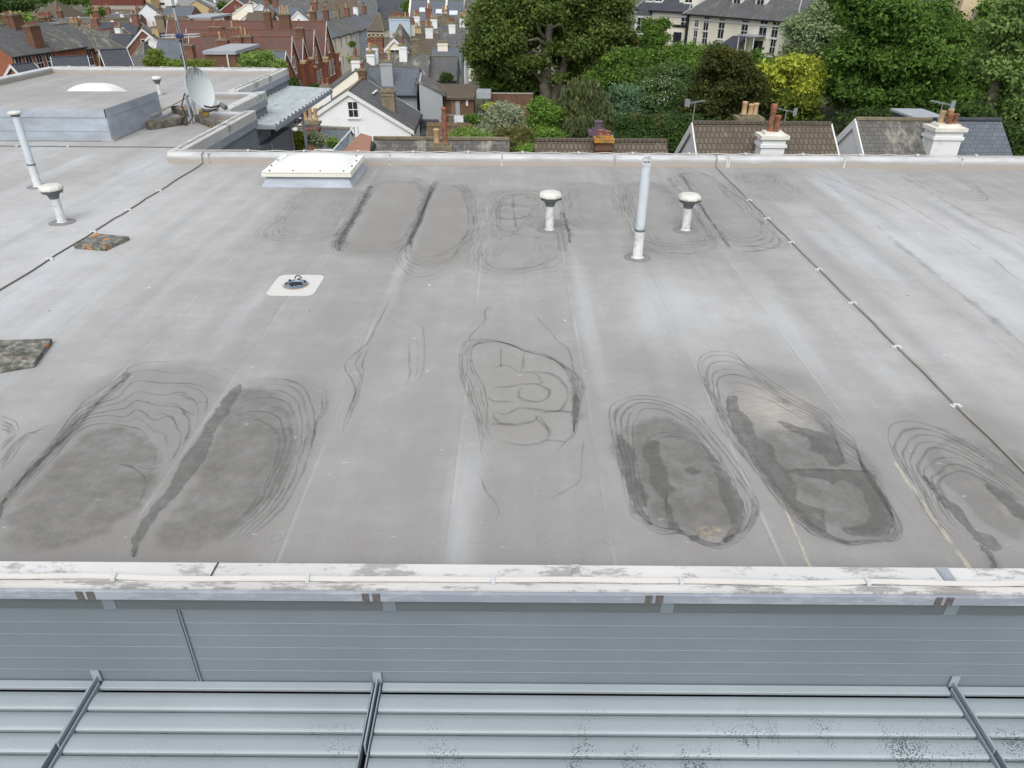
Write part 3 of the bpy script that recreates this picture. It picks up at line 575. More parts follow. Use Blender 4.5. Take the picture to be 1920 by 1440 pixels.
for k_, q in enumerate(([(1240, 450), (1250, 410), (1310, 405), (1360, 435), (1450, 435), (1540, 450), (1590, 490), (1620, 540), (1600, 610), (1560, 640), (1480, 635), (1370, 625), (1300, 655), (1230, 640), (1205, 600)], [(1370, 440), (1440, 445), (1480, 480), (1470, 500), (1380, 500), (1310, 515), (1220, 515)],
    [(1380, 505), (1450, 500), (1520, 530), (1515, 570), (1470, 590), (1400, 585), (1365, 560), (1380, 510)], [(1205, 560), (1240, 590), (1350, 590)], [(1230, 650), (1260, 700), (1340, 712), (1440, 690), (1462, 660)], [(1440, 642), (1470, 690), (1520, 740), (1500, 790), (1430, 815), (1350, 812), (1240, 780)],
    [(1210, 710), (1280, 706), (1350, 712)], [(1470, 650), (1560, 642), (1655, 645)], [(1500, 790), (1560, 796), (1610, 800)], [(1150, 272), (1105, 262), (1150, 210), (1190, 170), (1190, 120), (1235, 88)], [(1380, 148), (1450, 150), (1530, 230), (1560, 270), (1620, 320), (1650, 430), (1692, 480)], [(1270, 310), (1272, 380), (1268, 420)], [(1390, 330), (1385, 400), (1370, 435)],
    [(1465, 660), (1500, 700), (1520, 745)], [(1160, 970), (1200, 1060), (1260, 1150), (1240, 1210)], [(1700, 780), (1690, 900), (1680, 1000), (1600, 1060), (1520, 1100)],
    [(700, 50), (640, 170), (590, 270), (520, 340), (470, 380), (465, 420), (500, 480), (515, 540), (490, 620), (460, 700), (455, 770)], [(650, 270), (590, 310), (555, 390), (555, 460), (530, 560), (490, 660), (460, 730)], [(600, 280), (550, 330), (520, 400), (545, 460), (520, 540), (490, 640)], [(860, 180), (875, 300), (865, 440), (830, 490), (800, 530)], [(800, 270), (795, 380), (800, 450), (770, 520)], [(835, 260), (838, 350), (835, 460)])):
    ribbon(cr(Z5(q), 70, False), (.014 if k_ < 9 else .010), False, 'tide' if k_ < 14 or 15 < k_ < 18 else 'tide_f', seed=k_*1.7, rag=.005, brkt=-9 if k_ < 14 else -.3)
crust(Z5([(1645, 560), (1672, 560), (1668, 650), (1660, 740), (1640, 740), (1645, 640)])); 
F_ = lambda p: px_(p, 0, 0, 1.0)
nest(F_([(642, 483), (623, 468), (627, 445), (650, 414), (671, 377), (692, 347), (712, 333), (744, 327), (775, 331), (800, 343), (806, 352), (796, 395), (780, 430), (760, 470), (720, 484), (680, 486)]), F_([(665, 462), (650, 447), (665, 420), (685, 385), (705, 355), (735, 342), (765, 344), (788, 358), (785, 385), (770, 420), (752, 448), (710, 462)]), 7, True, .0095, sd=41, wob=.2)
Z4 = lambda p: px_(p, 0, 240, 2.0)
nest(Z4([(1505, 520), (1490, 480), (1530, 420), (1560, 360), (1600, 270), (1625, 205), (1680, 190), (1740, 198), (1752, 220), (1780, 270), (1788, 330), (1792, 390), (1770, 440), (1720, 480), (1650, 540), (1560, 560)]), Z4([(1555, 470), (1545, 430), (1580, 350), (1610, 270), (1640, 222), (1690, 215), (1730, 240), (1750, 300), (1755, 360), (1740, 410), (1700, 450), (1640, 478), (1590, 485)]), 7, True, .0095, sd=43, wob=.2)
crust(F_([(627, 445), (650, 414), (671, 377), (690, 350), (700, 350), (680, 385), (662, 420), (645, 445), (640, 470), (628, 465)]), 'crust_f', .03); crust(F_([(812, 345), (822, 345), (808, 372), (796, 400), (782, 432), (772, 455), (764, 455), (778, 420), (792, 385)]), 'crust_f', .02)
nest(F_([(500, 432), (520, 405), (545, 375), (575, 352), (610, 345)]), F_([(530, 440), (535, 410), (560, 385), (590, 362), (630, 352)]), 5, False, .010, 'tide_f', sd=47)
nest(F_([(498, 430), (505, 448), (560, 452), (620, 440)]), F_([(530, 425), (540, 436), (580, 438), (610, 430)]), 4, False, .010, 'tide_f', sd=49)
nest(F_([(1050, 430), (1055, 380), (1075, 358), (1110, 352), (1150, 360), (1168, 385), (1172, 420)]), F_([(1070, 400), (1075, 375), (1100, 364), (1130, 366), (1150, 380), (1150, 400)]), 5, False, .010, sd=51)
nest(F_([(1200, 470), (1180, 420), (1168, 370), (1180, 348), (1215, 342), (1260, 360), (1310, 400), (1350, 460)]), F_([(1215, 455), (1195, 410), (1185, 375), (1200, 358), (1235, 360), (1270, 385), (1300, 420), (1330, 460)]), 4, False, .010, sd=53)
nest(F_([(1190, 455), (1230, 470), (1290, 476), (1345, 466)]), F_([(1210, 440), (1250, 452), (1300, 454), (1340, 448)]), 5, False, .018, 'tide_f', sd=55)
nest(F_([(1300, 350), (1275, 330), (1300, 323), (1330, 330), (1370, 360), (1400, 380), (1420, 410)]), F_([(1310, 355), (1290, 335), (1310, 330), (1335, 340), (1365, 368), (1390, 390), (1405, 415)]), 3, False, .018, sd=57)
nest(F_([(1350, 465), (1400, 472), (1450, 465), (1462, 450), (1440, 420)]), F_([(1360, 440), (1400, 446), (1425, 440), (1425, 420), (1405, 400)]), 4, False, .018, 'tide_f', sd=59)
nest(F_([(928, 440), (920, 420), (925, 385), (940, 362), (975, 358), (1010, 362), (1030, 375)]), F_([(945, 435), (938, 415), (938, 390), (950, 372), (980, 368), (1005, 372), (1020, 385)]), 4, False, .010, sd=61)
for k_, q in enumerate(([(963, 365), (962, 385), (965, 410), (968, 430)], [(930, 388), (960, 385), (990, 386), (1015, 384)], [(925, 408), (960, 412), (1000, 402)], [(905, 470), (908, 490), (940, 505), (1000, 500), (1050, 480)], [(908, 430), (922, 420), (945, 432), (975, 436)])): ribbon(cr(F_(q), 50, False), .022, False, 'tide_f' if k_ > 2 else 'tide', seed=k_+70)
crust(F_([(1055, 400), (1064, 410), (1066, 425), (1074, 435), (1070, 455), (1062, 450), (1060, 430), (1052, 415)]), 'crust_f', .03)
crust(F_([(1278, 330), (1290, 340), (1318, 388), (1350, 430), (1368, 462), (1358, 458), (1325, 412), (1295, 365)]), 'crust_f', .02)
nest(F_([(1375, 330), (1400, 345), (1430, 355), (1460, 340), (1440, 322)]), F_([(1385, 325), (1405, 336), (1425, 342), (1440, 335), (1430, 326)]), 4, False, .016, 'tide_f', sd=63)
nest(F_([(1700, 325), (1740, 350), (1800, 372), (1850, 375), (1830, 350), (1780, 330)]), F_([(1730, 328), (1760, 342), (1800, 356), (1825, 360), (1810, 345), (1780, 334)]), 5, False, .016, 'tide_f', sd=65)
for k_, q in enumerate(([(1500, 325), (1560, 350), (1590, 385)], [(1520, 322), (1580, 345), (1640, 370), (1700, 400)], [(1560, 322), (1620, 350), (1680, 372), (1760, 420), (1840, 470), (1930, 540)], [(1680, 325), (1760, 370), (1850, 420), (1930, 450)], [(1640, 420), (1760, 520), (1850, 590), (1930, 660)])): ribbon(cr(F_(q), 80, False), .045 if k_ > 2 else .02, False, 'streak', seed=k_+90, rag=.02)
for k_, nm in (('tide', 'tide_lines'), ('tide_f', 'faint_tide_lines'), ('streak', 'dark_streaks')): o_ = TL[k_].build(nm, k_, B); o_.data.attributes.new('soft', 'FLOAT', 'POINT').data.foreach_set('value', [0.0, 1.0, 1.0, 0.0]*(len(TL[k_].v)//4))
# front coping: three lengths of metal with a drip edge
mb = MB(); pr = [(2.80, .092), (2.80, .156), (2.815, .160), (2.995, .150), (3.0, .14), (3.01, -.02), (2.95, -.02), (2.95, .092)]
mb.extr(pr, XL, XR); mb.build('front_coping', 'cope', B, bevel=.004)
mb = MB(); mb.extr([(2.792, .150), (2.792, .163), (2.838, .165), (2.838, .155)], XL, XR); mb.build('coping_edge', 'cope_edge', B)
mb = MB(); mb.extr([(2.775, .085), (2.775, .146), (2.799, .148), (2.799, .085)], XL, XR); mb.build('drip_strip', 'galv', B, bevel=.003)
mb = MB(); mb.extr([(2.806, -.017), (2.806, .0905), (2.834, .0905), (2.834, -.017)], XL, XR); mb.build('soffit_strip', 'clad_d', B)
def seam_plate(px, w, py0, py1, skew=0):
    g = G(px, py0, .165); return g.x
for px in (161, 697, 1225, 1762):
    x = G(px, 1115, .12).x; m = MB()
    m.box((x-.048, 2.771, .083), (x-.012, 2.7745, .147)); m.box((x+.008, 2.771, .090), (x+.048, 2.7745, .147)); m.build('joint_stain', plain('dark_tape', lin(92, 88, 88), .8, var=.3, scale=30), B)
    m = MB(); m.box((x+.05, 2.803, -.016), (x+.12, 2.8055, .083)); m.build('joint_cover', 'clad', B)
for px, w, mt in ((1080, .022, 'cope_edge'), (1772, .03, 'galv'), (398, .004, 'black')):
    x = G(px, 1075, .16).x; MB().add([(x-w, 2.84, .1655), (x+w, 2.84, .1655), (x+w+.01*(px > 1500), 2.992, .156), (x-w, 2.992, .156)], [(0, 1, 2, 3)]).build('coping_joint', mt, B)
# front wall cladding: real stepped boards
prof = []; z = .02
zs = [.02, -.055]
while zs[-1] > -1.35: zs.append(zs[-1]-.1)
prof.append((2.835, .02))
for z in zs[1:]:
    prof += [(2.835, z+.002), (2.8325, z), (2.8325, z-.003), (2.835, z-.005)]
prof += [(2.835, -1.45), (2.95, -1.45), (2.95, .02)]
mb = MB(); mb.extr(prof, XL, XR); mb.build('wall_cladding', 'clad', B)
mb = MB(); xj = G(336, 1215, -.25).x
mb.box((xj-.013, 2.824, -.7), (xj-.003, 2.832, .018)); mb.box((xj+.003, 2.824, -.7), (xj+.013, 2.832, .018)); mb.build('wall_joint', 'clad', B)
mb = MB(); mb.box((XL, 2.86, -12.5), (XR, 13.1, -1.45)); mb.box((XL, 13.1, -12.5), (-7.72, 25.2, -1.45)); mb.box((XL+.05, 3.02, -1.45), (XR-.05, 13.08, -.35)); mb.box((XL+.05, 13.08, -1.45), (-7.72, 25.2, -.35)); mb.build('lower_wall', 'panel_d', B)
# back upstand: rounded, metal faced
def upstand(x0, x1, y0, axis='X', h=.17, w=.24, name='back_coping', mat='cope_b', over=0):
    pr = [(y0, -.25), (y0, h-.05), (y0+.02, h-.015), (y0+.06, h), (y0+w-.05, h+.008), (y0+w, h-.02), (y0+w, -.25)]
    m = MB(); m.extr(pr, x0, x1, axis=axis); return m.build(name, mat, B, smooth='auto')
upstand(-6.15, XR, 13.05)
for px in (386, 729, 941, 1152, 1360, 1364, 1576, 1790):
    x = G(px, 300, .1).x; w = .012
    m = MB(); m.box((x-w, 13.044, .0), (x+w, 13.0495, .16)); m.box((x-w, 13.05, .164), (x+w, 13.28, .180)); m.build('coping_joint', 'cope_edge', B)
# side copings of the stepped wing
def side(x, y0, y1, drop, nm='side_coping'):
    m = MB(); m.extr([(x-.25, -.2), (x-.25, .15), (x-.22, .17), (x+.02, .185), (x+.04, .17), (x+.04, -.02), (x, -.04)], y0, y1, axis='Y'); m.build(nm, 'cope_s', B, smooth='auto')
    pr = [(x, .0)]; z = -.1
    while z > -drop: pr += [(x, z+.004), (x+.012, z), (x+.012, z-.006), (x, z-.012)]; z -= .13
    pr += [(x, -drop), (x-.15, -drop), (x-.15, 0)]
    m = MB(); m.extr(pr, y0+.01, y1-.01, axis='Y'); m.build('wall_cladding', 'clad', B)
    m = MB()
    m.box((x+.013, y0+.01, -.16), (x+.05, y1-.01, -.005)); m.build('side_fascia', 'galv', B)
side(-5.99, 13.30, 17.48, 2.6); side(-6.64, 17.70, 20.45, 1.25); side(-7.44, 20.62, 25.55, 1.6)
m = MB(); m.box((-6.95, 17.25, -.1), (-6.25, 17.46, .16)); m.build('step_coping', 'cope_b', B, bevel=.02)
m = MB(); m.box((-7.9, 20.22, -.1), (-6.9, 20.44, .16)); m.build('step_coping', 'cope_b', B, bevel=.02)
upstand(-15.1, -7.7, 25.3, name='far_coping'); 
m = MB(); m.extr([(-15.25, -.2), (-15.25, .16), (-15.2, .18), (-15.02, .17), (-15.0, .15), (-15.0, -.2)], 2.8, 25.5, axis='Y'); m.build('west_coping', 'cope_b', B, smooth='auto')
# recessed wall below the canopy with mullions
m = MB(); m.box((-7.2, 17.6, -12), (-6.42, 21.6, -.95)); m.build('recessed_wall', 'panel_d', B)
for y in (18.2, 19.6, 21.55):
    m = MB(); m.box((-6.415, y, -4), (-6.39, y+.07, -.95)); m.build('mullion', 'steel', B)
# raised plant kerb on the rear wing
K = thing('roof_hatch_block', 'broad grey membrane covered plinth raised on the rear left roof', 'roof plinth', (-9.2, 16, 0))
m = MB(); x0, x1, y0, y1 = -10.6, -8.02, 14.85, 17.25
m.add([(x0, y0, 0), (x1, y0, 0), (x1, y1, 0), (x0, y1, 0), (x0, y0, .6), (x1, y0, .6), (x1, y1, .6), (x0, y1, .6)], [(0, 1, 5, 4), (1, 2, 6, 5), (2, 3, 7, 6), (3, 0, 4, 7), (0, 3, 2, 1), (4, 5, 6, 7)]); m.build('plinth_side', 'flash', K, bevel=.02)
m = MB(); m.box((x0+.03, y0+.03, .6), (x1-.03, y1-.03, .608)); m.build('plinth_top', 'membrane', K)
m = MB(); m.box((x0-.012, y0-.014, .46), (x1+.014, y0-.001, .612)); m.box((x1+.001, y0-.014, .46), (x1+.014, y1, .612)); m.build('edge_lap', 'flash', K)
m = MB(); m.box((x0, y0-.010, .2), (x1, y0-.001, .225)); m.box((x1+.001, y0, .15), (x1+.012, y0+.16, .46)); m.box((x1+.001, y1-.2, .1), (x1+.012, y1, .46)); m.build('seam_lap', 'flash', K)

def dome(label, c, sx, sy, zb, h, flash=True):
    o = thing('dome_skylight', label, 'skylight', c)
    if flash:
        m = MB(); a, b = sx/2+.02, sy/2+.05; a2, b2 = sx/2-.07, sy/2-.07
        m.add([(c[0]-a, c[1]-b, .003), (c[0]+a, c[1]-b, .003), (c[0]+a, c[1]+b, .003), (c[0]-a, c[1]+b, .003), (c[0]-a2, c[1]-b2, zb), (c[0]+a2, c[1]-b2, zb), (c[0]+a2, c[1]+b2, zb), (c[0]-a2, c[1]+b2, zb)],
              [(0, 1, 5, 4), (1, 2, 6, 5), (2, 3, 7, 6), (3, 0, 4, 7), (4, 5, 6, 7)]); m.build('kerb', 'flash', o, bevel=.01)
    m = MB(); m.bbox((c[0], c[1], zb+.03), (sx, sy, .05)); m.bbox((c[0], c[1], zb+.072), (sx-.02, sy-.02, .026)); m.build('frame', 'dome_old', o, bevel=.006)
    m = MB(); n = 22; vs = []
    for j in range(n+1):
        for i in range(n+1):
            u = -1+2*i/n; v = -1+2*j/n; k = (1-abs(u)**3.2)*(1-abs(v)**3.2)
            vs.append((c[0]+u*(sx/2-.09), c[1]+v*(sy/2-.09), zb+.087+h*max(0, k)**.75))
    m.add(vs, [(j*(n+1)+i, j*(n+1)+i+1, (j+1)*(n+1)+i+1, (j+1)*(n+1)+i) for j in range(n) for i in range(n)]); m.build('dome', 'dome', o, smooth=True)
    m = MB(); m.bbox((c[0], c[1], zb+.0865), (sx-.03, sy-.03, .003)); m.build('rim', 'dome', o)
    for (u, v) in ((-.9, -1), (-.33, -1), (.33, -1), (.9, -1), (-1, -.4), (1, -.4), (-1, .3), (1, .3), (-.9, .95), (.9, .95)):
        m = MB(); m.lathe([(.014, 0), (.014, .012), (.006, .016)], (c[0]+u*(sx/2-.06), c[1]+v*(sy/2-.06), zb+.088), 8); m.build('screw', 'black', o)
dome('white domed skylight beside the rear coping', ((-4.01-2.57)/2, 12.15, 0), 1.43, 1.22, .15, .12)
dome('white domed skylight mostly hidden behind the plinth', (-10.15, 18.6, 0), 1.5, 1.2, .2, .30)

def lean(c): return c
def mushroom(px, py, label, hh=.33, cap=.155, grp=None, tilt=0, z0=0, stem=.055):
    c = G(px, py, z0); o = thing('roof_vent', label, 'roof vent', c)
    m = MB(); m.lathe([(.17, .001), (.168, .006), (.09, .009), (.07, .012)], c, 28); m.build('collar', 'collar', o)
    m = MB(); m.lathe([(.075, .008), (.062, .016), (stem, .03), (stem, hh)], c, 20); m.build('stem', 'pipe_w', o, smooth='auto')
    T = TR(c) @ Matrix.Rotation(math.radians(tilt), 4, 'Y') @ TR(-c)
    m = MB(); m.lathe([(stem+.006, hh-.03), (stem+.012, hh), (.085, hh+.035), (cap-.03, hh+.05), (cap-.018, hh+.075), (.09, hh+.08)], c, 20, T); m.lathe([(.02, 0), (.022, .01), (.02, .02)], c+Vector((cap-.02, -.02, hh+.055)), 8, T); m.build('neck', 'cap_g', o, smooth='auto')
    m = MB(); pr = [(cap-.03, hh+.082), (cap-.005, hh+.085), (cap, hh+.105), (cap-.005, hh+.13), (cap-.03, hh+.15), (cap-.07, hh+.160), (.03, hh+.165), (.002, hh+.165)]; m.lathe(pr, c, 8, T @ TR(c) @ RZ(.39) @ TR(-c)); m.build('cap', 'cap_w', o, smooth='auto', bevel=.01)
mushroom(1030, 431, 'white capped vent left of the tall grey vent pipe', .36, grp='v')
mushroom(1285, 432, 'white capped vent right of the tall grey vent pipe', .34)
mushroom(117, 417, 'short vent with a tilted flat white cap, below the leaning pipe', .36, .155, tilt=-1)
mushroom(300, 177, 'small white capped vent on the rear wing beside the plinth', .3, .13)
def pipe(px, py, label, h, kind):
    c = G(px, py); o = thing('vent_pipe', label, 'vent pipe', c)
    m = MB(); m.lathe([(.165, .001), (.163, .006), (.09, .009), (.07, .012)], c, 28); m.build('collar', 'collar', o)
    m = MB(); m.lathe([(.082, .008), (.07, .018), (.060, .03), (.060, .34)], c, 20); m.build('lower_pipe', 'pipe_w', o, smooth='auto')
    m = MB(); m.lathe([(.062, .335), (.062, .36)], c, 20); m.build('joint_ring', 'cap_g', o, smooth='auto')
    m = MB(); m.lathe([(.056, .36), (.056, h)], c, 20); m.build('upper_pipe', 'pipe', o, smooth='auto')
    if kind == 'mush':
        m = MB(); m.lathe([(.06, h), (.065, h+.03), (.055, h+.035)], c, 16); m.build('neck', 'cap_g', o)
        m = MB(); m.lathe([(.07, h+.035), (.095, h+.04), (.10, h+.06), (.09, h+.075), (.03, h+.085), (.002, h+.085)], c, 18); m.build('cap', 'cap_w', o, smooth='auto')
    else:
        m = MB(); m.lathe([(.06, h-.02), (.062, h+.02), (.058, h+.022)], c, 18)
        for k in range(16):
            a = 2*PI*k/16; m.tube([c+Vector((.056*math.cos(a), .056*math.sin(a), h+.02)), c+Vector((.046*math.cos(a), .046*math.sin(a), h+.075)), c+Vector((.012*math.cos(a), .012*math.sin(a), h+.11))], .0045, 5)
        m.lathe([(.050, h+.058), (.050, h+.066)], c, 18); m.lathe([(.014, h+.105), (.014, h+.112)], c, 10); m.build('wire_cage', 'pipe_w', o)
        m = MB(); m.lathe([(.045, h+.01), (.045, h+.024)], c, 14); m.build('pipe_mouth', 'black', o)
pipe(1195, 483, 'tall pale grey vent pipe with a wire cage top in mid roof', 1.12, 'cage')
pipe(72, 350, 'tall pale vent pipe with a small round cap at the left', 1.06, 'mush')
# drain
c = G(555, 535); o = thing('roof_drain', 'round metal roof outlet set in a pale rounded patch', 'roof drain', c)
pts = []; a, b, r = .26, .30, .09
for (cx, cy, a0) in ((a-r, b-r, 0), (-(a-r), b-r, 90), (-(a-r), -(b-r), 180), (a-r, -(b-r), 270)):
    for k in range(7): an = math.radians(a0+15*k); pts.append((c.x+cx+r*math.cos(an), c.y+cy+r*math.sin(an)))
MB().prism(pts, .001, .006).build('patch', 'patch', o)
m = MB(); m.lathe([(.145, .006), (.143, .008), (.10, .0085)], c, 28); m.build('rust_halo', plain('rust_halo', lin(176, 150, 128), .8, var=.2, scale=20), o)
m = MB(); m.lathe([(.125, .008), (.125, .022), (.11, .03), (.085, .03), (.075, .012), (.002, .011)], c, 28); m.build('clamp_ring', plain('blued_metal', lin(112, 128, 140), .4, .2, var=.3, scale=12), o, smooth='auto')
m = MB(); m.lathe([(.072, .013), (.070, .016)], c, 20); m.build('outlet', 'black', o)
for k in range(6):
    an = k*PI/3+.4; m = MB(); m.lathe([(.014, .028), (.014, .04), (.008, .045)], c+Vector((.10*math.cos(an), .10*math.sin(an), 0)), 8); m.build('bolt', 'black', o)
m = MB(); m.tube([c+Vector((.035*math.cos(q), .115, .035+.035*math.sin(q))) for q in [k*PI/8 for k in range(9)]], .008, 6); m.build('lug', 'cap_g', o)
# slabs
def slab(pxs, z, label):
    q = [G(a, b, z) for a, b in pxs]; m = MB(); m.prism([(v.x, v.y) for v in q], .003, z); m.build('paving_slab', 'slab', label=label, cat='paving slab', bevel=.006)
slab([(137, 459), (196, 464), (242, 443), (180, 437)], .05, 'lichen spotted concrete slab lying on the left cable')
slab([(-60, 700), (62, 680), (97, 634), (-20, 638)], .05, 'lichen covered concrete slab cut off by the left picture edge')

# lightning tapes and cables with their clips
def cable(name, label, pts, w, h, mat, clips, clipd, cat='lightning conductor', grp=None, pad=None, along='Y'):
    o = thing(name, label, cat, pts[0]); m = MB(); P_ = [Vector(p) for p in pts]; vs = []; fs = []
    for i, p in enumerate(P_):
        d = (P_[min(i+1, len(P_)-1)]-P_[max(i-1, 0)]).normalized(); u = Vector((-d.y, d.x, 0)).normalized()*w/2; k = Vector((0, 0, h))
        vs += [p-u, p+u, p+u+k, p-u+k]
    for i in range(len(P_)-1):
        for k in range(4): fs.append((4*i+k, 4*i+(k+1) % 4, 4*i+4+(k+1) % 4, 4*i+4+k))
    fs += [(0, 1, 2, 3), (4*len(P_)-1, 4*len(P_)-2, 4*len(P_)-3, 4*len(P_)-4)]
    m.add(vs, fs); m.build('tape', mat, o)
    for cpos in clips:
        m = MB(); cc = Vector(cpos); m.bbox(cc+Vector((0, 0, clipd[2]/2)), clipd, random.uniform(-.15, .15)); m.build('clip', 'clip', o, bevel=.003)
        if pad: m = MB(); m.bbox(cc+Vector((0, 0, .003)), pad, random.uniform(-.3, .3)); m.build('clip_pad', 'patch', o)
    return o
def wav(a, s, i, k=1.3): return a*math.sin(i*k+s)+a*.5*math.sin(i*k*2.3+s*3)
ys = np.arange(3.02, 13.04, .25)
cable('lightning_conductor', 'straight flat grey conductor strap clipped down the right side of the roof', [(3.60+wav(.005, 1, i), y, .004+.004*abs(math.sin(i*.78))) for i, y in enumerate(ys)]+[(3.6, 13.04, .02), (3.6, 13.03, .15), (3.6, 13.1, .19), (3.6, 13.2, .19)],
      .018, .010, plain('dull_strap', lin(140, 136, 128), .7, var=.15), [(3.60, G(px, py).y, .0) for px, py in ((1405, 376), (1435, 410), (1485, 455), (1540, 506), (1605, 569), (1690, 651), (1802, 761))]+[(3.6, 3.35, 0)], (.055, .018, .02), pad=(.09, .05, .003))
m = MB(); ys2 = np.arange(2.9+.15, 13.0, .25)
cable('lightning_conductor', 'thin dark cable clipped down the left side of the roof', [(-5.53+wav(.010, 2, i), y, .004) for i, y in enumerate(np.arange(3.02, 13.04, .25))]+[(-5.53, 13.035, .03), (-5.52, 13.035, .16), (-5.5, 13.1, .19)],
      .014, .010, 'tape_d', [(-5.53, G(px, py).y, 0) for px, py in ((300, 359), (237, 395), (172, 436), (90, 487))]+[(-5.53, 6.2, 0), (-5.53, 4.9, 0)], (.09, .022, .026))
cable('lightning_conductor', 'thin dark cable running left across the rear roof in front of the plinth', [(-6.1-.3*i, 14.35+wav(.01, 3, i), .004) for i in range(30)], .014, .010, 'tape_d', [(G(px, py).x, 14.35, 0) for px, py in ((33, 275), (135, 273), (330, 279))]+[(-13.4, 14.35, 0)], (.03, .09, .026))
fx = [G(px, 1088, .165).x for px in (213, 577, 925, 1275, 1622)]; d_ = .99
fx = [fx[0]-3*d_, fx[0]-2*d_, fx[0]-d_]+fx+[fx[-1]+d_, fx[-1]+2*d_]
pp = []
for i in range(len(fx)-1):
    for k in range(6):
        u = k/6; pp.append((fx[i]+(fx[i+1]-fx[i])*u, 2.858-.012*math.sin(PI*u)+.004*math.sin(7*u+i), .166+.012*math.sin(PI*u)*((i*7) % 3)/2+.004))
cable('lightning_conductor', 'white coated conductor strap clipped along the near white coping', pp, .030, .009, plain('white_strap', lin(204, 201, 196), .5, var=.03), [(x, 2.852, .166) for x in fx], (.022, .048, .024))
bx = [G(x, 290, .19).x for x in (455, 563, 667, 772, 877, 980, 1086, 1188, 1293, 1399, 1505, 1612, 1717, 1824)]
pp = []
for i in range(len(bx)-1):
    for k in range(4): u = k/4; pp.append((bx[i]+(bx[i+1]-bx[i])*u, 13.24, .18+.016*math.cos(2*PI*u)**2))
pp = [(-6.0, 13.24, .19)]+pp+[(12.5, 13.24, .19)]
cable('lightning_conductor', 'white conductor strap clipped along the top of the rear coping', pp, .02, .012, 'tape', [(x, 13.24, .185) for x in bx+[bx[-1]+1, bx[-1]+2]], (.035, .06, .03))
cable('lightning_conductor', 'pale conductor strap lying along the stepped coping of the rear wing', [(-6.07, 13.4+.3*i, .19+.01*(i % 2)) for i in range(14)], .03, .015, 'tape', [(-6.07, 13.9+i, .19) for i in range(4)], (.05, .04, .03))
cable('lightning_conductor', 'pale conductor strap on the far end of the wing side coping', [(-7.52, 20.7+.3*i, .19+.01*(i % 2)) for i in range(16)], .03, .015, 'tape', [(-7.52, 21.2+i, .19) for i in range(4)], (.05, .04, .03))
cable('lightning_conductor', 'pale conductor strap along the far coping of the rear wing', [(-15+.4*i, 25.45, .18+.01*(i % 2)) for i in range(19)], .03, .015, 'tape', [(-14.5+i, 25.45, .18) for i in range(7)], (.05, .05, .035))

# sunshade louvres on the front wall
S = thing('sunshade', 'pale grey louvred sunshade with black specks, projecting below the near wall', 'sunshade', (0, 2.5, -.65))
def blade(x0, x1, yc, w=.114):
    m = MB(); f0, f1 = yc-w/2, yc+w/2
    pr = [(f1, -.652), (f1-.004, -.648), (f1-.04, -.643), (f0+.02, -.641), (f0+.006, -.643), (f0, -.648), (f0-.001, -.685), (f0+.004, -.685), (f0+.008, -.650), (f1-.03, -.652), (f1, -.656)]
    m.extr(pr, x0, x1); m.build('louvre_blade', 'louvre', S, smooth='auto')
bxs = [G(180, 1268, -.6).x, G(708, 1268, -.6).x, G(1790, 1280, -.6).x]; dd = bxs[1]-bxs[0]
br = [bxs[0]-dd, bxs[0], bxs[1], bxs[2], bxs[2]+dd]
for i in range(4):
    for j in range(6): blade(br[i]+.03, br[i+1]-.03, 2.695-.1315*j)
    m = MB(); m.box((br[i]+.03, 2.775, -.668), (br[i+1]-.03, 2.826, -.642)); m.build('wall_strip', 'louvre', S, bevel=.004)
    for j in range(5):
        xx = br[i]+.5
        while xx < br[i+1]-.3:
            m = MB(); m.box((xx, 2.695-.1315*j-.075, -.70), (xx+.04, 2.695-.1315*j-.055, -.672)); m.build('spacer', 'black', S); xx += 1.4
for x in br:
    m = MB(); m.box((x-.024, 1.9, -.70), (x-.019, 2.80, -.622)); m.box((x+.019, 1.9, -.70), (x+.024, 2.80, -.622)); m.build('bracket_plate', 'bracket', S)
    m = MB(); m.box((x-.004, 2.40, -.69), (x+.004, 2.828, -.600)); m.bbox((x, 2.826, -.60), (.05, .006, .09)); m.build('bracket_arm', 'bracket', S)
m = MB(); m.box((XL, 2.8265, -1.2), (XR, 2.8285, -.672)); m.build('painted_shade_strip', 'gap_shade', B)  # dark strip over the wall, painting the shade behind the first louvre gap
m = MB(); m.box((XL, 1.8, -.80), (XR, 2.826, -.79)); m.build('gap_shade_sheet', 'gap_shade', B)  # added dark sheet standing in for the shade seen between the blades

# dish, mast and its lichened kerbs
def kerb(a, b, w, h, label, zb=.003):
    a = Vector(a); b = Vector(b); d = b-a; m = MB(); m.bbox(((a.x+b.x)/2, (a.y+b.y)/2, zb+h/2), (d.length, w, h), math.atan2(d.y, d.x)); m.build('kerb_block', 'kerb', label=label, cat='kerb block', bevel=.015)
dc = G(360, 232, 0)
kerb(G(278, 243), G(350, 232), .2, .16, 'long dark kerb block pointing left from the dish foot')
kerb(G(372, 227), G(418, 246), .17, .15, 'lichened kerb block running from the dish foot to the coping')
kerb(G(375, 218), G(430, 216), .2, .14, 'orange lichened kerb block behind the dish, pointing right')
kerb(G(330, 210), G(356, 219), .2, .14, 'short mossy kerb block behind the dish foot')
q = [G(195, 268, .03), G(204, 272, .03), G(345, 200, .2), G(336, 196, .2)]
def plank(a, b, w, label, z0, z1):
    a = Vector(a); b = Vector(b); u = Vector((-(b-a).y, (b-a).x, 0)).normalized()*w/2; t_ = Vector((0, 0, .03)); a.z = z0; b.z = z1
    m = MB(); m.add([a-u, a+u, b+u, b-u, a-u+t_, a+u+t_, b+u+t_, b-u+t_], [(0, 3, 2, 1), (4, 5, 6, 7), (0, 1, 5, 4), (1, 2, 6, 5), (2, 3, 7, 6), (3, 0, 4, 7)]); m.build('plank', plain('weathered_board', lin(160, 157, 148), .8, var=.12), label=label, cat='plank')
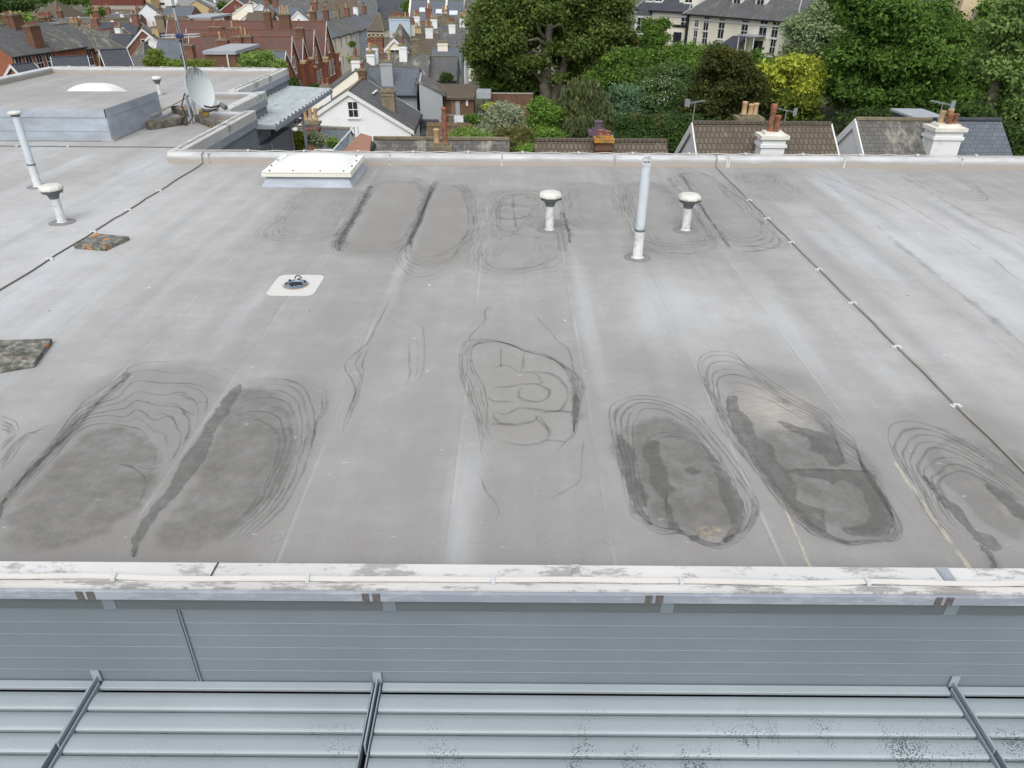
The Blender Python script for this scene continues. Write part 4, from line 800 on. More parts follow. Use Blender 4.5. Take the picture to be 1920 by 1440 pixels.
plank(G(203, 266), G(276, 229), .22, 'pale flat board lying on the roof by the plinth corner', .004, .01)
plank(G(282, 234), G(352, 197), .2, 'weathered board resting on the kerb blocks behind the dish', .17, .20)
kerb(G(270, 228), G(291, 222), .16, .13, 'mossy broken block against the plinth side')
o = thing('satellite_dish', 'large white satellite dish with dirty streaked face on the rear roof', 'satellite dish', dc)
az, el = math.radians(76), math.radians(14)      # facing direction: towards the right-front
f = Vector((math.sin(az)*math.cos(el), -math.cos(az)*math.cos(el), math.sin(el))); ctr = P(372, 166, dc.y)
Q = f.to_track_quat('Z', 'Y').to_matrix().to_4x4(); T = TR(ctr) @ Q
prof = [(r*.43, .13*(r)**2-.09) for r in [k/10 for k in range(11)]]
m = MB(); m.lathe([(max(r, .001), z) for r, z in prof]+[(.44, .05), (.435, .03)]+[(max(r, .001), z-.015) for r, z in prof[::-1]], (0, 0, 0), 40, T, closed=False, sy=.98); db = m.build('reflector', 'dish', o, smooth='auto')
m = MB(); top = ctr-f*.1; m.tube([dc, (dc.x, dc.y, .5), (dc.x, dc.y, ctr.z-.15), top], .032, 10); m.build('post', 'steel', o, smooth='auto')
arm0 = ctr+Q.to_3x3() @ Vector((0, 0, -.08)); lnb = P(416, 197, dc.y-.3); bot = P(375, 197, dc.y)
m = MB(); m.tube([bot, (bot+lnb)/2+Vector((0, 0, -.05)), lnb], .018, 8); m.build('feed_arm', 'black', o)
m = MB(); dirn = (ctr-lnb).normalized(); m.tube([lnb-dirn*.12, lnb-dirn*.02], .055, 12); m.tube([lnb-dirn*.02, lnb+dirn*.05], [.03, .05], 12); m.build('feed_horn', 'cap_g', o)
m = MB(); m.tube([lnb+dirn*.052, lnb+dirn*.07], .052, 12); m.build('horn_cap', 'trim', o)
cb = [(dc.x+.0, dc.y-.05, .65), (dc.x-.1, dc.y-.1, .4), (dc.x-.05, dc.y-.12, .2), (dc.x-.15, dc.y-.22, .05), (dc.x+.0, dc.y-.3, .02), (dc.x+.12, dc.y-.2, .15), (dc.x+.05, dc.y, .35)]
m = MB(); m.tube(cb, .013, 6); m.tube([bot, bot+Vector((.1, -.05, -.14)), (bot+lnb)/2+Vector((0, 0, -.12)), lnb], .011, 6); m.build('cable_loop', 'black', o)
mc = G(368, 222, 0); o = thing('antenna_mast', 'tall thin steel aerial mast rising behind the satellite dish', 'aerial mast', mc)
m = MB(); m.tube([mc, mc+Vector((0, 0, 3.4))], .032, 10); m.build('pole', 'steel', o, smooth='auto')
m = MB(); m.tube([mc+Vector((.02, -.035, .5)), mc+Vector((.03, -.04, 1.2)), mc+Vector((.0, -.04, 2.02))], .01, 6); m.build('pole_cable', 'black', o)
hz = P(340, 67, mc.y).z
for zz in (hz-1.0, hz-.12, hz+.55): m = MB(); m.lathe([(.04, zz), (.04, zz+.03)], mc, 12); m.build('clamp', 'black', o)
m = MB(); m.bbox(mc+Vector((.02, -.03, hz)), (.17, .09, .09)); m.build('junction_box', plain('dark_blue_plastic', lin(44, 48, 84), .5), o, bevel=.015)
m = MB()
for k in range(2):
    zz = hz+.02-.05*k; L_ = [(-.42, .05), (-.4, .16), (.35, .16), (.42, .05), (.35, -.06), (-.4, -.06), (-.42, .05)]
    m.tube([mc+Vector((a+.02, b, zz+(a*.03))) for a, b in L_], .007, 6)
m.build('dipole', 'steel', o)

# corrugated canopy
o = thing('corrugated_canopy', 'pale corrugated lean-to canopy beside the stepped cladding', 'canopy', (-6.7, 22, -.4))
m = MB(); vs = []; n = 120; Y0, Y1 = 18.95, 25.4
for k in range(n+1):
    y = Y0+(Y1-Y0)*k/n; zz = .035*math.sin(k/n*2*PI*17)
    for x, dz in ((-7.4, .02), (-6.75, -.01), (-6.02, -.06)): vs.append((x, y, -.36+dz+zz))
m.add(vs, [(3*k+j, 3*k+j+1, 3*k+4+j, 3*k+3+j) for k in range(n) for j in (0, 1)]); m.build('sheet', 'corrug', o, smooth=True)
m = MB(); m.box((-6.03, Y0-.02, -.55), (-5.99, Y1, -.43)); m.box((-7.4, Y0-.06, -.5), (-5.99, Y0-.02, -.40)); m.build('fascia', 'galv', o)
for y in (19.5, 21.5): m = MB(); m.box((-7.4, y, -.60), (-6.05, y+.05, -.46)); m.build('bearer', 'panel_d', o)
for x in (-6.1,): m = MB(); m.box((x, 21.7, -3), (x+.06, 21.78, -.5)); m.build('post', 'steel', o)

# ------------------------------------------------------------------ houses
def pot(m, c, h=.55, r=.13): m.lathe([(r*1.05, 0), (r*.92, .06), (r*.8, h*.75), (r*.95, h*.82), (r*1.0, h*.95), (r*.8, h)], c, 9)
def chimney(parent, c, w, d, h, T, mat, n=2, potm='pot_r', ph=.55, cap='capstone', nm='chimney', far=False, r=.13):
    """stack with base centre c (in frame T), width w across, depth d"""
    m = MB(); m.bbox((c[0], c[1], c[2]+h/2), (w, d, h), 0, T); m.bbox((c[0], c[1], c[2]+h-.22), (w+.10, d+.10, .10), 0, T)
    st = m.build(nm, mat, parent)
    m = MB(); m.bbox((c[0], c[1], c[2]+h+.06), (w+.16, d+.16, .12), 0, T); m.bbox((c[0], c[1], c[2]+h+.16), (w*.8, d*.7, .1), 0, T); m.build('cap', cap, st)
    al = w > d
    for k in range(n):
        u = (k+.5)/n-.5; q = (c[0]+(u*w if al else 0), c[1]+(0 if al else u*d), c[2]+h+.15)
        m = MB(); hh = ph*random.uniform(.75, 1.15); pot(m, (0, 0, 0), hh, r); m.v = [tuple(T @ Vector((v[0]+q[0], v[1]+q[1], v[2]+q[2]))) for v in m.v]
        m.build('pot', potm if random.random() < .75 else ('pot_b' if potm == 'pot_r' else 'pot_r'), st, smooth='auto')
    return st
def window(parent, T, w, h, bars=True, mats=('trim', 'glass'), far=False, sill=True):
    """T: frame centre, x right, z up, -y outwards"""
    m = MB(); t_ = .07; d = .05
    m.box((-w/2, -d, -h/2), (-w/2+t_, 0, h/2), T); m.box((w/2-t_, -d, -h/2), (w/2, 0, h/2), T); m.box((-w/2+t_, -d, h/2-t_), (w/2-t_, 0, h/2), T); m.box((-w/2+t_, -d, -h/2), (w/2-t_, 0, -h/2+t_), T)
    if bars: m.box((-w/2+t_, -d+.005, -.03), (w/2-t_, 0, .03), T); m.box((-.02, -d+.01, -h/2+t_), (.02, 0, -.031), T); m.box((-.02, -d+.01, .031), (.02, 0, h/2-t_), T)
    if sill: m.box((-w/2-.08, -.14, -h/2-.09), (w/2+.08, 0, -h/2-.001), T)
    f = m.build('window', mats[0], parent); m = MB(); m.box((-w/2+t_, -.022, -h/2+t_), (w/2-t_, -.004, h/2-t_), T); m.build('pane', mats[1], f)
def house(label, A, Bp, W, rh, wall, roof, hip=0, chim=(), wn=(0, 0), wsz=(.95, 1.5), gwin=(), barge=None, over=.25, gzv=None, name='terraced_house', cat='house', group=None, fw=None, sky=(), ridge='capstone', extra=None, rw=None, bars=True, asym=(1, 1), wside='F'):
    A = Vector(A); Bp = Vector(Bp); z = (A.z+Bp.z)/2; A.z = Bp.z = z; mid = (A+Bp)/2; L = (Bp-A).length; ang = math.atan2(Bp.y-A.y, Bp.x-A.x)
    if ang > math.radians(82): ang -= PI
    if ang <= -math.radians(98): ang += PI
    g = gzv if gzv is not None else gz(mid.x, mid.y)-.6
    h0 = thing(name, label, cat, (mid.x, mid.y, g), group)
    T = TR((mid.x, mid.y, 0)) @ RZ(ang); l = L/2; w = W/2; e = z-rh
    m = MB()
    if hip:
        m.box((-l, -w, g), (l, w, e), T)
    else:
        wa, wb = w*asym[0], w*asym[1]; ea, eb = z-rh*asym[0], z-rh*asym[1]
        vs = [(-l, -wa, g), (l, -wa, g), (l, wb, g), (-l, wb, g), (-l, -wa, ea), (l, -wa, ea), (l, wb, eb), (-l, wb, eb), (-l, 0, z-.02), (l, 0, z-.02)]
        m.add(vs, [(0, 1, 5, 4), (2, 3, 7, 6), (1, 2, 6, 9, 5), (3, 0, 4, 8, 7), (4, 5, 9, 8), (8, 9, 6, 7), (0, 3, 2, 1)], T)
    m.build('wall', wall, h0)
    m = MB(); t_ = .13; sl = rh/w; ov = over
    if hip:
        hx = l-min(hip, l-.05); l2 = l+ov; w2 = w+ov; e2 = e-ov*sl*.0
        vs = [(-l2, -w2, e2), (l2, -w2, e2), (l2, w2, e2), (-l2, w2, e2), (-hx, 0, z), (hx, 0, z), (-l2, -w2, e2-.1), (l2, -w2, e2-.1), (l2, w2, e2-.1), (-l2, w2, e2-.1)]
        m.add(vs, [(0, 1, 5, 4), (1, 2, 5), (2, 3, 4, 5), (3, 0, 4), (6, 7, 1, 0), (7, 8, 2, 1), (8, 9, 3, 2), (9, 6, 0, 3), (6, 9, 8, 7)], T)
    else:
        l2 = l+(ov*.5 if barge else .05)
        for sgn in (-1, 1):
            ws = w*asym[0 if sgn < 0 else 1]; y1 = sgn*(ws+ov); z1 = z-sl*(ws+ov)
            a = [(-l2, 0, z), (l2, 0, z), (l2, y1, z1), (-l2, y1, z1)]; b = [(x, y, q+t_) for x, y, q in a]
            fs = [(0, 1, 2, 3), (7, 6, 5, 4), (0, 4, 5, 1), (1, 5, 6, 2), (2, 6, 7, 3), (3, 7, 4, 0)]
            if sgn > 0: fs = [tuple(reversed(f_)) for f_ in fs]
            m.add(a+b, fs, T)
    R = m.build('roof', roof, h0)
    m = MB(); hx = l if not hip else l-min(hip, l-.05)
    if hx > .3:
        m.box((-hx-.04, -.09, z+(.0 if hip else t_-.02)), (hx+.04, .09, z+(.0 if hip else t_)+.07), T); m.build('ridge_tiles', ridge, R)
    if hip and ridge:
        m = MB()
        for sx in (-1, 1):
            for sy in (-1, 1): m.tube([T @ Vector((sx*hx, 0, z)), T @ Vector((sx*(l+ov), sy*(w+ov), e))], .07, 5)
        m.build('hip_tiles', ridge, R)
    # gutters
    for sgn in (-1, 1):
        ws = w*asym[0 if sgn < 0 else 1]; m = MB(); yy = sgn*(ws+ov); zz = z-sl*ws-(0 if hip else ov*sl); m.box((-l, min(yy, yy+sgn*.1), zz-.06), (l, max(yy, yy+sgn*.1), zz+.04), T); m.build('gutter', 'black' if not fw else fw, h0)
    if barge:
        for sx in (-1, 1):
            for sgn in (-1, 1):
                m = MB(); x0 = sx*(l2+.003); x1 = x0+sx*.05; ws = w*asym[0 if sgn < 0 else 1]; y1 = sgn*(ws+ov); z1 = z-sl*(ws+ov); a = [(x0, 0, z+t_+.02), (x0, y1, z1+t_+.02), (x0, y1, z1-.16), (x0, 0, z-.18)]
                b = [(x1, y, q) for _, y, q in a]; m.add(a+b, [(0, 1, 2, 3), (7, 6, 5, 4), (0, 4, 5, 1), (1, 5, 6, 2), (2, 6, 7, 3), (3, 7, 4, 0)], T); m.build('bargeboard', barge, h0)
    for q_ in chim:
        (u, v, cw, cd, ch, n, cm, pm) = q_[:8]; zz = z-abs(v)*rh
        chimney(h0, (u*l, v*w, zz-.4), cw, cd, ch+.4, T, cm, n, pm, *(q_[8:]))
    nc, nr = wn
    for r_ in range(nr):
        for k in range(nc):
            u = ((k+.5)/nc-.5)*L; zz = e-1.15-2.75*r_
            if zz-wsz[1]/2 < g+.3: continue
            if 'F' in wside: window(h0, T @ TR((u, -w-.003, zz)), wsz[0], wsz[1], bars)
            if 'B' in wside: window(h0, T @ TR((u, w+.003, zz)) @ RZ(PI), wsz[0], wsz[1], bars)
    for (sd, u, dz, ww, hh) in gwin:     # gable windows: side -1/1, offset, z relative to ridge
        window(h0, T @ TR((sd*(l+.003), u, z+dz)) @ RZ(PI/2*(-1 if sd < 0 else 1)) , ww, hh, bars)
    for (u, v, sw, sh) in sky:           # rooflights
        a_ = math.atan(sl); m = MB(); TT = T @ TR((u*l, v*w, z-abs(v)*rh+t_+.03)) @ Matrix.Rotation(a_ if v < 0 else -a_, 4, 'X'); m.box((-sw/2, -sh/2, -.02), (sw/2, sh/2, .04), TT); m.build('rooflight', 'lead', R)
        m = MB(); m.box((-sw/2+.08, -sh/2+.08, .041), (sw/2-.08, sh/2-.08, .05), TT); m.build('rooflight_glass', plain('rooflight_pane', lin(190, 200, 210), .1, var=.05), R)
    return h0, T, l, w, z, e
def wpos(parent, T, u, y, zz, w=1, h=1.6, **k): window(parent, T @ TR((u, y, zz)), w, h, **k)
# ------------------------------------------------------------------ cottages just beyond the rear coping
h, T, l, w, z, e = house('lichen spotted grey slate cottage with a tall red and a short buff chimney pot', P(703, 266, 27), P(953, 269, 27), 7, 2.4, 'greyr', 'slate_l', name='cottage', cat='cottage', chim=[])
st = MB(); c0 = P(827, 276, 25.2)
chimney(h, (c0.x, c0.y, c0.z-1.6), .62, .5, 1.55, Matrix(), 'brick_br', 0)
m = MB(); pot(m, (c0.x-.14, c0.y, c0.z+.1), .5, .11); m.build('pot', 'pot_b', h, smooth='auto')
m = MB(); pot(m, (c0.x+.14, c0.y, c0.z+.1), .95, .10); m.lathe([(.07, .95), (.07, 1.1), (.09, 1.11), (.09, 1.16), (.02, 1.2)], (c0.x+.14, c0.y, c0.z+.1), 10); m.build('pot', 'pot_r', h, smooth='auto')
h, T, l, w, z, e = house('brown tiled cottage roof with a purple chimney behind its ridge', P(1005, 270, 27), P(1247, 271, 27), 7, 2.4, 'brick_br', 'tile_b', name='cottage', cat='cottage', ridge='tile_b')
c0 = P(1132, 262, 26.6); chimney(h, (c0.x, c0.y, c0.z-1.2), .56, .5, 1.15, Matrix(), 'brick_br', 2, 'pot_r', .22, 'caporange')
c0 = P(1121, 246, 28.2); st = chimney(h, (c0.x, c0.y, c0.z-2.2), .56, .5, 2.1, Matrix(), 'purple', 0, cap='purple')
m = MB(); m.bbox((c0.x, c0.y, c0.z+.2), (.24, .24, .28)); m.bbox((c0.x, c0.y, c0.z+.35), (.30, .30, .05)); m.build('pot', 'purple', st)
m = MB(); m.tube([(c0.x+.25, c0.y, c0.z-.05), (c0.x+.55, c0.y, c0.z-.2)], .012, 5); m.bbox((c0.x+.56, c0.y, c0.z-.22), (.06, .05, .14)); m.build('camera_bracket', 'trim', st)
h, T, l, w, z, e = house('brown concrete tiled cottage with white gable and white chimney in front', P(1300, 238, 27), P(1554, 239, 27), 7.5, 2.6, 'white', 'tile_b', name='cottage', cat='cottage', over=.08, barge='trim', ridge='tile_b')
c0 = P(1447, 258, 25.6); st = chimney(h, (c0.x, c0.y, c0.z-2), .80, .62, 2.0, Matrix(), 'white', 0, cap='capwhite')
for dx, hh, dy in ((-.10, .95, 0), (.08, .6, -.05)): m = MB(); pot(m, (c0.x+dx, c0.y+dy, c0.z+.14), hh, .115); m.build('pot', 'pot_r', st, smooth='auto')
c0 = P(1404, 222, 28.6); st = chimney(h, (c0.x, c0.y, c0.z-1.8), .82, .62, 1.75, Matrix(), 'white', 0, cap='capstone')
for dx, hh in ((-.22, .5), (.02, .42), (.2, .45)): m = MB(); pot(m, (c0.x+dx, c0.y, c0.z+.1), hh, .11); m.build('pot', 'pot_b', st, smooth='auto')
h, T, l, w, z, e = house('grey lichened slate cottage with a white gable end facing left', P(1605, 231, 27), P(1746, 231.5, 27), 7.5, 2.8, 'white', 'slate_l', name='cottage', cat='cottage', over=.08, barge='trim', asym=(1, .42))
h, T, l, w, z, e = house('new dark slate cottage at far right with a broad white chimney', P(1747, 231.5, 27), P(1872, 232, 27), 7.5, 2.8, 'white', 'slate_b', name='cottage', cat='cottage', asym=(1, .42), ridge='slate_d')
c0 = P(1770, 246, 25.9); st = chimney(h, (c0.x, c0.y, c0.z-2.2), .95, .75, 2.25, Matrix(), 'white', 0, cap='capwhite')
for dx, hh, mt, dy in ((-.16, .5, 'pot_b', .1), (.02, .42, 'pot_r', -.1), (.26, .42, 'pot_r', 0), (.12, .55, 'pot_b', .15)): m = MB(); pot(m, (c0.x+dx, c0.y+dy, c0.z+.16), hh, .11); m.build('pot', mt, st, smooth='auto')
a = P(1712, 219, 28.6); b = P(1765, 219, 28.6)
m = MB(); m.box((a.x, 28, a.z-1.2), (b.x, 30.2, a.z-.05)); dm = m.build('dormer', 'slate_d', h); m = MB(); m.box((a.x-.1, 27.9, a.z-.049), (b.x+.1, 30.3, a.z+.03)); m.build('dormer_top', 'lead', dm)
def aerial(px, py, Y, hgt, label, r=0.0, n=7):
    c = P(px, py, Y); o = thing('tv_aerial', label, 'tv aerial', c); m = MB(); m.tube([c, c+Vector((0, 0, hgt))], .014, 6); m.build('pole', 'steel', o)
    m = MB(); T = TR(c+Vector((0, 0, hgt-.03))) @ RZ(r); m.tube([T @ Vector((-.32, 0, 0)), T @ Vector((.42, 0, .05))], .010, 5)
    for k in range(n): x = -.25+.65*k/(n-1); m.tube([T @ Vector((x, -.13, x*.06)), T @ Vector((x, .13, x*.06))], .006, 4)
    m.bbox(T @ Vector((-.33, 0, 0)), (.03, .25, .25), r); m.build('yagi', 'steel', o)
aerial(1297, 243, 27, .95, 'small aerial on the left gable of the brown tiled cottage', .4)
aerial(1468, 244, 27.6, .7, 'small aerial right of the brown cottage chimney pots', 2.4, 5)
aerial(1752, 250, 25.9, 1.0, 'large aerial tied to the far right white chimney', 2.2, 12)

# ------------------------------------------------------------------ neighbour terrace with railing
o = thing('roof_terrace', 'small neighbouring roof terrace with planters below the corrugated canopy', 'roof terrace', (-6, 22, -12))
m = MB(); m.box((-7.0, 19.0, -11.9), (-4.4, 24.8, -2.5)); m.build('terrace_floor', 'concrete', o)
zt = P(600, 237, 24.5).z
def rail(a, b, r=.025): m = MB(); m.tube([a, b], r, 8); return m
R0 = thing('terrace_railing', 'white metal railing round the small roof terrace', 'railing', (-5.5, 22, -2.5))
cs = [P(540, 237, 24.5), P(664, 240, 24.5), P(624, 277, 21.0), P(590, 277, 21.0), P(575, 290, 20.2)]
for q in cs: q.z = zt
for a, b in zip(cs[:-1], cs[1:]): rail(a, b).build('top_rail', 'trim', R0)
c5 = P(672, 249, 24.6); c5.z = zt
for a in (cs[1], cs[2], c5): rail(a, a-Vector((0, 0, 1.1)), .022).build('post', 'trim', R0)
for dz in (.25, .5, .75, 1.0): rail(cs[1]-Vector((0, 0, dz)), cs[2]-Vector((0, 0, dz)), .008).build('wire', 'steel', R0)
m = MB(); a = cs[2]+Vector((.22, 0, -.95)); b = cs[1]+Vector((.55, -.2, -.15)); m.tube([a-Vector((0,0,.3)), (a+b)/2-Vector((0, 0, .2)), b-Vector((0,0,.4))], [.12, .22, .16], 12); m.build('covered_barbecue', 'black', label='black covered bundle behind the terrace railing', cat='cover', smooth=True)
o = thing('brick_parapet_wall', 'brick pier with sloping terracotta coping right of the terrace', 'wall', (-4, 21, -12))
a = [P(640, 290, 20.4), P(697, 290, 20.4), P(697, 256, 22.6), P(676, 250, 23.6)]
ztp = P(690, 252, 23.4).z
pa = [G(640, 285, ztp), G(693, 285, ztp), G(697, 255, ztp), G(676, 249, ztp)]
m = MB(); m.prism([(v.x, v.y) for v in pa], ztp-.10, ztp); m.build('coping', 'terrac', o, bevel=.02)
cx_ = sum(v.x for v in pa)/4; cy_ = sum(v.y for v in pa)/4
m = MB(); m.prism([(cx_+(v.x-cx_)*.9, cy_+(v.y-cy_)*.9) for v in pa], -11.9, ztp-.10); m.build('brickwork', 'brick_br', o)

# ------------------------------------------------------------------ the houses down the hill
WH, BR = 'white', 'brick'
h, T, l, w, z, e = house('white rendered gable cottage with one small sash window facing the roof', P(653, 174, 60), P(681, 147.5, 68), 9.4, 2.85, WH, 'slate', barge='trim', name='white_gable_house', gwin=[(1, .25, -1.25, .85, 1.25)],
    chim=[(-.95, 0, .9, .6, .7, 2, 'brick_br', 'pot_r'), (-.5, -.62, .75, .75, 1.4, 2, 'white', 'pot_r')])
c0 = P(728, 177, 62.5); chimney(h, (c0.x, c0.y, c0.z-2.4), 1.05, .8, 2.6, Matrix(), 'capstone', 2, 'pot_r', .12)
m = MB(); m.bbox(P(703, 172, 64.5), (.18, 2.0, .06)); m.build('roof_flashing', 'trim', h)
h, T, l, w, z, e = house('grey rendered house with blue slate roof and pale chimney breast', P(688, 127, 75), P(786, 127.5, 75), 6.4, 1.9, 'greyr', 'slate_b', name='grey_house', ridge='capstone', chim=[(-.1, -.66, 1.1, .7, 2.0, 2, 'greyr', 'pot_b', .9)])
h, T, l, w, z, e = house('slate roofed house on the street with a white chimney and three pots', P(666, 128, 72), P(690, 112, 84), 9, 3, 'cream', 'slate', name='street_house', chim=[(.8, .0, 1.2, .8, .9, 3, 'white', 'pot_r', .8), (-.4, .15, 1.1, .8, 1.2, 3, 'white', 'pot_b', .7)])
h, T, l, w, z, e = house('grey lean-to wing with low slate roof above the yard', P(787, 151, 69), P(790, 145, 75), 3.9, 1.0, 'greyr', 'slate_l', name='rear_wing', asym=(.05, 1), ridge='lead')
wpos(h, T @ TR((l, 0, 0)) @ RZ(PI/2), .75, -.0, z-4.2, .8, 1.3, bars=False)
m = MB(); q = T @ Vector((l+.4, .7, z-3.3)); m.bbox(q, (1.6, .7, .5)); m.build('door_canopy', 'slate_d', h)
h, T, l, w, z, e = house('lichened slate house with two white chimneys, behind the grey house', P(700, 102, 83), P(806, 104, 83), 7, 2.2, 'greyr', 'slate_l', name='slate_house', chim=[(-.95, -.3, 1.1, .8, 1.5, 3, 'white', 'pot_r', .7), (.1, -.2, .8, .8, 1.4, 2, 'white', 'pot_r', .8)], wn=(2, 1))
h, T, l, w, z, e = house('grey slate wing with a dark rear wall and drainpipe', P(808, 108, 84), P(858, 108, 84), 6, 1.8, 'greyr', 'slate', name='rear_wing', wn=(1, 1))
h, T, l, w, z, e = house('little cream gable with a square window among slate roofs', P(739, 75, 90), P(745, 64.5, 97), 5, 2.3, 'cream', 'tile_b', barge='trim', name='cream_gable_house', gwin=[(1, 0, -1.6, 1.2, 1.2)], asym=(1, 2.0), chim=[(.3, .9, 1.1, .9, 1.8, 0, 'capstone', 'pot_r')])
c0 = P(705, 70, 93); chimney(h, (c0.x, c0.y, c0.z-3), 1.6, 1.0, 3.0, Matrix(), 'brick', 3, 'pot_b', .3, 'capstone')
h, T, l, w, z, e = house('broad hipped slate roof under a wide pale blue chimney stack', P(735, 45, 104), P(765, 45, 104), 12, 3.4, 'greyr', 'slate_l', name='hipped_house', hip=2.5, over=.3)
c0 = P(749, 32, 108); chimney(h, (c0.x, c0.y, c0.z-2.5), 2.8, .8, 2.4, Matrix(), 'paleblue', 7, 'pot_r', .6, 'capstone')
h, T, l, w, z, e = house('blue slate roofed block with cream boxed chimney at the garden edge', P(812, 89, 95), P(866, 89, 95), 6.5, 2.2, 'greyr', 'slate_b', name='slate_house', chim=[(-.3, -.1, 1.2, .8, .8, 0, 'cream', 'pot_r')], wn=(1, 1))
h, T, l, w, z, e = house('white ended terrace house at the edge of the big tree', P(822, 62, 112), P(874, 60, 112), 7.5, 2.4, WH, 'slate', barge='trim', chim=[(.0, 0, .9, .8, 1.1, 3, 'white', 'pot_r', .7)], wn=(2, 1))
for i, (x0, x1, y, Y, cm, lab) in enumerate([(768, 822, 66, 110, 'cream', 'narrow slate house with cream chimney, left of the white ended terrace house'), (778, 830, 48, 124, WH, 'slate roofed house in a row of many pots, upper middle'), (832, 884, 46, 126, 'capstone', 'slate roofed house with stone chimney, in front of the grey hipped roof'), (800, 850, 33, 140, 'brick', 'slate house with red stack standing among crowded pots')]):
    house(lab, P(x0, y, Y), P(x1, y-1, Y), 7.5, 2.5, 'cream', random.choice(['slate', 'slate_l', 'tile_b']), chim=[(-.85, 0, 1.0, .8, 1.3, 3, cm, 'pot_r', .7), (.4, -.1, 1.0, .8, 1.2, 3, WH, 'pot_b', .7)], wn=(2, 1))
h, T, l, w, z, e = house('grey hipped roof bungalow near the dark trees', P(845, 25, 150), P(880, 26, 150), 11, 3, 'cream', 'slate_l', hip=4, name='bungalow', wn=(3, 1))
h, T, l, w, z, e = house('cream house with hipped brown roof and two upper windows', P(697, 23, 150), P(724, 23, 150), 11, 2.8, 'cream', 'tile_b', hip=3.4, name='cream_house', wn=(2, 1), wsz=(1.5, 1.6))
h, T, l, w, z, e = house('long blue slate terrace block with rooflights and raised party walls', P(770, 2, 195), P(872, 2, 195), 15, 5.5, 'tan', 'slate_b', name='terrace_block', sky=[(-.5, -.35, 2, 1.5), (.1, -.4, 2, 1.5), (.6, -.45, 2, 1.5)], wn=(6, 1))
for k in (-.34, .33, -1, 1):
    m = MB(); m.add([T @ Vector((k*l-.2, 0, z+.45)), T @ Vector((k*l+.2, 0, z+.45)), T @ Vector((k*l+.2, -w-.4, e+.2)), T @ Vector((k*l-.2, -w-.4, e+.2)), T @ Vector((k*l-.2, 0, z)), T @ Vector((k*l+.2, 0, z)), T @ Vector((k*l+.2, -w-.4, e-.3)), T @ Vector((k*l-.2, -w-.4, e-.3))], [(0, 3, 2, 1), (0, 4, 7, 3), (1, 2, 6, 5), (3, 7, 6, 2), (0, 1, 5, 4)]); m.build('party_wall', 'cream', h)
h, T, l, w, z, e = house('large pinkish grey timber clad building beside the big tree', P(872, -3, 190), P(925, -3, 190), 16, 3.5, plain('faded_timber', lin(150, 140, 132), .8, var=.1), 'slate', name='clad_building', cat='building')

# street terraces
cols = ['cream', 'cream', 'white', 'paleblue', 'white', 'white']
labs = ['cream corner house with a dark green shopfront on the left of the street', 'cream street house next to the corner shop', 'white street house, third along the left side of the street', 'pale blue street house between white ones', 'white street house beyond the pale blue one', 'last white house of the street terrace, farthest from the shop']
for k in range(6):
    y0 = 126+9.2*k; zr = -4.9-.2*k
    h, T, l, w, z, e = house(labs[k], (-33.6, y0, zr), (-33.6, y0+9.0, zr), 7.2, 2.1, cols[k], ['slate_b', 'slate', 'slate_l', 'slate', 'slate_b', 'slate'][k], hip=0, wn=(2, 2), wside='B', wsz=(.95, 1.6), chim=[(-.9, 0, 1.2, .9, 1.5, 4, ['brick_br', 'brick_br', 'capstone', 'brick', 'white', 'brick'][k], 'pot_r', .7)], name='street_house')
    if k == 0:
        m = MB(); m.box((-30.0, 126.2, -14.6), (-29.3, 132.5, -10.6)); sf = m.build('shopfront', plain('dark_green_paint', lin(70, 88, 76), .6), h)
        for j in range(5): m = MB(); m.box((-29.3, 126.5+1.2*j, -13.8), (-29.26, 127.5+1.2*j, -11.4)); m.build('shop_window', 'glass', sf)
        m = MB(); m.box((-30.0, 126, -10.6), (-29.0, 132.7, -10.3)); m.build('shop_cornice', 'trim', h)
        for j in range(2): m = MB(); m.box((-36.5+4*j, 125.9, -9.4), (-35.3+4*j, 125.995, -7.6)); m.build('blocked_window', 'trim', h)
for k in range(2):
    y0 = 100+9.4*k
    house(['brick and slate house across the street from the red gables', 'white house across the street with two chimneys', 'cream house across the street, third from the front', 'red brick house across the street near its far end', 'pale house at the far end across the street'][k], (-15.2, y0, -6.3-.15*k), (-15.2, y0+9.2, -6.3-.15*k), 7, 2.2, ['brick_br', WH, 'cream', BR, 'paleblue'][k], ['slate', 'tile_b', 'slate_l', 'slate', 'slate'][k], wn=(3, 2), wside='F', chim=[(.9, 0, 1.1, .9, 1.3, 4, ['brick', 'brick_br', WH, 'brick', 'brick_br'][k], 'pot_r', .7)], name='street_house')

h, T, l, w, z, e = house('low blue slate roof with buff pots seen through the terrace railing', P(560, 244, 46), P(655, 246, 46), 7, 1.8, 'white', 'slate_b', name='slate_cottage')
c0 = P(584, 232, 44.5); chimney(h, (c0.x, c0.y, c0.z-1.5), .9, .6, 1.5, Matrix(), 'brick', 3, 'pot_b', .75)
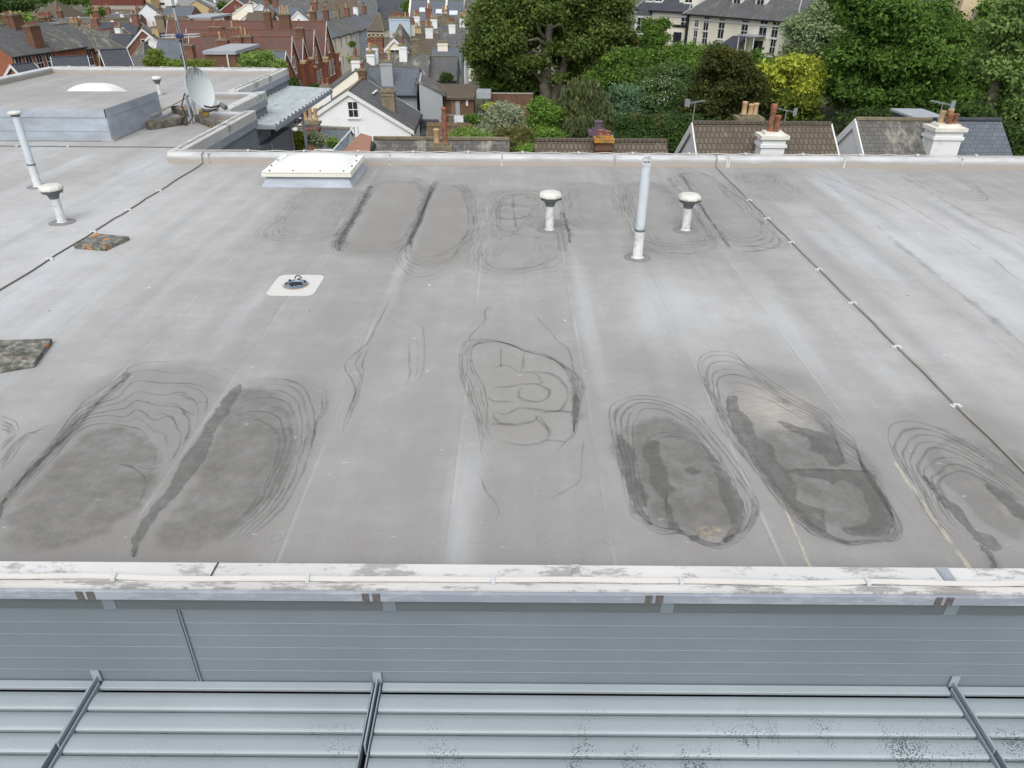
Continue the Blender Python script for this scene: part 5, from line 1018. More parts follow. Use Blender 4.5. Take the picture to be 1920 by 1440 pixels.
# the red school
SCg = 'red tile gables of the old school'
def gab(Y, zr, W, rh, x0, lab, hip=0, chim=()):
    h, T, l, w, z, e = house(lab, (x0, Y, zr), (-29, Y, zr), W, rh, 'brick_or', 'tile_r', name='school_gable', cat='school building', barge='trim', ridge='pot_r', chim=chim, gwin=[(1, 0, -3.2, 1.1, 2.0)] if W > 5 else [], over=.35, wn=(0, 0))
    for u in (-1, 0, 1):
        if W > 5: wpos(h, T @ TR((l, 0, 0)) @ RZ(PI/2), u*W*.25, -.01, z-6.4, 1.0, 2.2)
    for u in (-1, 1):
        m = MB(); m.box((l, u*w*.98-.3, -14.5), (l+.55, u*w*.98+.3, e+.2), T); m.box((l-.05, u*w*.98-.4, e+.2), (l+.7, u*w*.98+.4, e+.5), T); m.build('buttress', 'brick_or', h)
        m = MB(); m.box((l-.1, u*w*.98-.45, e+.5), (l+.8, u*w*.98+.45, e+.75), T); m.build('buttress_cap', 'tan', h)
    return h, T
gab(103.2, -4.9, 5.6, 3.9, -42, 'nearest red tiled school gable above the orange brick wall')
gab(108.4, -5.5, 4.2, 3.2, -40, 'narrow red tiled school gable squeezed between two larger ones')
h, T = gab(115, -4.9, 7.4, 5.0, -47, 'large red tiled school gable with a tall brown chimney')
c0 = P(562, 52, 110.8); chimney(h, (c0.x, c0.y, c0.z-8.5), 1.0, .9, 8.4, Matrix(), 'brick_br', 1, 'pot_r', 1.0, 'capstone')
h, T = gab(123.2, -4.3, 8.4, 5.2, -53, 'farthest and widest red tiled school gable')
c0 = P(500, 22, 119); chimney(h, (c0.x, c0.y, c0.z-5), .95, .9, 4.9, Matrix(), 'brick_br', 1, 'pot_r', 1.0, 'capstone')
c0 = P(533, 28, 118); chimney(h, (c0.x, c0.y, c0.z-4), 1.5, 1.1, 4.0, Matrix(), 'brick_br', 4, 'pot_b', 1.0, 'capstone')
h, T, l, w, z, e = house('long red tiled school roof left of the gables', P(346, 65, 104), P(470, 66, 104), 10, 4.4, BR, 'tile_r', name='school_wing', cat='school building', ridge='pot_r', wn=(4, 1))
for px, py, Y, ww, n in ((418, 76, 99, 1.3, 2), (445, 70, 100, 1.2, 3), (461, 69, 100.5, 1.5, 3), (352, 86, 97, 1.3, 1), (406, 52, 112, 1.9, 5), (441, 53, 111, 1.2, 3)):
    c0 = P(px, py, Y); chimney(h, (c0.x, c0.y, c0.z-2.2), ww, 1.0, 2.2, Matrix(), 'brick', n, 'pot_r', .9, 'capstone')
house('small dark slate gable at the foot of the red school gables', P(507, 97, 92), P(534, 98, 92), 5.5, 2.6, 'brick_or', 'slate_b', barge='trim', name='outbuilding', cat='outbuilding')
o = thing('flat_roofed_brick_building', 'orange brick block with a grey flat roof just beyond the far coping', 'building', P(420, 140, 84))
a, b = P(384, 98, 82), P(452, 97, 84)
m = MB(); m.box((a.x, 82, -14), (b.x, 90, a.z-.2)); m.build('wall', 'brick_br', o); m = MB(); m.box((a.x-.15, 81.8, a.z-.19), (b.x+.15, 90.2, a.z+.15)); m.build('roof_slab', 'lead', o)
m = MB(); m.tube([(b.x-.8, 81.9, -13), (b.x-.8, 81.9, a.z-.2)], .08, 6); m.build('drainpipe', 'trim', o)

# left brick terrace, receding to the right
def rid(px, py, z): return G(px, py, z)
h, T, l, w, z, e = house('red brick terrace house at far left with tall banded chimneys', rid(-60, 54, -3.6), rid(22, 47, -3.6), 9.5, 2.9, 'brick_or', 'slate', wn=(4, 2), wsz=(1.1, 2.0), name='brick_terrace_house', chim=[(.65, -.8, 1.7, 1.0, 2.3, 4, 'brick_br', 'pot_r', .4), (.95, .0, 1.5, 1.0, 1.2, 3, 'brick_br', 'pot_r', .3)], bars=True)
h, T, l, w, z, e = house('red brick terrace house with dirty slate roof and white sashes, second from left', rid(23, 47, -3.6), rid(86, 41, -3.6), 9.5, 2.9, 'brick_or', 'slate_l', wn=(4, 2), wsz=(1.1, 2.0), name='brick_terrace_house', chim=[(1.0, -.75, 1.8, 1.1, 2.3, 4, 'brick_br', 'pot_r', .3), (1.0, .1, 1.8, 1.1, 1.4, 4, 'brick_br', 'pot_r', .3)])
h, T, l, w, z, e = house('red brick terrace house right of the broad banded chimney', rid(87, 50, -4.2), rid(128, 46, -4.2), 9, 2.7, 'brick_or', 'slate', wn=(2, 2), wsz=(1.1, 2.0), name='brick_terrace_house')
h, T, l, w, z, e = house('yellow brick house with hipped slate roof closing the red terrace', rid(129, 48, -4.3), rid(180, 45, -4.3), 10, 3.0, 'brick_ye', 'slate_l', wn=(4, 2), wsz=(1.0, 1.8), name='yellow_brick_house', hip=3)
for (x0, x1, y, Y, rh_, lab) in ((98, 162, 108, 84, 2.0, 'low dark slate outhouse with white barge left of the taller one'), (188, 236, 95, 86, 3.6, 'tall dark slate gable with white bargeboards and red brick end'), (22, 62, 122, 78, 1.6, 'low dark slate roof touching the far left coping')):
    house(lab, P(x0, y, Y), P(x1, y, Y+1.5), 7, rh_, BR, 'slate_d', barge='trim', name='outhouse', cat='outhouse', ridge='slate_d')
house('grey hipped slate roof in front of the blue slate one', P(246, 80, 100), P(290, 79, 100), 10, 3.4, 'brick_ye', 'slate', hip=2.5, name='hipped_house')
house('blue grey slate roof beside the red school wing', P(297, 76, 101), P(344, 76, 101), 9, 4.0, 'greyr', 'slate_b', name='slate_house', chim=[(.1, .3, 1.4, 1.0, 1.0, 3, 'white', 'pot_b', .5)])
house('red brick gable edged in white above the grey hipped roof', P(266, 55, 118), P(270, 50.5, 124), 6.5, 3.0, BR, 'slate', barge='trim', name='gabled_house', gwin=[(1, 0, -2, 1, 1.5)], chim=[(.3, .5, 1.4, .9, 1.6, 3, 'tan', 'pot_b', .6)])
house('dark roofed house with a teal edged dormer', P(214, 66, 120), P(248, 65, 120), 8, 2.6, 'paleblue', 'slate_d', wn=(2, 1))
house('broad brown roof with two square stacks right of the mast', P(300, 33, 150), P(352, 31, 150), 13, 4.4, 'cream', 'tile_b', name='brown_roofed_house', chim=[(-.5, -.45, 1.5, 1.2, 2.2, 2, 'capstone', 'pot_b', .6), (.3, -.5, 1.5, 1.2, 2.2, 2, 'capstone', 'pot_b', .6), (.8, -.7, 1.6, 1.0, 1.6, 4, 'brick', 'pot_r', .6)], wn=(5, 1))
h = thing('flat_roofed_office', 'brick corner building with white bay windows and flat roof by the road', 'building', P(370, 60, 190)); a, b = P(344, 32, 190), P(392, 31, 190)
m = MB(); m.box((a.x, 190, -18), (b.x, 204, a.z-.3)); m.build('wall', BR, h); m = MB(); m.box((a.x-.5, 189.5, a.z-.3), (b.x+.5, 204.5, a.z+.1)); m.build('roof_slab', 'lead', h)
m = MB(); m.box((a.x+2.5, 189.4, a.z-2.6), (b.x+.6, 198, a.z-.5)); bb = m.build('bay', 'trim', h)
for k in range(2): m = MB(); m.box((a.x+3+1.8*k, 189.3, a.z-2.2), (a.x+4.4+1.8*k, 189.38, a.z-.9)); m.build('bay_window', 'greyr', bb)
house('big blue grey roof with two small rooflights by the mast', P(312, 12, 235), P(366, 13, 235), 22, 5.6, 'brick', 'slate_b', name='slate_hall', cat='hall', sky=[(.0, -.6, 1.6, 1.4), (.65, -.6, 1.6, 1.4)])
house('white gabled cottage end far off, left of the mast', P(274, 8, 225), P(277, 5, 240), 11, 4.6, WH, 'slate', barge=None, name='white_gabled_house')
house('tan gable ended building above the far road', P(368, 1, 270), P(372, -1, 286), 15, 4.5, 'tan', 'slate', name='tan_building', asym=(1, 1.6))
h = thing('white_hall', 'long white glazed building at the top edge left of the mast', 'hall', P(305, 10, 330)); a, b = P(284, -12, 330), P(334, 10, 330)
m = MB(); m.box((a.x, 330, -18), (b.x, 350, a.z)); m.build('wall', 'white', h); m = MB(); m.box((a.x+2, 329.9, P(300, 9, 330).z), (a.x+4.5, 329.99, P(300, 5, 330).z)); m.build('window', 'glass', h)
h = thing('rust_red_hall', 'long rust red ribbed hall at the top edge of the town', 'hall', P(215, 10, 320)); a, b = P(165, -14, 320), P(268, 9, 320)
m = MB(); m.box((a.x, 320, -19), (b.x, 345, P(215, 8, 320).z-.5)); m.build('lower_wall', 'concrete', h)
m = MB(); m.box((a.x, 320.5, P(215, 8, 320).z-.5), (b.x, 345, a.z)); 
for k in range(22): x = a.x+(b.x-a.x)*(k+.5)/22; m.box((x-.15, 320.2, P(215, 8, 320).z-.4), (x+.15, 320.5, a.z))
m.build('ribbed_wall', 'rust', h)
h = thing('tan_tower', 'plain tan tower block at the top edge right of the rust red hall', 'tower', P(276, 10, 322)); a, b = P(268, -20, 322), P(284, 10, 322)
m = MB(); m.box((a.x+.1, 322, -19), (b.x, 334, a.z)); m.build('wall', 'tan', h); m = MB(); m.box((a.x, 321.8, a.z), (b.x+.1, 334.2, a.z+.5)); m.build('coping', 'concrete', h)
house('low brown hipped brick building near the far trees at top left', P(80, 1, 215), P(128, 2, 215), 16, 4.0, BR, 'tile_b', hip=5, name='hipped_hall', cat='hall', wn=(6, 1))
# far road, right side
for (x0, y0, Y0, x1, y1, Y1, W, rh, wa, ro, lab) in [
    (489, 8, 205, 492, 4, 222, 12, 4.2, WH, 'slate', 'white gable end with dark roof above the far road'),
    (440, -3, 300, 452, -6, 320, 12, 4, 'rust', 'slate_d', 'dark red building beyond the far road'),
    (470, 2, 240, 486, -3, 262, 12, 3.5, 'cream', 'slate', 'cream house on the far road behind the white gable'),
    (500, 16, 178, 504, 13, 188, 9, 4.0, 'paleblue', 'slate_l', 'pale blue gable just behind the school chimneys'),
    (558, 21, 176, 561, 18, 186, 6, 2.6, WH, 'slate', 'little white gable right of the wide school chimney')]:
    house(lab, P(x0, y0, Y0), P(x1, y1, Y1), W, rh, wa, ro, barge='trim', name='gabled_house', gwin=[(1, 0, -3, 1, 1.4)])
for (x0, x1, y, Y, W, rh, wa, ro, lab) in [
    (466, 515, 22, 178, 11, 3, 'brick_br', 'tile_b', 'brown roof low behind the red school ridge'),
    (496, 548, 10, 200, 11, 3.4, WH, 'slate_b', 'blue slate roofed white house behind the school chimneys'),
    (512, 566, 14, 190, 9, 3, 'paleblue', 'slate_b', 'pale blue house with slate roof behind the wide school chimney'),
    (585, 632, 20, 168, 8, 2.2, WH, 'slate', 'white house with a row of dark windows between school and street'),
    (520, 585, 0, 235, 12, 3, 'cream', 'slate', 'long grey roof in the upper middle above the school'),
    (586, 640, 6, 215, 12, 4, 'tan', 'tile_b', 'brown roofed house above the white windowed house'),
    (628, 668, -3, 200, 11, 4.4, 'cream', 'tile_b', 'cream terrace house with dark roof at top middle left'),
    (669, 705, -3, 200, 11, 4.4, 'paleblue', 'slate', 'pale blue terrace house beside the cream one at top'),
    (706, 762, -4, 205, 11, 4.2, 'greyr', 'slate_d', 'dark roofed house left of the rooflight terrace')]:
    house(lab, P(x0, y, Y), P(x1, y, Y), W, rh, wa, ro, wn=(4, 1), chim=[(-.8, 0, 1.2, .9, 1.5, 3, random.choice([BR, WH, 'tan']), 'pot_r', .8)], name='far_house')

# far terraced rows, house by house
def town_row(px0, px1, Y, place, wm=8.0, yr=None, tilt=0, z0=None):
    d = zd(Y, -10); x0 = (px0-960)/FPX*d; x1 = (px1-960)/FPX*d; n = max(1, int(round((x1-x0)/wm))); ww = (x1-x0)/n
    zr = (z0 if z0 is not None else gz((x0+x1)/2, Y)+7.6); k = 0
    ordn = ['first', 'second', 'third', 'fourth', 'fifth', 'sixth', 'seventh', 'eighth', 'ninth', 'tenth', 'eleventh', 'twelfth', 'thirteenth', 'fourteenth', 'fifteenth', 'sixteenth', 'seventeenth', 'eighteenth', 'nineteenth', 'twentieth']
    while k < n:
        x = x0+ww*k; wa = random.choice(['cream', 'white', 'brick', 'brick_br', 'greyr', 'cream', 'tan', 'brick']); ro = random.choice(['slate', 'slate', 'slate_l', 'tile_b', 'tile_b', 'slate_d', 'slate_b'])
        zz = zr+random.uniform(-.35, .35); yy = Y+tilt*(k)+random.uniform(-.6, .6); rn = {'slate': 'grey slate', 'slate_l': 'lichened slate', 'tile_b': 'brown tile', 'slate_d': 'dark slate', 'slate_b': 'bluish slate'}[ro]
        wl = {'cream': 'cream', 'white': 'white', 'brick': 'red brick', 'brick_br': 'brown brick', 'greyr': 'grey', 'tan': 'tan'}[wa]
        lab = '%s house, %s roof, %s from left %s' % (wl, rn, ordn[min(k, 19)], place)
        cm = random.choice(['brick', 'brick_br', 'white', 'capstone', 'tan'])
        if random.random() < .18:
            house(lab, (x+ww/2, yy-4, zz), (x+ww/2, yy+5, zz), ww*.98, 2.6, wa, ro, name='far_house', barge='trim', gwin=[(1, 0, -2.6, .9, 1.2)], chim=[(0, .5, .9, .9, 1.6, 3, cm, 'pot_r', .7)], ridge=random.choice(['capstone', 'pot_r']))
        else:
            house(lab, (x, yy, zz), (x+ww*.99, yy+tilt, zz), random.uniform(7, 8.5), random.uniform(2.2, 3.0), wa, ro, name='far_house', wn=(2, 1), wsz=(1.0, 1.5), chim=[(random.choice([-.85, .85]), random.uniform(-.2, .1), 1.2, .8, random.uniform(1.2, 1.9), random.choice([3, 4, 5]), cm, 'pot_r', .75)]+([(.1, -.5, .8, .7, 1.6, 2, 'white', 'pot_b', .5)] if random.random() < .3 else []), ridge=random.choice(['capstone', 'lead', 'pot_r']), sky=([(.2, -.5, 1, 1.2)] if random.random() < .3 else []))
        k += 1
town_row(150, 215, 128, 'just behind brick terrace', 8, tilt=.3)
town_row(20, 250, 140, 'second row behind brick terrace', 8.5, tilt=-.3)
town_row(-30, 265, 156, 'third row behind brick terrace', 8.5)
town_row(30, 270, 173, 'fourth row behind brick terrace', 9, tilt=.2)
town_row(-30, 255, 194, 'fifth row behind brick terrace', 9.5)
town_row(60, 262, 222, 'sixth row behind brick terrace', 10)
town_row(130, 262, 255, 'below the rust red hall', 10)
town_row(180, 300, 290, 'nearest the rust red hall', 11)
town_row(270, 345, 122, 'between mast and grey hipped roof', 8)
town_row(285, 380, 300, 'right of the mast near the top', 10)
town_row(440, 640, 270, 'on top edge above school', 11)
town_row(455, 700, 335, 'on far top edge above street', 11)
town_row(640, 900, 245, 'above the blue rooflight block', 10)
town_row(560, 690, 232, 'above white street houses', 9)
town_row(740, 880, 165, 'behind crowded chimney pots', 8, tilt=-.2)
town_row(345, 400, 215, 'left of the far road', 8)
town_row(300, 410, 390, 'by the far road end', 12)
town_row(690, 790, 122, 'behind pale blue chimney', 8)

# ------------------------------------------------------------------ cream villas on the right
def onwall(E1, E2, px, py):
    d = ray(px, py); n = Vector((-(E2-E1).y, (E2-E1).x, 0)); t = (E1-Vector((0, 0, CAMH))).dot(n)/d.dot(n); p = Vector((0, 0, CAMH))+d*t; u = (p-E1).dot((E2-E1).normalized()); return u, p.z
def villa(E1, E2, W, rh, label, wins, roof, hip, gzv, **k):
    E2.z = E1.z; L = (E2-E1).length; dr = (E2-E1).normalized(); n = Vector((-dr.y, dr.x, 0)); 
    if n.y < 0: n = -n
    off = n*W/2+Vector((0, 0, rh)); h, T, l, w, z, e = house(label, E1+off, E2+off, W, rh, 'cream', roof, hip=hip, gzv=gzv, name='cream_villa', cat='villa', over=.45, ridge='lead', **k)
    for (px, py, ww, hh) in wins:
        u, zz = onwall(E1, E2, px, py); wpos(h, T, u-l, -w-.003, zz, ww, hh)
    m = MB(); m.box((-l, -w-.10, e-.55), (l, -w-.003, e-.35), T); m.build('string_course', 'trim', h)
    return h, T, l, w, z, e
E1 = P(1291, 26, 90); ang = (CAMH-E1.z)
E2 = G(1492, 42, E1.z)
h, T, l, w, z, e = villa(E1, E2, 12, 5.0, 'long cream villa with slate roof, two dormers and a balcony', [(1307, 42, .7, 1.0), (1325, 42, .9, 1.7), (1353, 54, 1.0, 2.0), (1396, 58, 1.0, 2.0), (1432, 51, 1.1, 1.8), (1454, 55, .9, 1.6), (1304, 70, .7, 1.5), (1322, 72, .9, 1.5), (1449, 88, .8, 1.7)], 'slate', 5, -10.5, chim=[(1.0, -.1, 1.6, 1.4, 2.2, 0, 'cream', 'pot_r')], sky=[(.86, -.3, 1.0, 1.2)])
for px, py in ((1360, 14), (1403, 17)):
    u, zz = onwall(E1, E2, px, py+30); uu = u-l; yb = -w+1.2; zb = e+.7
    m = MB(); m.box((uu-.75, yb, zb), (uu+.75, yb+3.2, zb+2.0), T); dm = m.build('dormer', 'trim', h); wpos(dm, T, uu, yb-.003, zb+1.0, 1.1, 1.8)
    m = MB(); m.add([(uu-.95, yb-.2, zb+2.0), (uu+.95, yb-.2, zb+2.0), (uu+.95, yb+3.6, zb+2.0), (uu-.95, yb+3.6, zb+2.0), (uu, yb-.2, zb+2.6), (uu, yb+3.6, zb+2.6)], [(0, 1, 4), (1, 2, 5, 4), (2, 3, 5), (3, 0, 4, 5), (0, 3, 2, 1)], T); m.build('dormer_roof', 'slate_d', dm)
u, zz = onwall(E1, E2, 1386, 86); u -= l
m = MB(); m.box((u-1.3, -w-1.5, zz-4), (u+1.1, -w-.01, zz-.2), T); pc = m.build('porch', 'cream', h)
m = MB(); m.add([(u-1.5, -w-1.8, zz-.2), (u+1.3, -w-1.8, zz-.2), (u+1.1, -w-.01, zz+.9), (u-1.1, -w-.01, zz+.9), (u-1.5, -w-1.8, zz-.35), (u+1.3, -w-1.8, zz-.35)], [(0, 1, 2, 3), (4, 5, 1, 0)], T); m.build('porch_roof', 'slate_d', pc)
u, zz = onwall(E1, E2, 1417, 88); u -= l
m = MB(); m.box((u-1.1, -w-1.5, zz-1.9), (u+1.1, -w-.01, zz-1.7), T); m.box((u-1.2, -w-1.6, zz+1.0), (u+1.2, -w-.01, zz+1.12), T); bl = m.build('balcony_slab', 'lead', h)
m = MB()
for k in range(14): m.box((u-1.05+k*.16, -w-1.48, zz-1.7), (u-1.02+k*.16, -w-1.45, zz-.7), T)
m.box((u-1.1, -w-1.5, zz-.7), (u+1.1, -w-1.43, zz-.62), T); m.build('balustrade', 'trim', bl)
for q in (-1.05, 0, 1.05): m = MB(); m.box((u+q-.04, -w-1.48, zz-.62), (u+q+.04, -w-1.4, zz+1.0), T); m.build('balcony_post', 'trim', bl)
m = MB(); m.box((u-.5, -w-.05, zz-1.6), (u+.9, -w-.005, zz+.6), T); m.build('balcony_door', 'glass', h)
m = MB()
for k in range(10): m.box((u-1.1-.28*k-.28, -w-1.4, zz-1.9-.22*k-.06), (u-1.1-.28*k, -w-.6, zz-1.9-.22*k), T)
m.build('steps', 'black', h)
m = MB(); m.box((-l+.1, -w-.25, -10), (-l+.3, -w-.05, e), T); m.build('drainpipe', 'black', h)
E1 = P(1196, 18, 98); E2 = G(1289, 23, E1.z)
h, T, l, w, z, e = villa(E1, E2, 12, 5.2, 'cream villa with dark mansard, partly behind the conical bush', [(1284, 41, 1.1, 2.0), (1201, 34, .8, 1.6)], 'slate_d', 3, -10.5)
for px, ww in ((1283, 2.6), (1227, 1.2), (1210, 1.2)):
    u, zz = onwall(E1, E2, px, 16); uu = u-l; m = MB(); m.box((uu-ww/2, -w+.7, e+.3), (uu+ww/2, -w+4, e+2.7), T); dm = m.build('dormer', 'cream', h); wpos(dm, T, uu, -w+.697, e+1.7, 1.1, 1.6)
    m = MB(); m.box((uu-ww/2-.1, -w+.6, e+2.7), (uu+ww/2+.1, -w+4.2, e+2.85), T); m.build('dormer_roof', 'lead', dm)
u, zz = onwall(E1, E2, 1280, 70); uu = u-l; m = MB(); m.box((uu-.9, -w-1.0, -9.5), (uu+.9, -w-.01, zz+1.1), T); bw = m.build('bay', 'cream', h); m = MB(); m.box((uu-.95, -w-1.1, zz+1.1), (uu+.95, -w-.01, zz+1.3), T); m.build('bay_roof', 'black', bw)
wpos(bw, T, uu, -w-1.003, zz-.1, 1.3, 1.5, bars=False)
u, zz = onwall(E1, E2, 1211, 40); uu = u-l; m = MB(); m.box((uu-.9, -w-.9, zz-2), (uu+.9, -w-.01, zz+.7), T); bw = m.build('bay', 'trim', h); m = MB(); m.add([(uu-1, -w-1, zz+.7), (uu+1, -w-1, zz+.7), (uu+1, -w-.01, zz+.7), (uu-1, -w-.01, zz+.7), (uu-.2, -w-.01, zz+1.9), (uu+.2, -w-.01, zz+1.9)], [(0, 1, 5, 4), (1, 2, 5), (3, 0, 4), (0, 3, 2, 1)], T); m.build('bay_roof', 'slate_d', bw); wpos(bw, T, uu, -w-.903, zz-.4, 1.2, 1.8)
c0 = P(1822, 30, 74); h = thing('cream_villa', 'cream rendered end wall with tapering chimney between the right trees', 'villa', (c0.x, c0.y, -9)); m = MB(); a = P(1800, 36, 74); b = P(1850, 36, 74)
m.add([(a.x-.6, 74, -9), (b.x, 74, -9), (b.x, 80, -9), (a.x-.6, 80, -9), (a.x, 74, 4), (b.x, 74, 4), (b.x, 80, 4), (a.x, 80, 4)], [(0, 1, 5, 4), (1, 2, 6, 5), (2, 3, 7, 6), (3, 0, 4, 7), (4, 5, 6, 7)]); m.build('wall', plain('buff_render', lin(196, 178, 146), .8, var=.05), h)
m = MB(); m.box((a.x-4, 75, -9), (a.x, 84, a.z-.6)); m.build('side_wing', 'cream', h)
m = MB(); m.add([(a.x-4.3, 74.7, a.z-.6), (a.x, 74.7, a.z-.6), (a.x, 79, a.z+2), (a.x-4.3, 79, a.z+2), (b.x+4, 74.7, a.z-1.2), (b.x+4, 79, a.z+1), (b.x, 74.7, a.z-1.2), (b.x, 79, a.z+1)], [(0, 1, 2, 3), (6, 4, 5, 7)]); m.build('roof', 'slate', h)
q = P(1838, 20, 73.8); m = MB(); m.lathe([(.01, 0), (.25, .05), (.4, .12)], q, 14, TR(q) @ Matrix.Rotation(PI/2, 4, 'X') @ TR(-q)); m.build('wall_dish', 'greyr', h)
c0 = P(1893, 30, 74); h = thing('cream_villa', 'buff end wall with white framed window at the top right corner', 'villa', (c0.x, c0.y, -9)); a = P(1882, 30, 74); b = P(1915, 30, 74)
m = MB(); m.box((a.x, 74, -9), (b.x+3, 82, 4)); m.build('wall', plain('pale_buff_render', lin(200, 184, 158), .8, var=.05), h); window(h, TR((a.x+.9, 73.995, P(1890, 22, 74).z)), 1.5, 1.3)

# ------------------------------------------------------------------ gardens, shed, washing
g0 = P(855, 160, 73); o = thing('garden_shed_row', 'long low brick outhouse with felt roof and open front', 'outhouse', (g0.x, g0.y, P(855, 210, 70).z-.5))
a = P(827, 157, 73); b = P(890, 158, 73); c_ = P(890, 184, 70); gg = P(855, 212, 70).z-.5
m = MB(); m.add([(a.x, 73, a.z), (b.x, 73, a.z), (b.x+.1, 70, c_.z), (a.x, 70, c_.z), (a.x, 73, a.z-.15), (b.x, 73, a.z-.15), (b.x+.1, 70, c_.z-.15), (a.x, 70, c_.z-.15)], [(0, 3, 2, 1), (4, 5, 6, 7), (0, 1, 5, 4), (1, 2, 6, 5), (2, 3, 7, 6), (3, 0, 4, 7)]); m.build('roof', 'tile_b', o)
m = MB(); m.box((a.x, 70.3, gg), (b.x, 73, c_.z-.15)); m.build('wall', 'brick_br', o)
for k, (u0, u1, mt) in enumerate(((.35, .45, 'wood'), (.47, .6, 'greyr'), (.78, .84, 'trim'))): m = MB(); m.box((a.x+(b.x-a.x)*u0, 70.22, gg if k < 2 else gg+1.1), (a.x+(b.x-a.x)*u1, 70.29, c_.z-.3 if k < 2 else gg+1.6)); m.build('door' if k < 2 else 'window', mt, o)
a = P(893, 172, 71); b = P(920, 173, 71); m = MB(); m.box((a.x, 71, a.z-.6), (b.x, 73, a.z)); fs = m.build('flat_canopy', 'lead', label='small grey flat canopy beside the long outhouse', cat='canopy')
o = thing('garden_wall', 'brown brick garden wall under the big tree', 'wall', P(940, 200, 73)); a = P(920, 176, 73); b = P(1000, 176, 73); m = MB(); m.box((a.x, 73, gg-1), (b.x, 73.3, a.z)); m.build('brickwork', 'brick_br', o); m = MB(); m.box((a.x, 72.95, a.z), (b.x, 73.35, a.z+.08)); m.build('coping', 'concrete', o)
o = thing('striped_barrier', 'red and white barrier leaning in the back garden', 'barrier', P(936, 205, 68)); a = P(925, 193, 68); b = P(948, 193, 68)
for k in range(5):
    x0_ = a.x+(b.x-a.x)*k/5; m = MB(); m.box((x0_, 68, a.z-.45), (x0_+(b.x-a.x)/5, 68.05, a.z)); m.build('panel', 'trim' if k % 2 else plain('red_plastic', lin(180, 40, 44), .5), o)
o = thing('washing_line', 'washing line across the back garden', 'washing line', P(870, 240, 62)); a = P(836, 215, 62); b = P(905, 213, 62); m = MB(); m.tube([a, (a+b)/2-Vector((0, 0, .12)), b], .012, 5); m.build('line', 'trim', o)
for q in (a, b): m = MB(); m.tube([q-Vector((0, 0, 2.2)), q+Vector((0, 0, .05))], .03, 6); m.build('post', 'steel', o)
for px, wd, hg, cl, nm in ((846, .45, .9, (110, 96, 84), 'brown towel hanging at the left of the washing line'), (855, .4, .8, (206, 208, 222), 'pale shirt on the washing line beside the brown towel'), (864, .4, .55, (214, 214, 216), 'white top on the washing line'), (873, .5, .7, (44, 46, 62), 'navy trousers on the washing line'), (882, .45, .6, (52, 60, 86), 'dark blue shirt on the washing line'), (891, .5, .45, (58, 150, 160), 'turquoise cloth at the right of the washing line')):
    q = P(px, 216, 62); m = MB(); n = 6
    vs = [(q.x-wd/2+wd*i/n, q.y+.03*math.sin(i*1.9), q.z-.02-hg*j*(1 if i % 3 else .93)) for j in (0, 1) for i in range(n+1)]
    vs += [(x, y+.02, z_) for x, y, z_ in vs]; k = n+1
    m.add(vs, [(i, i+1, k+i+1, k+i) for i in range(n)]+[(2*k+i, 3*k+i, 3*k+i+1, 2*k+i+1) for i in range(n)]); m.build('garment', plain('cloth', lin(*cl), .9, var=.1), label=nm, cat='laundry', group='washing on the line')
o = thing('timber_fence', 'grey timber fence across the yard below the washing', 'fence', P(850, 240, 60)); a = P(800, 229, 60); b = P(905, 227, 60)
m = MB(); n = 50
for k in range(n): x = a.x+(b.x-a.x)*k/n; m.box((x, 60, a.z-1.5), (x+(b.x-a.x)/n*.9, 60.04, a.z+.03*math.sin(k*5)))
m.build('boards', 'wood', o); m = MB(); m.box((a.x, 59.95, a.z-.3), (b.x, 59.999, a.z-.2)); m.build('rail', 'wood', o)

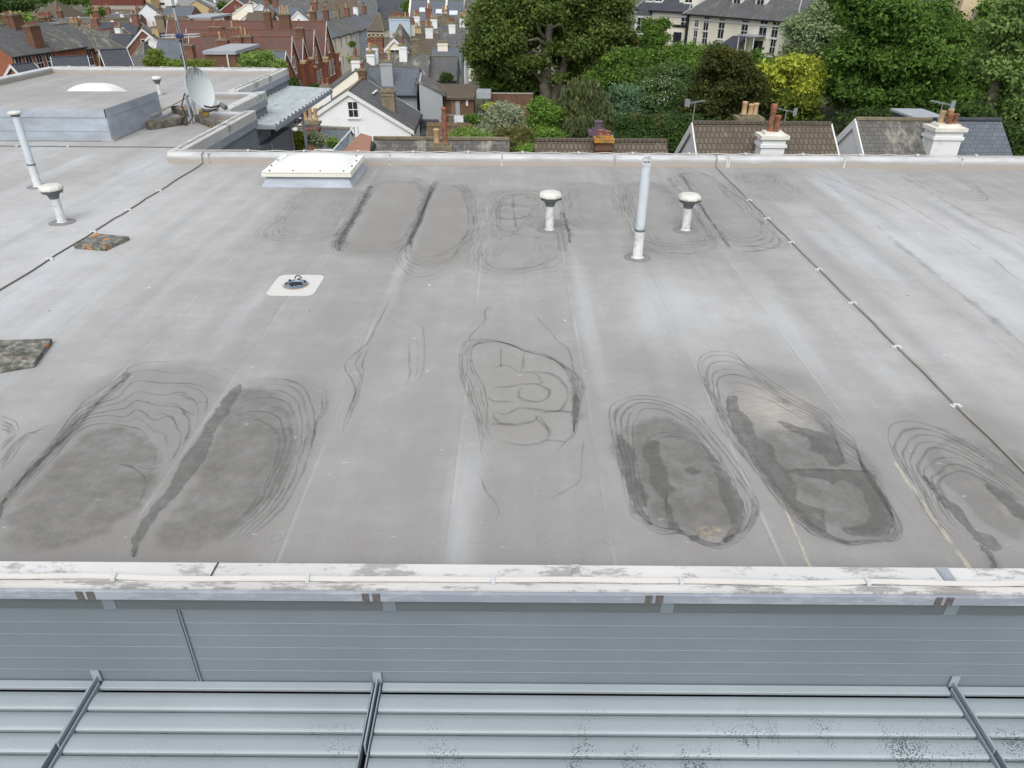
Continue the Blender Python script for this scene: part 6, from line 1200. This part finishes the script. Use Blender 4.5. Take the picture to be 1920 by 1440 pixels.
# vehicles
def car(px, py, label, colr, r=0, van=False, L=4.2, Y=None):
    g_ = None
    for it in range(400):
        q = P(px, py, 60+it*1.0)
        if q.z < gz(q.x, q.y)+.1: break
    if Y: q = P(px, py, Y)
    c = Vector((q.x, q.y, gz(q.x, q.y)+.12)) if not Y else q
    o = thing('parked_van' if van else 'parked_car', label, 'van' if van else 'car', c); T = TR(c) @ RZ(r); H = 2.1 if van else 1.42; W = 1.9 if van else 1.75; w = W/2
    if van: pr = [(-L/2, .35), (L/2, .35), (L/2, .9), (L/2-.25, 1.05), (L/2-1.0, H-.1), (L/2-1.2, H), (-L/2+.1, H), (-L/2, H-.15)]
    else: pr = [(-L/2, .3), (L/2, .3), (L/2, .72), (L/2-.1, .82), (L/2-1.1, .93), (-L/2+.35, .98), (-L/2, .85)]
    m = MB(); n = len(pr); vs = [(x, -w, z_) for x, z_ in pr]+[(x, w, z_) for x, z_ in pr]; m.add(vs, [tuple(range(n)), tuple(range(2*n-1, n-1, -1))]+[(k, k+n, (k+1) % n+n, (k+1) % n) for k in range(n)], T); m.build('body', plain('car_paint', lin(*colr), .3, .0, var=.03, spec=.6), o, bevel=.06)
    if not van:
        g = [(-L/2+.45, .96), (L/2-1.15, .91), (L/2-1.85, H-.06), (-L/2+.95, H-.03)]; m = MB(); vs = [(x, -w+.08+(.12 if z_ > 1.2 else 0), z_) for x, z_ in g]+[(x, w-.08-(.12 if z_ > 1.2 else 0), z_) for x, z_ in g]; m.add(vs, [(0, 1, 2, 3), (7, 6, 5, 4)]+[(k, k+4, (k+1) % 4+4, (k+1) % 4) for k in range(4)], T); m.build('cabin_glass', 'glass', o)
        m = MB(); m.box((-L/2+1.0, -w+.2, H-.045), (L/2-1.9, w-.2, H), T); m.build('roof', plain('car_roof', lin(*colr), .3, var=.03, spec=.6), o, bevel=.02)
    else:
        m = MB(); m.add([(L/2-.28, -w+.12, 1.06), (L/2-.28, w-.12, 1.06), (L/2-.96, w-.15, H-.13), (L/2-.96, -w+.15, H-.13)], [(0, 1, 2, 3)], T @ TR((.03, 0, .03))); m.build('windscreen', 'glass', o)
    for sx in (-1, 1):
        for sy in (-1, 1):
            m = MB(); cc = (sx*L*.31, sy*(w-.08), .32); TT = T @ TR(cc) @ Matrix.Rotation(PI/2, 4, 'X'); m.lathe([(.32, -.1), (.32, .1)], (0, 0, 0), 14, TT); wh = m.build('wheel', 'black', o); m = MB(); m.lathe([(.19, -.105), (.19, .105)], (0, 0, 0), 10, TT); m.build('rim', 'steel', wh)
    for sy in (-1, 1): m = MB(); m.bbox((L/2-.0, sy*(w-.3), .68), (.06, .3, .14), 0, T); m.build('headlight', 'trim', o)
    return o
car(645, 133, 'white van parked at the kerb below the corner shop', (214, 216, 220), -PI/2-.1, True, 4.9)
car(411, 33, 'silver car on the far road beyond the school', (190, 196, 204), -PI/2, Y=None)
car(400, 35, 'dark car on the far road left lane', (50, 52, 60), -PI/2)
car(422, 42, 'grey car parked by the kerb of the far road', (110, 114, 120), -PI/2)
# cars glimpsed in the lane under the canopy edge
car(566, 228, 'black car parked in the lane below the canopy edge', (34, 36, 40), -PI/2-.05)
car(577, 205, 'silver car farther along the lane below the canopy', (150, 156, 160), -PI/2-.05)
car(586, 193, 'dark green car at the end of the lane below the canopy', (50, 62, 62), -PI/2-.05)
# ------------------------------------------------------------------ trees and shrubs
def foliage(name, blobs, n, size, mat, parent, clump=.55, per=60, up=.25, drape=0.0, flat=.6, asp=1.5, shell=.55, lump=7):
    """blobs: (centre, (rx,ry,rz)) ellipsoids; leaves gathered in clumps through their outer volume"""
    if lump:
        nb = []
        for c_, r_ in blobs:
            nb.append((c_, tuple(q*.72 for q in r_)))
            for _ in range(lump):
                dd = rng.normal(size=3); dd /= np.linalg.norm(dd); dd[2] = abs(dd[2])*.8-.15; f_ = .30+.22*rng.random()
                nb.append((tuple(np.array(c_)+dd*np.array(r_)*.78), tuple(q*f_ for q in (r_[0], r_[1], r_[2]*.8))))
        blobs = nb
    vol = np.array([b[1][0]*b[1][1]*b[1][2] for b in blobs])**.6; vol = vol/vol.sum(); nc = max(4, n//per)
    ci = rng.choice(len(blobs), nc, p=vol); cen = np.array([tuple(b[0]) for b in blobs]); rad = np.array([b[1] for b in blobs])
    d = rng.normal(size=(nc, 3)); d /= np.linalg.norm(d, axis=1)[:, None]; d[:, 2] += up*rng.random(nc); d /= np.linalg.norm(d, axis=1)[:, None]
    r = shell+(1-shell)*rng.random(nc)**.6; r *= 1+.10*rng.normal(size=nc); cc = cen[ci]+d*r[:, None]*rad[ci]
    cs = clump*(.6+.8*rng.random(nc)); k = np.repeat(np.arange(nc), per); N = len(k)
    off = rng.normal(size=(N, 3))*.5; off[:, 2] *= flat
    if drape: off[:, 2] = off[:, 2]*drape-.2*drape; 
    p = cc[k]+off*cs[k][:, None]
    nrm = rng.normal(size=(N, 3))*.75+d[k]*.6; nrm[:, 2] += .55
    if drape: nrm[:, 2] *= .15
    nrm /= np.linalg.norm(nrm, axis=1)[:, None]
    a = rng.normal(size=(N, 3)); a -= (a*nrm).sum(1)[:, None]*nrm
    if drape: a = np.tile([0, 0, -1.0], (N, 1))+.35*a; a -= (a*nrm).sum(1)[:, None]*nrm
    a /= np.linalg.norm(a, axis=1)[:, None]; b = np.cross(nrm, a); s = size*(.6+.8*rng.random(N)); 
    la = (s*asp/2)[:, None]*a; lb = (s/2)[:, None]*b
    off0 = np.array(WL[parent.name]) if parent else np.zeros(3); p = p-off0
    v = np.stack([p-la, p+lb*.9-la*.1, p+la, p-lb*.9-la*.1], 1).reshape(-1, 3).astype(np.float32)
    me = D.meshes.new(name); me.vertices.add(4*N); me.vertices.foreach_set('co', v.ravel()); me.loops.add(4*N); me.loops.foreach_set('vertex_index', np.arange(4*N, dtype=np.int32))
    me.polygons.add(N); me.polygons.foreach_set('loop_start', np.arange(0, 4*N, 4, dtype=np.int32)); me.update(calc_edges=True)
    at = me.attributes.new('tone', 'FLOAT', 'FACE'); ct = rng.random(nc); at.data.foreach_set('value', np.clip(ct[k]*.55+.45*rng.random(N), 0, 1).astype(np.float32))
    me.materials.append(mat); o = D.objects.new(name, me); C.objects.link(o)
    if parent: o.parent = parent
    return o
def pb(px, py, Y, rpx, rpy, ry=None):
    c = P(px, py, Y); s = zd(Y, c.z)/FPX; rx = rpx*s; rz = rpy*s; return (c, (rx, ry or (rx+rz)/2*.9, rz))
LM = {}
def lm(k, *a, **kw):
    if k not in LM: LM[k] = leafm('leaves_'+k, *a, **kw)
    return LM[k]
def tree(label, cat, px, base_Y, blobs, n, size, mat, name='tree', trunk=None, tw=.35, bl=None, **kw):
    """blobs in photo px: (px, py, dY, rpx, rpy)"""
    bb = [pb(a, b, base_Y+dy, c, d) for a, b, dy, c, d in blobs]
    x = P(px, blobs[0][1], base_Y).x; zb = gz(x, base_Y)-.2
    t = thing(name, label, cat, (x, base_Y, zb))
    top = max(b[0].z+b[1][2]*.5 for b in bb); m = MB()
    if trunk is None:
        m.tube([(x, base_Y, zb), (x+.1, base_Y, zb+(top-zb)*.4), (x-.1, base_Y+.2, zb+(top-zb)*.75), (x, base_Y+.2, top)], [tw, tw*.8, tw*.5, tw*.2], 10)
        for q, rr in bb[:6]:
            m.tube([(x, base_Y, zb+(q.z-zb)*.5), (x*.6+q.x*.4, base_Y*.6+q.y*.4, zb+(q.z-zb)*.8), q], [tw*.45, tw*.3, tw*.1], 6)
    else:
        for pts, rr in trunk:
            w_ = [P(a, b, base_Y+dy) for a, b, dy in pts]; m.tube(w_, rr, 9)
    m.build('trunk', 'bark', t, smooth=True)
    foliage('crown', bb, n, size, mat, t, **kw)
    return t
g_beech = lm('beech', (63, 83, 36), (113, 132, 56), c3=(129, 142, 59)); g_mid = lm('mid', (61, 91, 34), (115, 151, 54)); g_maple = lm('maple', (54, 86, 31), (113, 151, 59))
g_bright = lm('bright', (76, 117, 36), (131, 166, 65)); g_yew = lm('yew', (45, 56, 27), (95, 102, 43), c3=(115, 113, 50)); g_yel = lm('yellow', (116, 142, 43), (200, 205, 66)); g_grey = lm('greygreen', (108, 129, 86), (165, 184, 129))
g_teal = lm('teal', (68, 100, 68), (114, 147, 102)); g_weep = lm('weeping', (70, 83, 47), (115, 124, 74)); g_olive = lm('olive', (124, 135, 102), (179, 187, 146)); g_dark = lm('dark', (45, 66, 31), (81, 108, 45)); g_fresh = lm('fresh', (96, 131, 54), (152, 178, 86)); g_right = lm('rightash', (88, 119, 59), (140, 167, 88))
# the big beech
tr = [([(1025, 196, 0), (1022, 160, 0), (1024, 120, .3), (1027, 85, .3), (1030, 50, .6), (1030, 10, 1), (1020, -30, 1)], [.75, .6, .5, .42, .36, .26, .12]),
      ([(1034, 196, 0), (1046, 160, .4), (1056, 130, .6), (1062, 100, .8), (1068, 70, 1), (1078, 30, 1.4)], [.55, .42, .38, .3, .22, .1]),
      ([(1024, 88, .2), (1008, 72, -.6), (990, 76, -1), (978, 62, -1.2)], [.24, .15, .1, .04]), ([(1025, 78, .3), (1010, 55, -.4), (1004, 30, -.5)], [.2, .14, .05]),
      ([(1018, 160, 0), (1010, 145, -.5), (1000, 135, -1), (985, 128, -1.4)], [.25, .18, .1, .04]), ([(1060, 115, .6), (1085, 100, .4), (1110, 95, .3)], [.22, .14, .05]), ([(1030, 55, .5), (1050, 45, .4), (1062, 60, .3)], [.18, .12, .05]), ([(1022, 105, .2), (1000, 95, .6), (975, 110, .2)], [.2, .12, .05])]
tree('huge dark green beech with two bare grey trunks, standing in the middle gardens', 'tree', 1025, 76,
     [(945, 70, 1, 62, 80), (905, 105, 0, 32, 50), (985, 10, 2, 70, 60), (1060, 0, 2, 90, 60), (1110, 60, 2, 62, 70), (1125, 120, 2, 48, 50), (1030, 70, 6, 90, 90), (960, 130, 1, 45, 40), (1000, 165, 2, 40, 28), (1090, 150, 3, 45, 40), (1140, 20, 2, 40, 60), (930, 150, 3, 40, 35), (985, 120, -1.5, 22, 14), (1085, 95, -1, 26, 22), (1030, 30, -2, 34, 18), (1045, 150, -1.5, 18, 9), (1010, 118, -1.5, 16, 10), (1050, 92, -1.5, 20, 12)],
     115000, .21, g_beech, trunk=tr, clump=.85, per=65)
tree('leafy maple with broad tiered green crown at upper right', 'tree', 1655, 60,
     [(1660, 40, 0, 95, 60), (1620, 110, 0, 75, 60), (1700, 110, 0, 80, 60), (1660, 170, 0, 90, 45), (1730, 60, 1, 60, 60), (1590, 160, 0, 50, 40), (1740, 150, 1, 55, 45), (1640, -20, 0, 90, 50), (1700, 200, 0, 60, 30)], 105000, .19, g_maple, clump=.7, per=60, tw=.4)
yt = tree('yellow leaved golden tree glowing among darker greens', 'tree', 1484, 60, [(1490, 126, 0, 40, 24), (1470, 155, 0, 46, 26), (1505, 165, 0, 34, 24), (1440, 138, 0, 20, 18), (1515, 145, 0, 20, 26)], 17000, .20, g_yel, clump=.6, per=50, tw=.2)
foliage('lower_leaves', [pb(1480, 195, 59.6, 48, 30), pb(1505, 220, 59.5, 36, 20), pb(1460, 180, 59.8, 34, 22)], 15000, .2, lm('yellowgreen', (72, 92, 30), (128, 140, 44)), yt, clump=.6, per=50)
tree('dark brownish yew hiding the foot of the long cream villa', 'tree', 1350, 58, [(1360, 125, 0, 45, 36), (1345, 165, 0, 60, 40), (1325, 200, 0, 60, 40), (1385, 185, 0, 50, 45), (1370, 230, 0, 70, 30), (1400, 150, 0, 25, 30), (1345, 105, 0, 25, 16)], 52000, .15, g_yew, clump=.5, per=50, tw=.3)
tree('airy grey green tree right of the long cream villa', 'tree', 1540, 76, [(1535, 60, 0, 48, 40), (1560, 30, 0, 40, 34), (1510, 90, 0, 36, 32), (1560, 95, 0, 36, 40), (1500, 50, 0, 22, 28)], 26000, .17, g_grey, clump=.7, per=40, tw=.25)
tree('bushy tree filling the gap right of the maple', 'tree', 1810, 66, [(1800, 90, 0, 45, 45), (1830, 130, 0, 50, 45), (1810, 180, 0, 50, 45), (1780, 60, 3, 35, 40), (1850, 70, 0, 40, 36), (1860, 30, 5, 26, 30)], 36000, .2, g_mid, clump=.7, per=55)
tree('tall soft green ash cut off by the right picture edge', 'tree', 1900, 48, [(1905, 60, 0, 50, 50), (1890, 130, 0, 50, 55), (1920, 180, 0, 60, 60), (1880, 210, 0, 42, 50), (1930, 260, 0, 60, 60), (1925, 20, 0, 40, 40), (1960, 100, 0, 60, 90)], 52000, .17, g_right, clump=.6, per=55)
tree('dense dark green shrub tree between maple and far right slate cottage', 'tree', 1720, 46, [(1700, 232, 0, 60, 22), (1640, 225, 0, 40, 22), (1800, 225, 0, 50, 30), (1860, 260, -1, 40, 40), (1900, 290, -2, 40, 40)], 26000, .15, g_dark, clump=.5, per=50, tw=.15)
tree('bright green conical conifer with soft pointed top', 'conifer', 1010, 54, [(1012, 196, 0, 14, 14), (1012, 215, 0, 24, 22), (1010, 240, 0, 34, 26), (1008, 268, 0, 40, 30), (1030, 215, .3, 20, 22)], 32000, .11, g_bright, clump=.36, per=50, name='conifer', tw=.2)
tree('weeping cypress with hanging grey green fronds', 'conifer', 1087, 55, [(1080, 170, 0, 14, 18), (1105, 172, 0, 16, 22), (1090, 200, 0, 38, 34), (1085, 240, 0, 48, 40), (1120, 230, 0, 28, 36), (1070, 262, 0, 40, 30)], 42000, .13, g_weep, clump=.42, per=40, drape=1.9, asp=3.0, name='conifer', tw=.2)
tree('conical dark thuja before the left villa', 'conifer', 1226, 76, [(1226, 60, 0, 16, 14), (1226, 80, 0, 28, 22), (1226, 102, 0, 34, 22), (1240, 48, 1, 14, 14), (1218, 48, 1, 10, 12)], 18000, .14, g_mid, clump=.5, per=45, name='conifer')
tree('teal green spreading shrub right of the weeping cypress', 'shrub', 1160, 56, [(1165, 180, 1, 36, 18), (1165, 215, 0, 34, 22), (1150, 250, 0, 34, 26), (1175, 275, 0, 40, 26)], 24000, .13, g_teal, clump=.5, per=45, name='shrub', tw=.1)
tree('wild bramble like bank dotted with white blossom', 'shrub', 1245, 60, [(1245, 165, 1, 55, 26), (1270, 195, 0, 40, 30), (1220, 195, 0, 42, 26), (1260, 140, 3, 50, 22), (1250, 235, -1, 36, 34)], 40000, .13, lm('bramble', (58, 84, 44), (104, 132, 70), c3=(126, 146, 100), th=.68), clump=.5, per=45, name='shrub', tw=.1)
tree('dark ivy thicket behind the brown tiled cottages', 'shrub', 1260, 44, [(1255, 265, 0, 40, 32), (1215, 270, 0, 40, 26), (1290, 240, 1, 30, 30), (1190, 240, 2, 34, 26)], 26000, .11, g_dark, clump=.45, per=45, name='shrub', tw=.1)
tree('brownish leaved shrub between the ivy and the teal shrub', 'shrub', 1210, 52, [(1208, 235, 0, 26, 26), (1200, 262, 0, 28, 22)], 9000, .11, lm('brown', (78, 76, 42), (112, 104, 60)), clump=.4, per=40, name='shrub', tw=.1)
tree('mixed green shrubs filling the bank below the left villa', 'shrub', 1170, 70, [(1175, 110, 0, 45, 26), (1210, 125, 0, 50, 24), (1140, 150, 0, 40, 26), (1290, 105, 0, 50, 20), (1180, 145, -1, 50, 26), (1300, 130, -2, 40, 24)], 36000, .18, g_mid, clump=.6, per=50, name='shrub', tw=.1)
tree('pale grey green willowy bush under the cream villa', 'shrub', 1310, 74, [(1300, 98, 0, 40, 14), (1330, 100, 0, 26, 14)], 9000, .14, g_grey, clump=.5, per=40, name='shrub', tw=.08)
tree('reddish orange shrub beside the left villa porch', 'shrub', 1185, 80, [(1182, 78, 0, 18, 12), (1172, 92, 0, 14, 10)], 4000, .16, lm('orange', (120, 96, 48), (150, 124, 70)), clump=.5, per=40, name='shrub', tw=.06)
tree('dark purple rounded bush below the left villa', 'shrub', 1242, 74, [(1244, 101, -1, 10, 7)], 1800, .12, lm('purple', (62, 40, 48), (84, 60, 64)), clump=.3, per=30, name='shrub', tw=.05)
tree('grey green olive like bush in the back garden', 'shrub', 935, 52, [(940, 225, 0, 36, 30), (925, 250, 0, 34, 24), (955, 248, 0, 28, 24)], 26000, .09, g_olive, clump=.45, per=35, name='shrub', tw=.1, asp=2.4)
tree('fresh green low shrubs left of the olive like bush', 'shrub', 880, 50, [(870, 252, 0, 28, 12), (895, 262, 0, 32, 14), (855, 262, 0, 20, 10)], 13000, .1, g_fresh, clump=.35, per=40, name='shrub', tw=.06)
tree('rounded green bush by the end of the washing line', 'shrub', 890, 58, [(889, 224, 0, 14, 9)], 3000, .1, g_mid, clump=.3, per=35, name='shrub', tw=.05)
tree('bronze leaved shrub at the corner of the lichen slate cottage', 'shrub', 965, 42, [(968, 272, 0, 22, 22), (950, 262, 0, 20, 18), (975, 255, 1, 16, 20)], 13000, .1, lm('bronze', (84, 92, 48), (128, 122, 66)), clump=.35, per=40, name='shrub', tw=.06)
tree('low bright shrub touching the rear coping left of the brown cottage', 'shrub', 990, 40, [(995, 285, 0, 18, 12), (1030, 262, 3, 22, 18)], 8000, .1, g_bright, clump=.35, per=40, name='shrub', tw=.06)
tree('small yellow flowering shrub near the striped barrier', 'shrub', 920, 64, [(918, 200, 0, 10, 6)], 1500, .1, g_yel, clump=.25, per=30, name='shrub', tw=.04)
tree('dark shrubs along the garden edge beneath the beech', 'shrub', 905, 78, [(900, 112, 4, 22, 16), (925, 158, 0, 34, 14), (975, 170, 1, 40, 20), (900, 88, 8, 24, 16), (955, 190, -2, 30, 14)], 20000, .16, g_mid, clump=.55, per=45, name='shrub', tw=.08)
tree('light green tree at the left shoulder of the beech', 'tree', 905, 100, [(905, 50, 0, 28, 30), (930, 20, 0, 30, 30), (893, 75, 0, 20, 18)], 15000, .2, g_grey, clump=.7, per=45)
tree('small dark bush against the grey rear wall', 'shrub', 833, 74, [(836, 146, 0, 10, 9)], 2000, .12, g_dark, clump=.3, per=30, name='shrub', tw=.05)
tree('round green bush rising just behind the far coping', 'shrub', 487, 76, [(485, 112, 0, 28, 16), (470, 122, 0, 22, 12), (505, 122, 0, 24, 12)], 15000, .14, g_fresh, clump=.4, per=45, name='shrub', tw=.1)
tree('yellow green conical bush left of the mast', 'shrub', 295, 80, [(292, 104, 0, 10, 12), (293, 118, 0, 20, 14), (315, 124, 0, 20, 8)], 9000, .14, lm('limey', (98, 124, 40), (142, 160, 66)), clump=.4, per=45, name='shrub', tw=.08)
tree('yellow green hedge top between mast and brick block', 'shrub', 350, 78, [(345, 122, 0, 22, 10), (375, 122, 0, 18, 9)], 6000, .14, lm('limey'), clump=.35, per=45, name='shrub', tw=.06)
tree('dark bush at the foot of the school gables', 'shrub', 545, 74, [(548, 160, 0, 10, 14), (590, 168, 12, 12, 9)], 4000, .14, g_dark, clump=.4, per=35, name='shrub', tw=.06)
tree('dark green tree at the top left corner of the town', 'tree', 25, 190, [(20, 8, 0, 34, 14), (-5, 20, 0, 20, 14)], 5000, .55, g_dark, clump=1.8, per=35)
tree('bushy tree behind the brick terrace chimneys', 'tree', 38, 135, [(38, 37, 0, 20, 9), (24, 42, 0, 12, 7)], 4500, .3, g_fresh, clump=.9, per=35)
tree('green trees beyond the low hipped hall', 'tree', 130, 330, [(140, 0, 0, 30, 8), (70, -3, 0, 30, 8), (110, -5, 10, 40, 8)], 5000, .8, g_mid, clump=2.5, per=35)
tree('round green tree among the far terraces', 'tree', 182, 178, [(181, 24, 0, 10, 7)], 2200, .35, g_mid, clump=.9, per=30)
tree('green tree at the top edge above the school', 'tree', 512, 300, [(512, 2, 0, 14, 10)], 2500, .6, g_mid, clump=1.6, per=30)
tree('green tree left of the rooflight terrace', 'tree', 767, 230, [(768, 14, -32, 8, 14)], 2500, .4, g_mid, clump=1.2, per=30)
tree('distant trees behind the beech top', 'tree', 930, 210, [(900, -8, 0, 36, 12), (960, -10, 0, 60, 20)], 5000, .6, g_mid, clump=2, per=35)
tree('street tree at the far end of the far road', 'tree', 417, 330, [(417, 12, 0, 8, 7)], 1600, .6, g_mid, clump=1.2, per=30)
tree('purple leaved tree at the top between villa chimneys', 'tree', 1540, 110, [(1545, 4, 0, 22, 10), (1525, -4, 0, 20, 8)], 4000, .3, lm('purple'), clump=.8, per=35)
tree('olive trees behind the cream villa roofs', 'tree', 1600, 120, [(1560, -10, 0, 60, 14), (1760, -6, 0, 60, 16), (1870, 4, 0, 40, 20)], 9000, .35, g_mid, clump=1.2, per=40)
tree('slender columnar bush on the white street pavement', 'shrub', 662, 120, [(661, 83, 6, 4, 5)], 700, .2, g_mid, clump=.3, per=20, name='shrub', tw=.05)
tree('low roadside bushes beside the white van', 'shrub', 665, 112, [(664, 112, 0, 10, 5)], 1500, .18, g_fresh, clump=.4, per=25, name='shrub', tw=.05)
# white blossom as specks on the bramble bank
bl = foliage('blossom', [pb(1250, 160, 58.5, 50, 22), pb(1225, 190, 58.5, 30, 18)], 160, .055, plain('blossom', lin(214, 214, 200), .8), None, clump=.5, per=4)
bl['kind'] = 'stuff'; bl['label'] = 'scattered white blossom on the wild bank'; bl['category'] = 'blossom'
# terrace plants
for px, py, Y, n_, mt, lab, rp in ((560, 264, 22.5, 3500, g_yel, 'yellow flowering pot plant on the small roof terrace', (17, 18)), (592, 262, 22.2, 2600, g_olive, 'thin olive shrub in a pot on the roof terrace', (13, 20)), (624, 268, 22, 1500, g_fresh, 'small conical pot conifer behind the terrace railing', (6, 12))):
    c = P(px, py, Y); o = thing('potted_plant', lab, 'potted plant', (c.x, c.y, -2.5)); m = MB(); m.lathe([(.16, 0), (.2, .35), (.22, .4)], (c.x, c.y, -2.5), 14); m.build('plant_pot', 'black', o); m = MB(); m.tube([(c.x, c.y, -2.2), c], .02, 6); m.build('stem', 'bark', o)
    foliage('leaves', [pb(px, py, Y, *rp)], n_, .045, mt, o, clump=.12, per=25)
m = MB(); a = G(538, 268, -2.0); m.prism([(G(x, y, -2.0).x, G(x, y, -2.0).y) for x, y in ((538, 272), (568, 276), (578, 268), (550, 262))], -2.45, -2.0); m.build('planter_box', 'wood', label='low dark timber planter at the left of the roof terrace', cat='planter')
# understorey that reads as one mass
def cover(x0, x1, y0, y1, n, size, mat, label, h=1.0, clumps=.8):
    bb = []
    for k in range(70):
        x = random.uniform(x0, x1); y = random.uniform(y0, y1); bb.append((Vector((x, y, gz(x, y)+h*.4)), (random.uniform(1.5, 3), random.uniform(1.5, 3), h*random.uniform(.6, 1.2))))
    o = foliage('ground_cover', bb, n, size, mat, None, clump=clumps, per=45); o['kind'] = 'stuff'; o['label'] = label; o['category'] = 'undergrowth'
cover(-1, 40, 42, 74, 60000, .2, g_dark, 'dark undergrowth filling the gardens between the trees', 1.8)
cover(-6, 3, 34, 52, 20000, .14, g_mid, 'tangled undergrowth behind the near cottages', 1.2)
cover(8, 46, 60, 100, 40000, .28, g_mid, 'green slope undergrowth below the cream villas', 2.4)
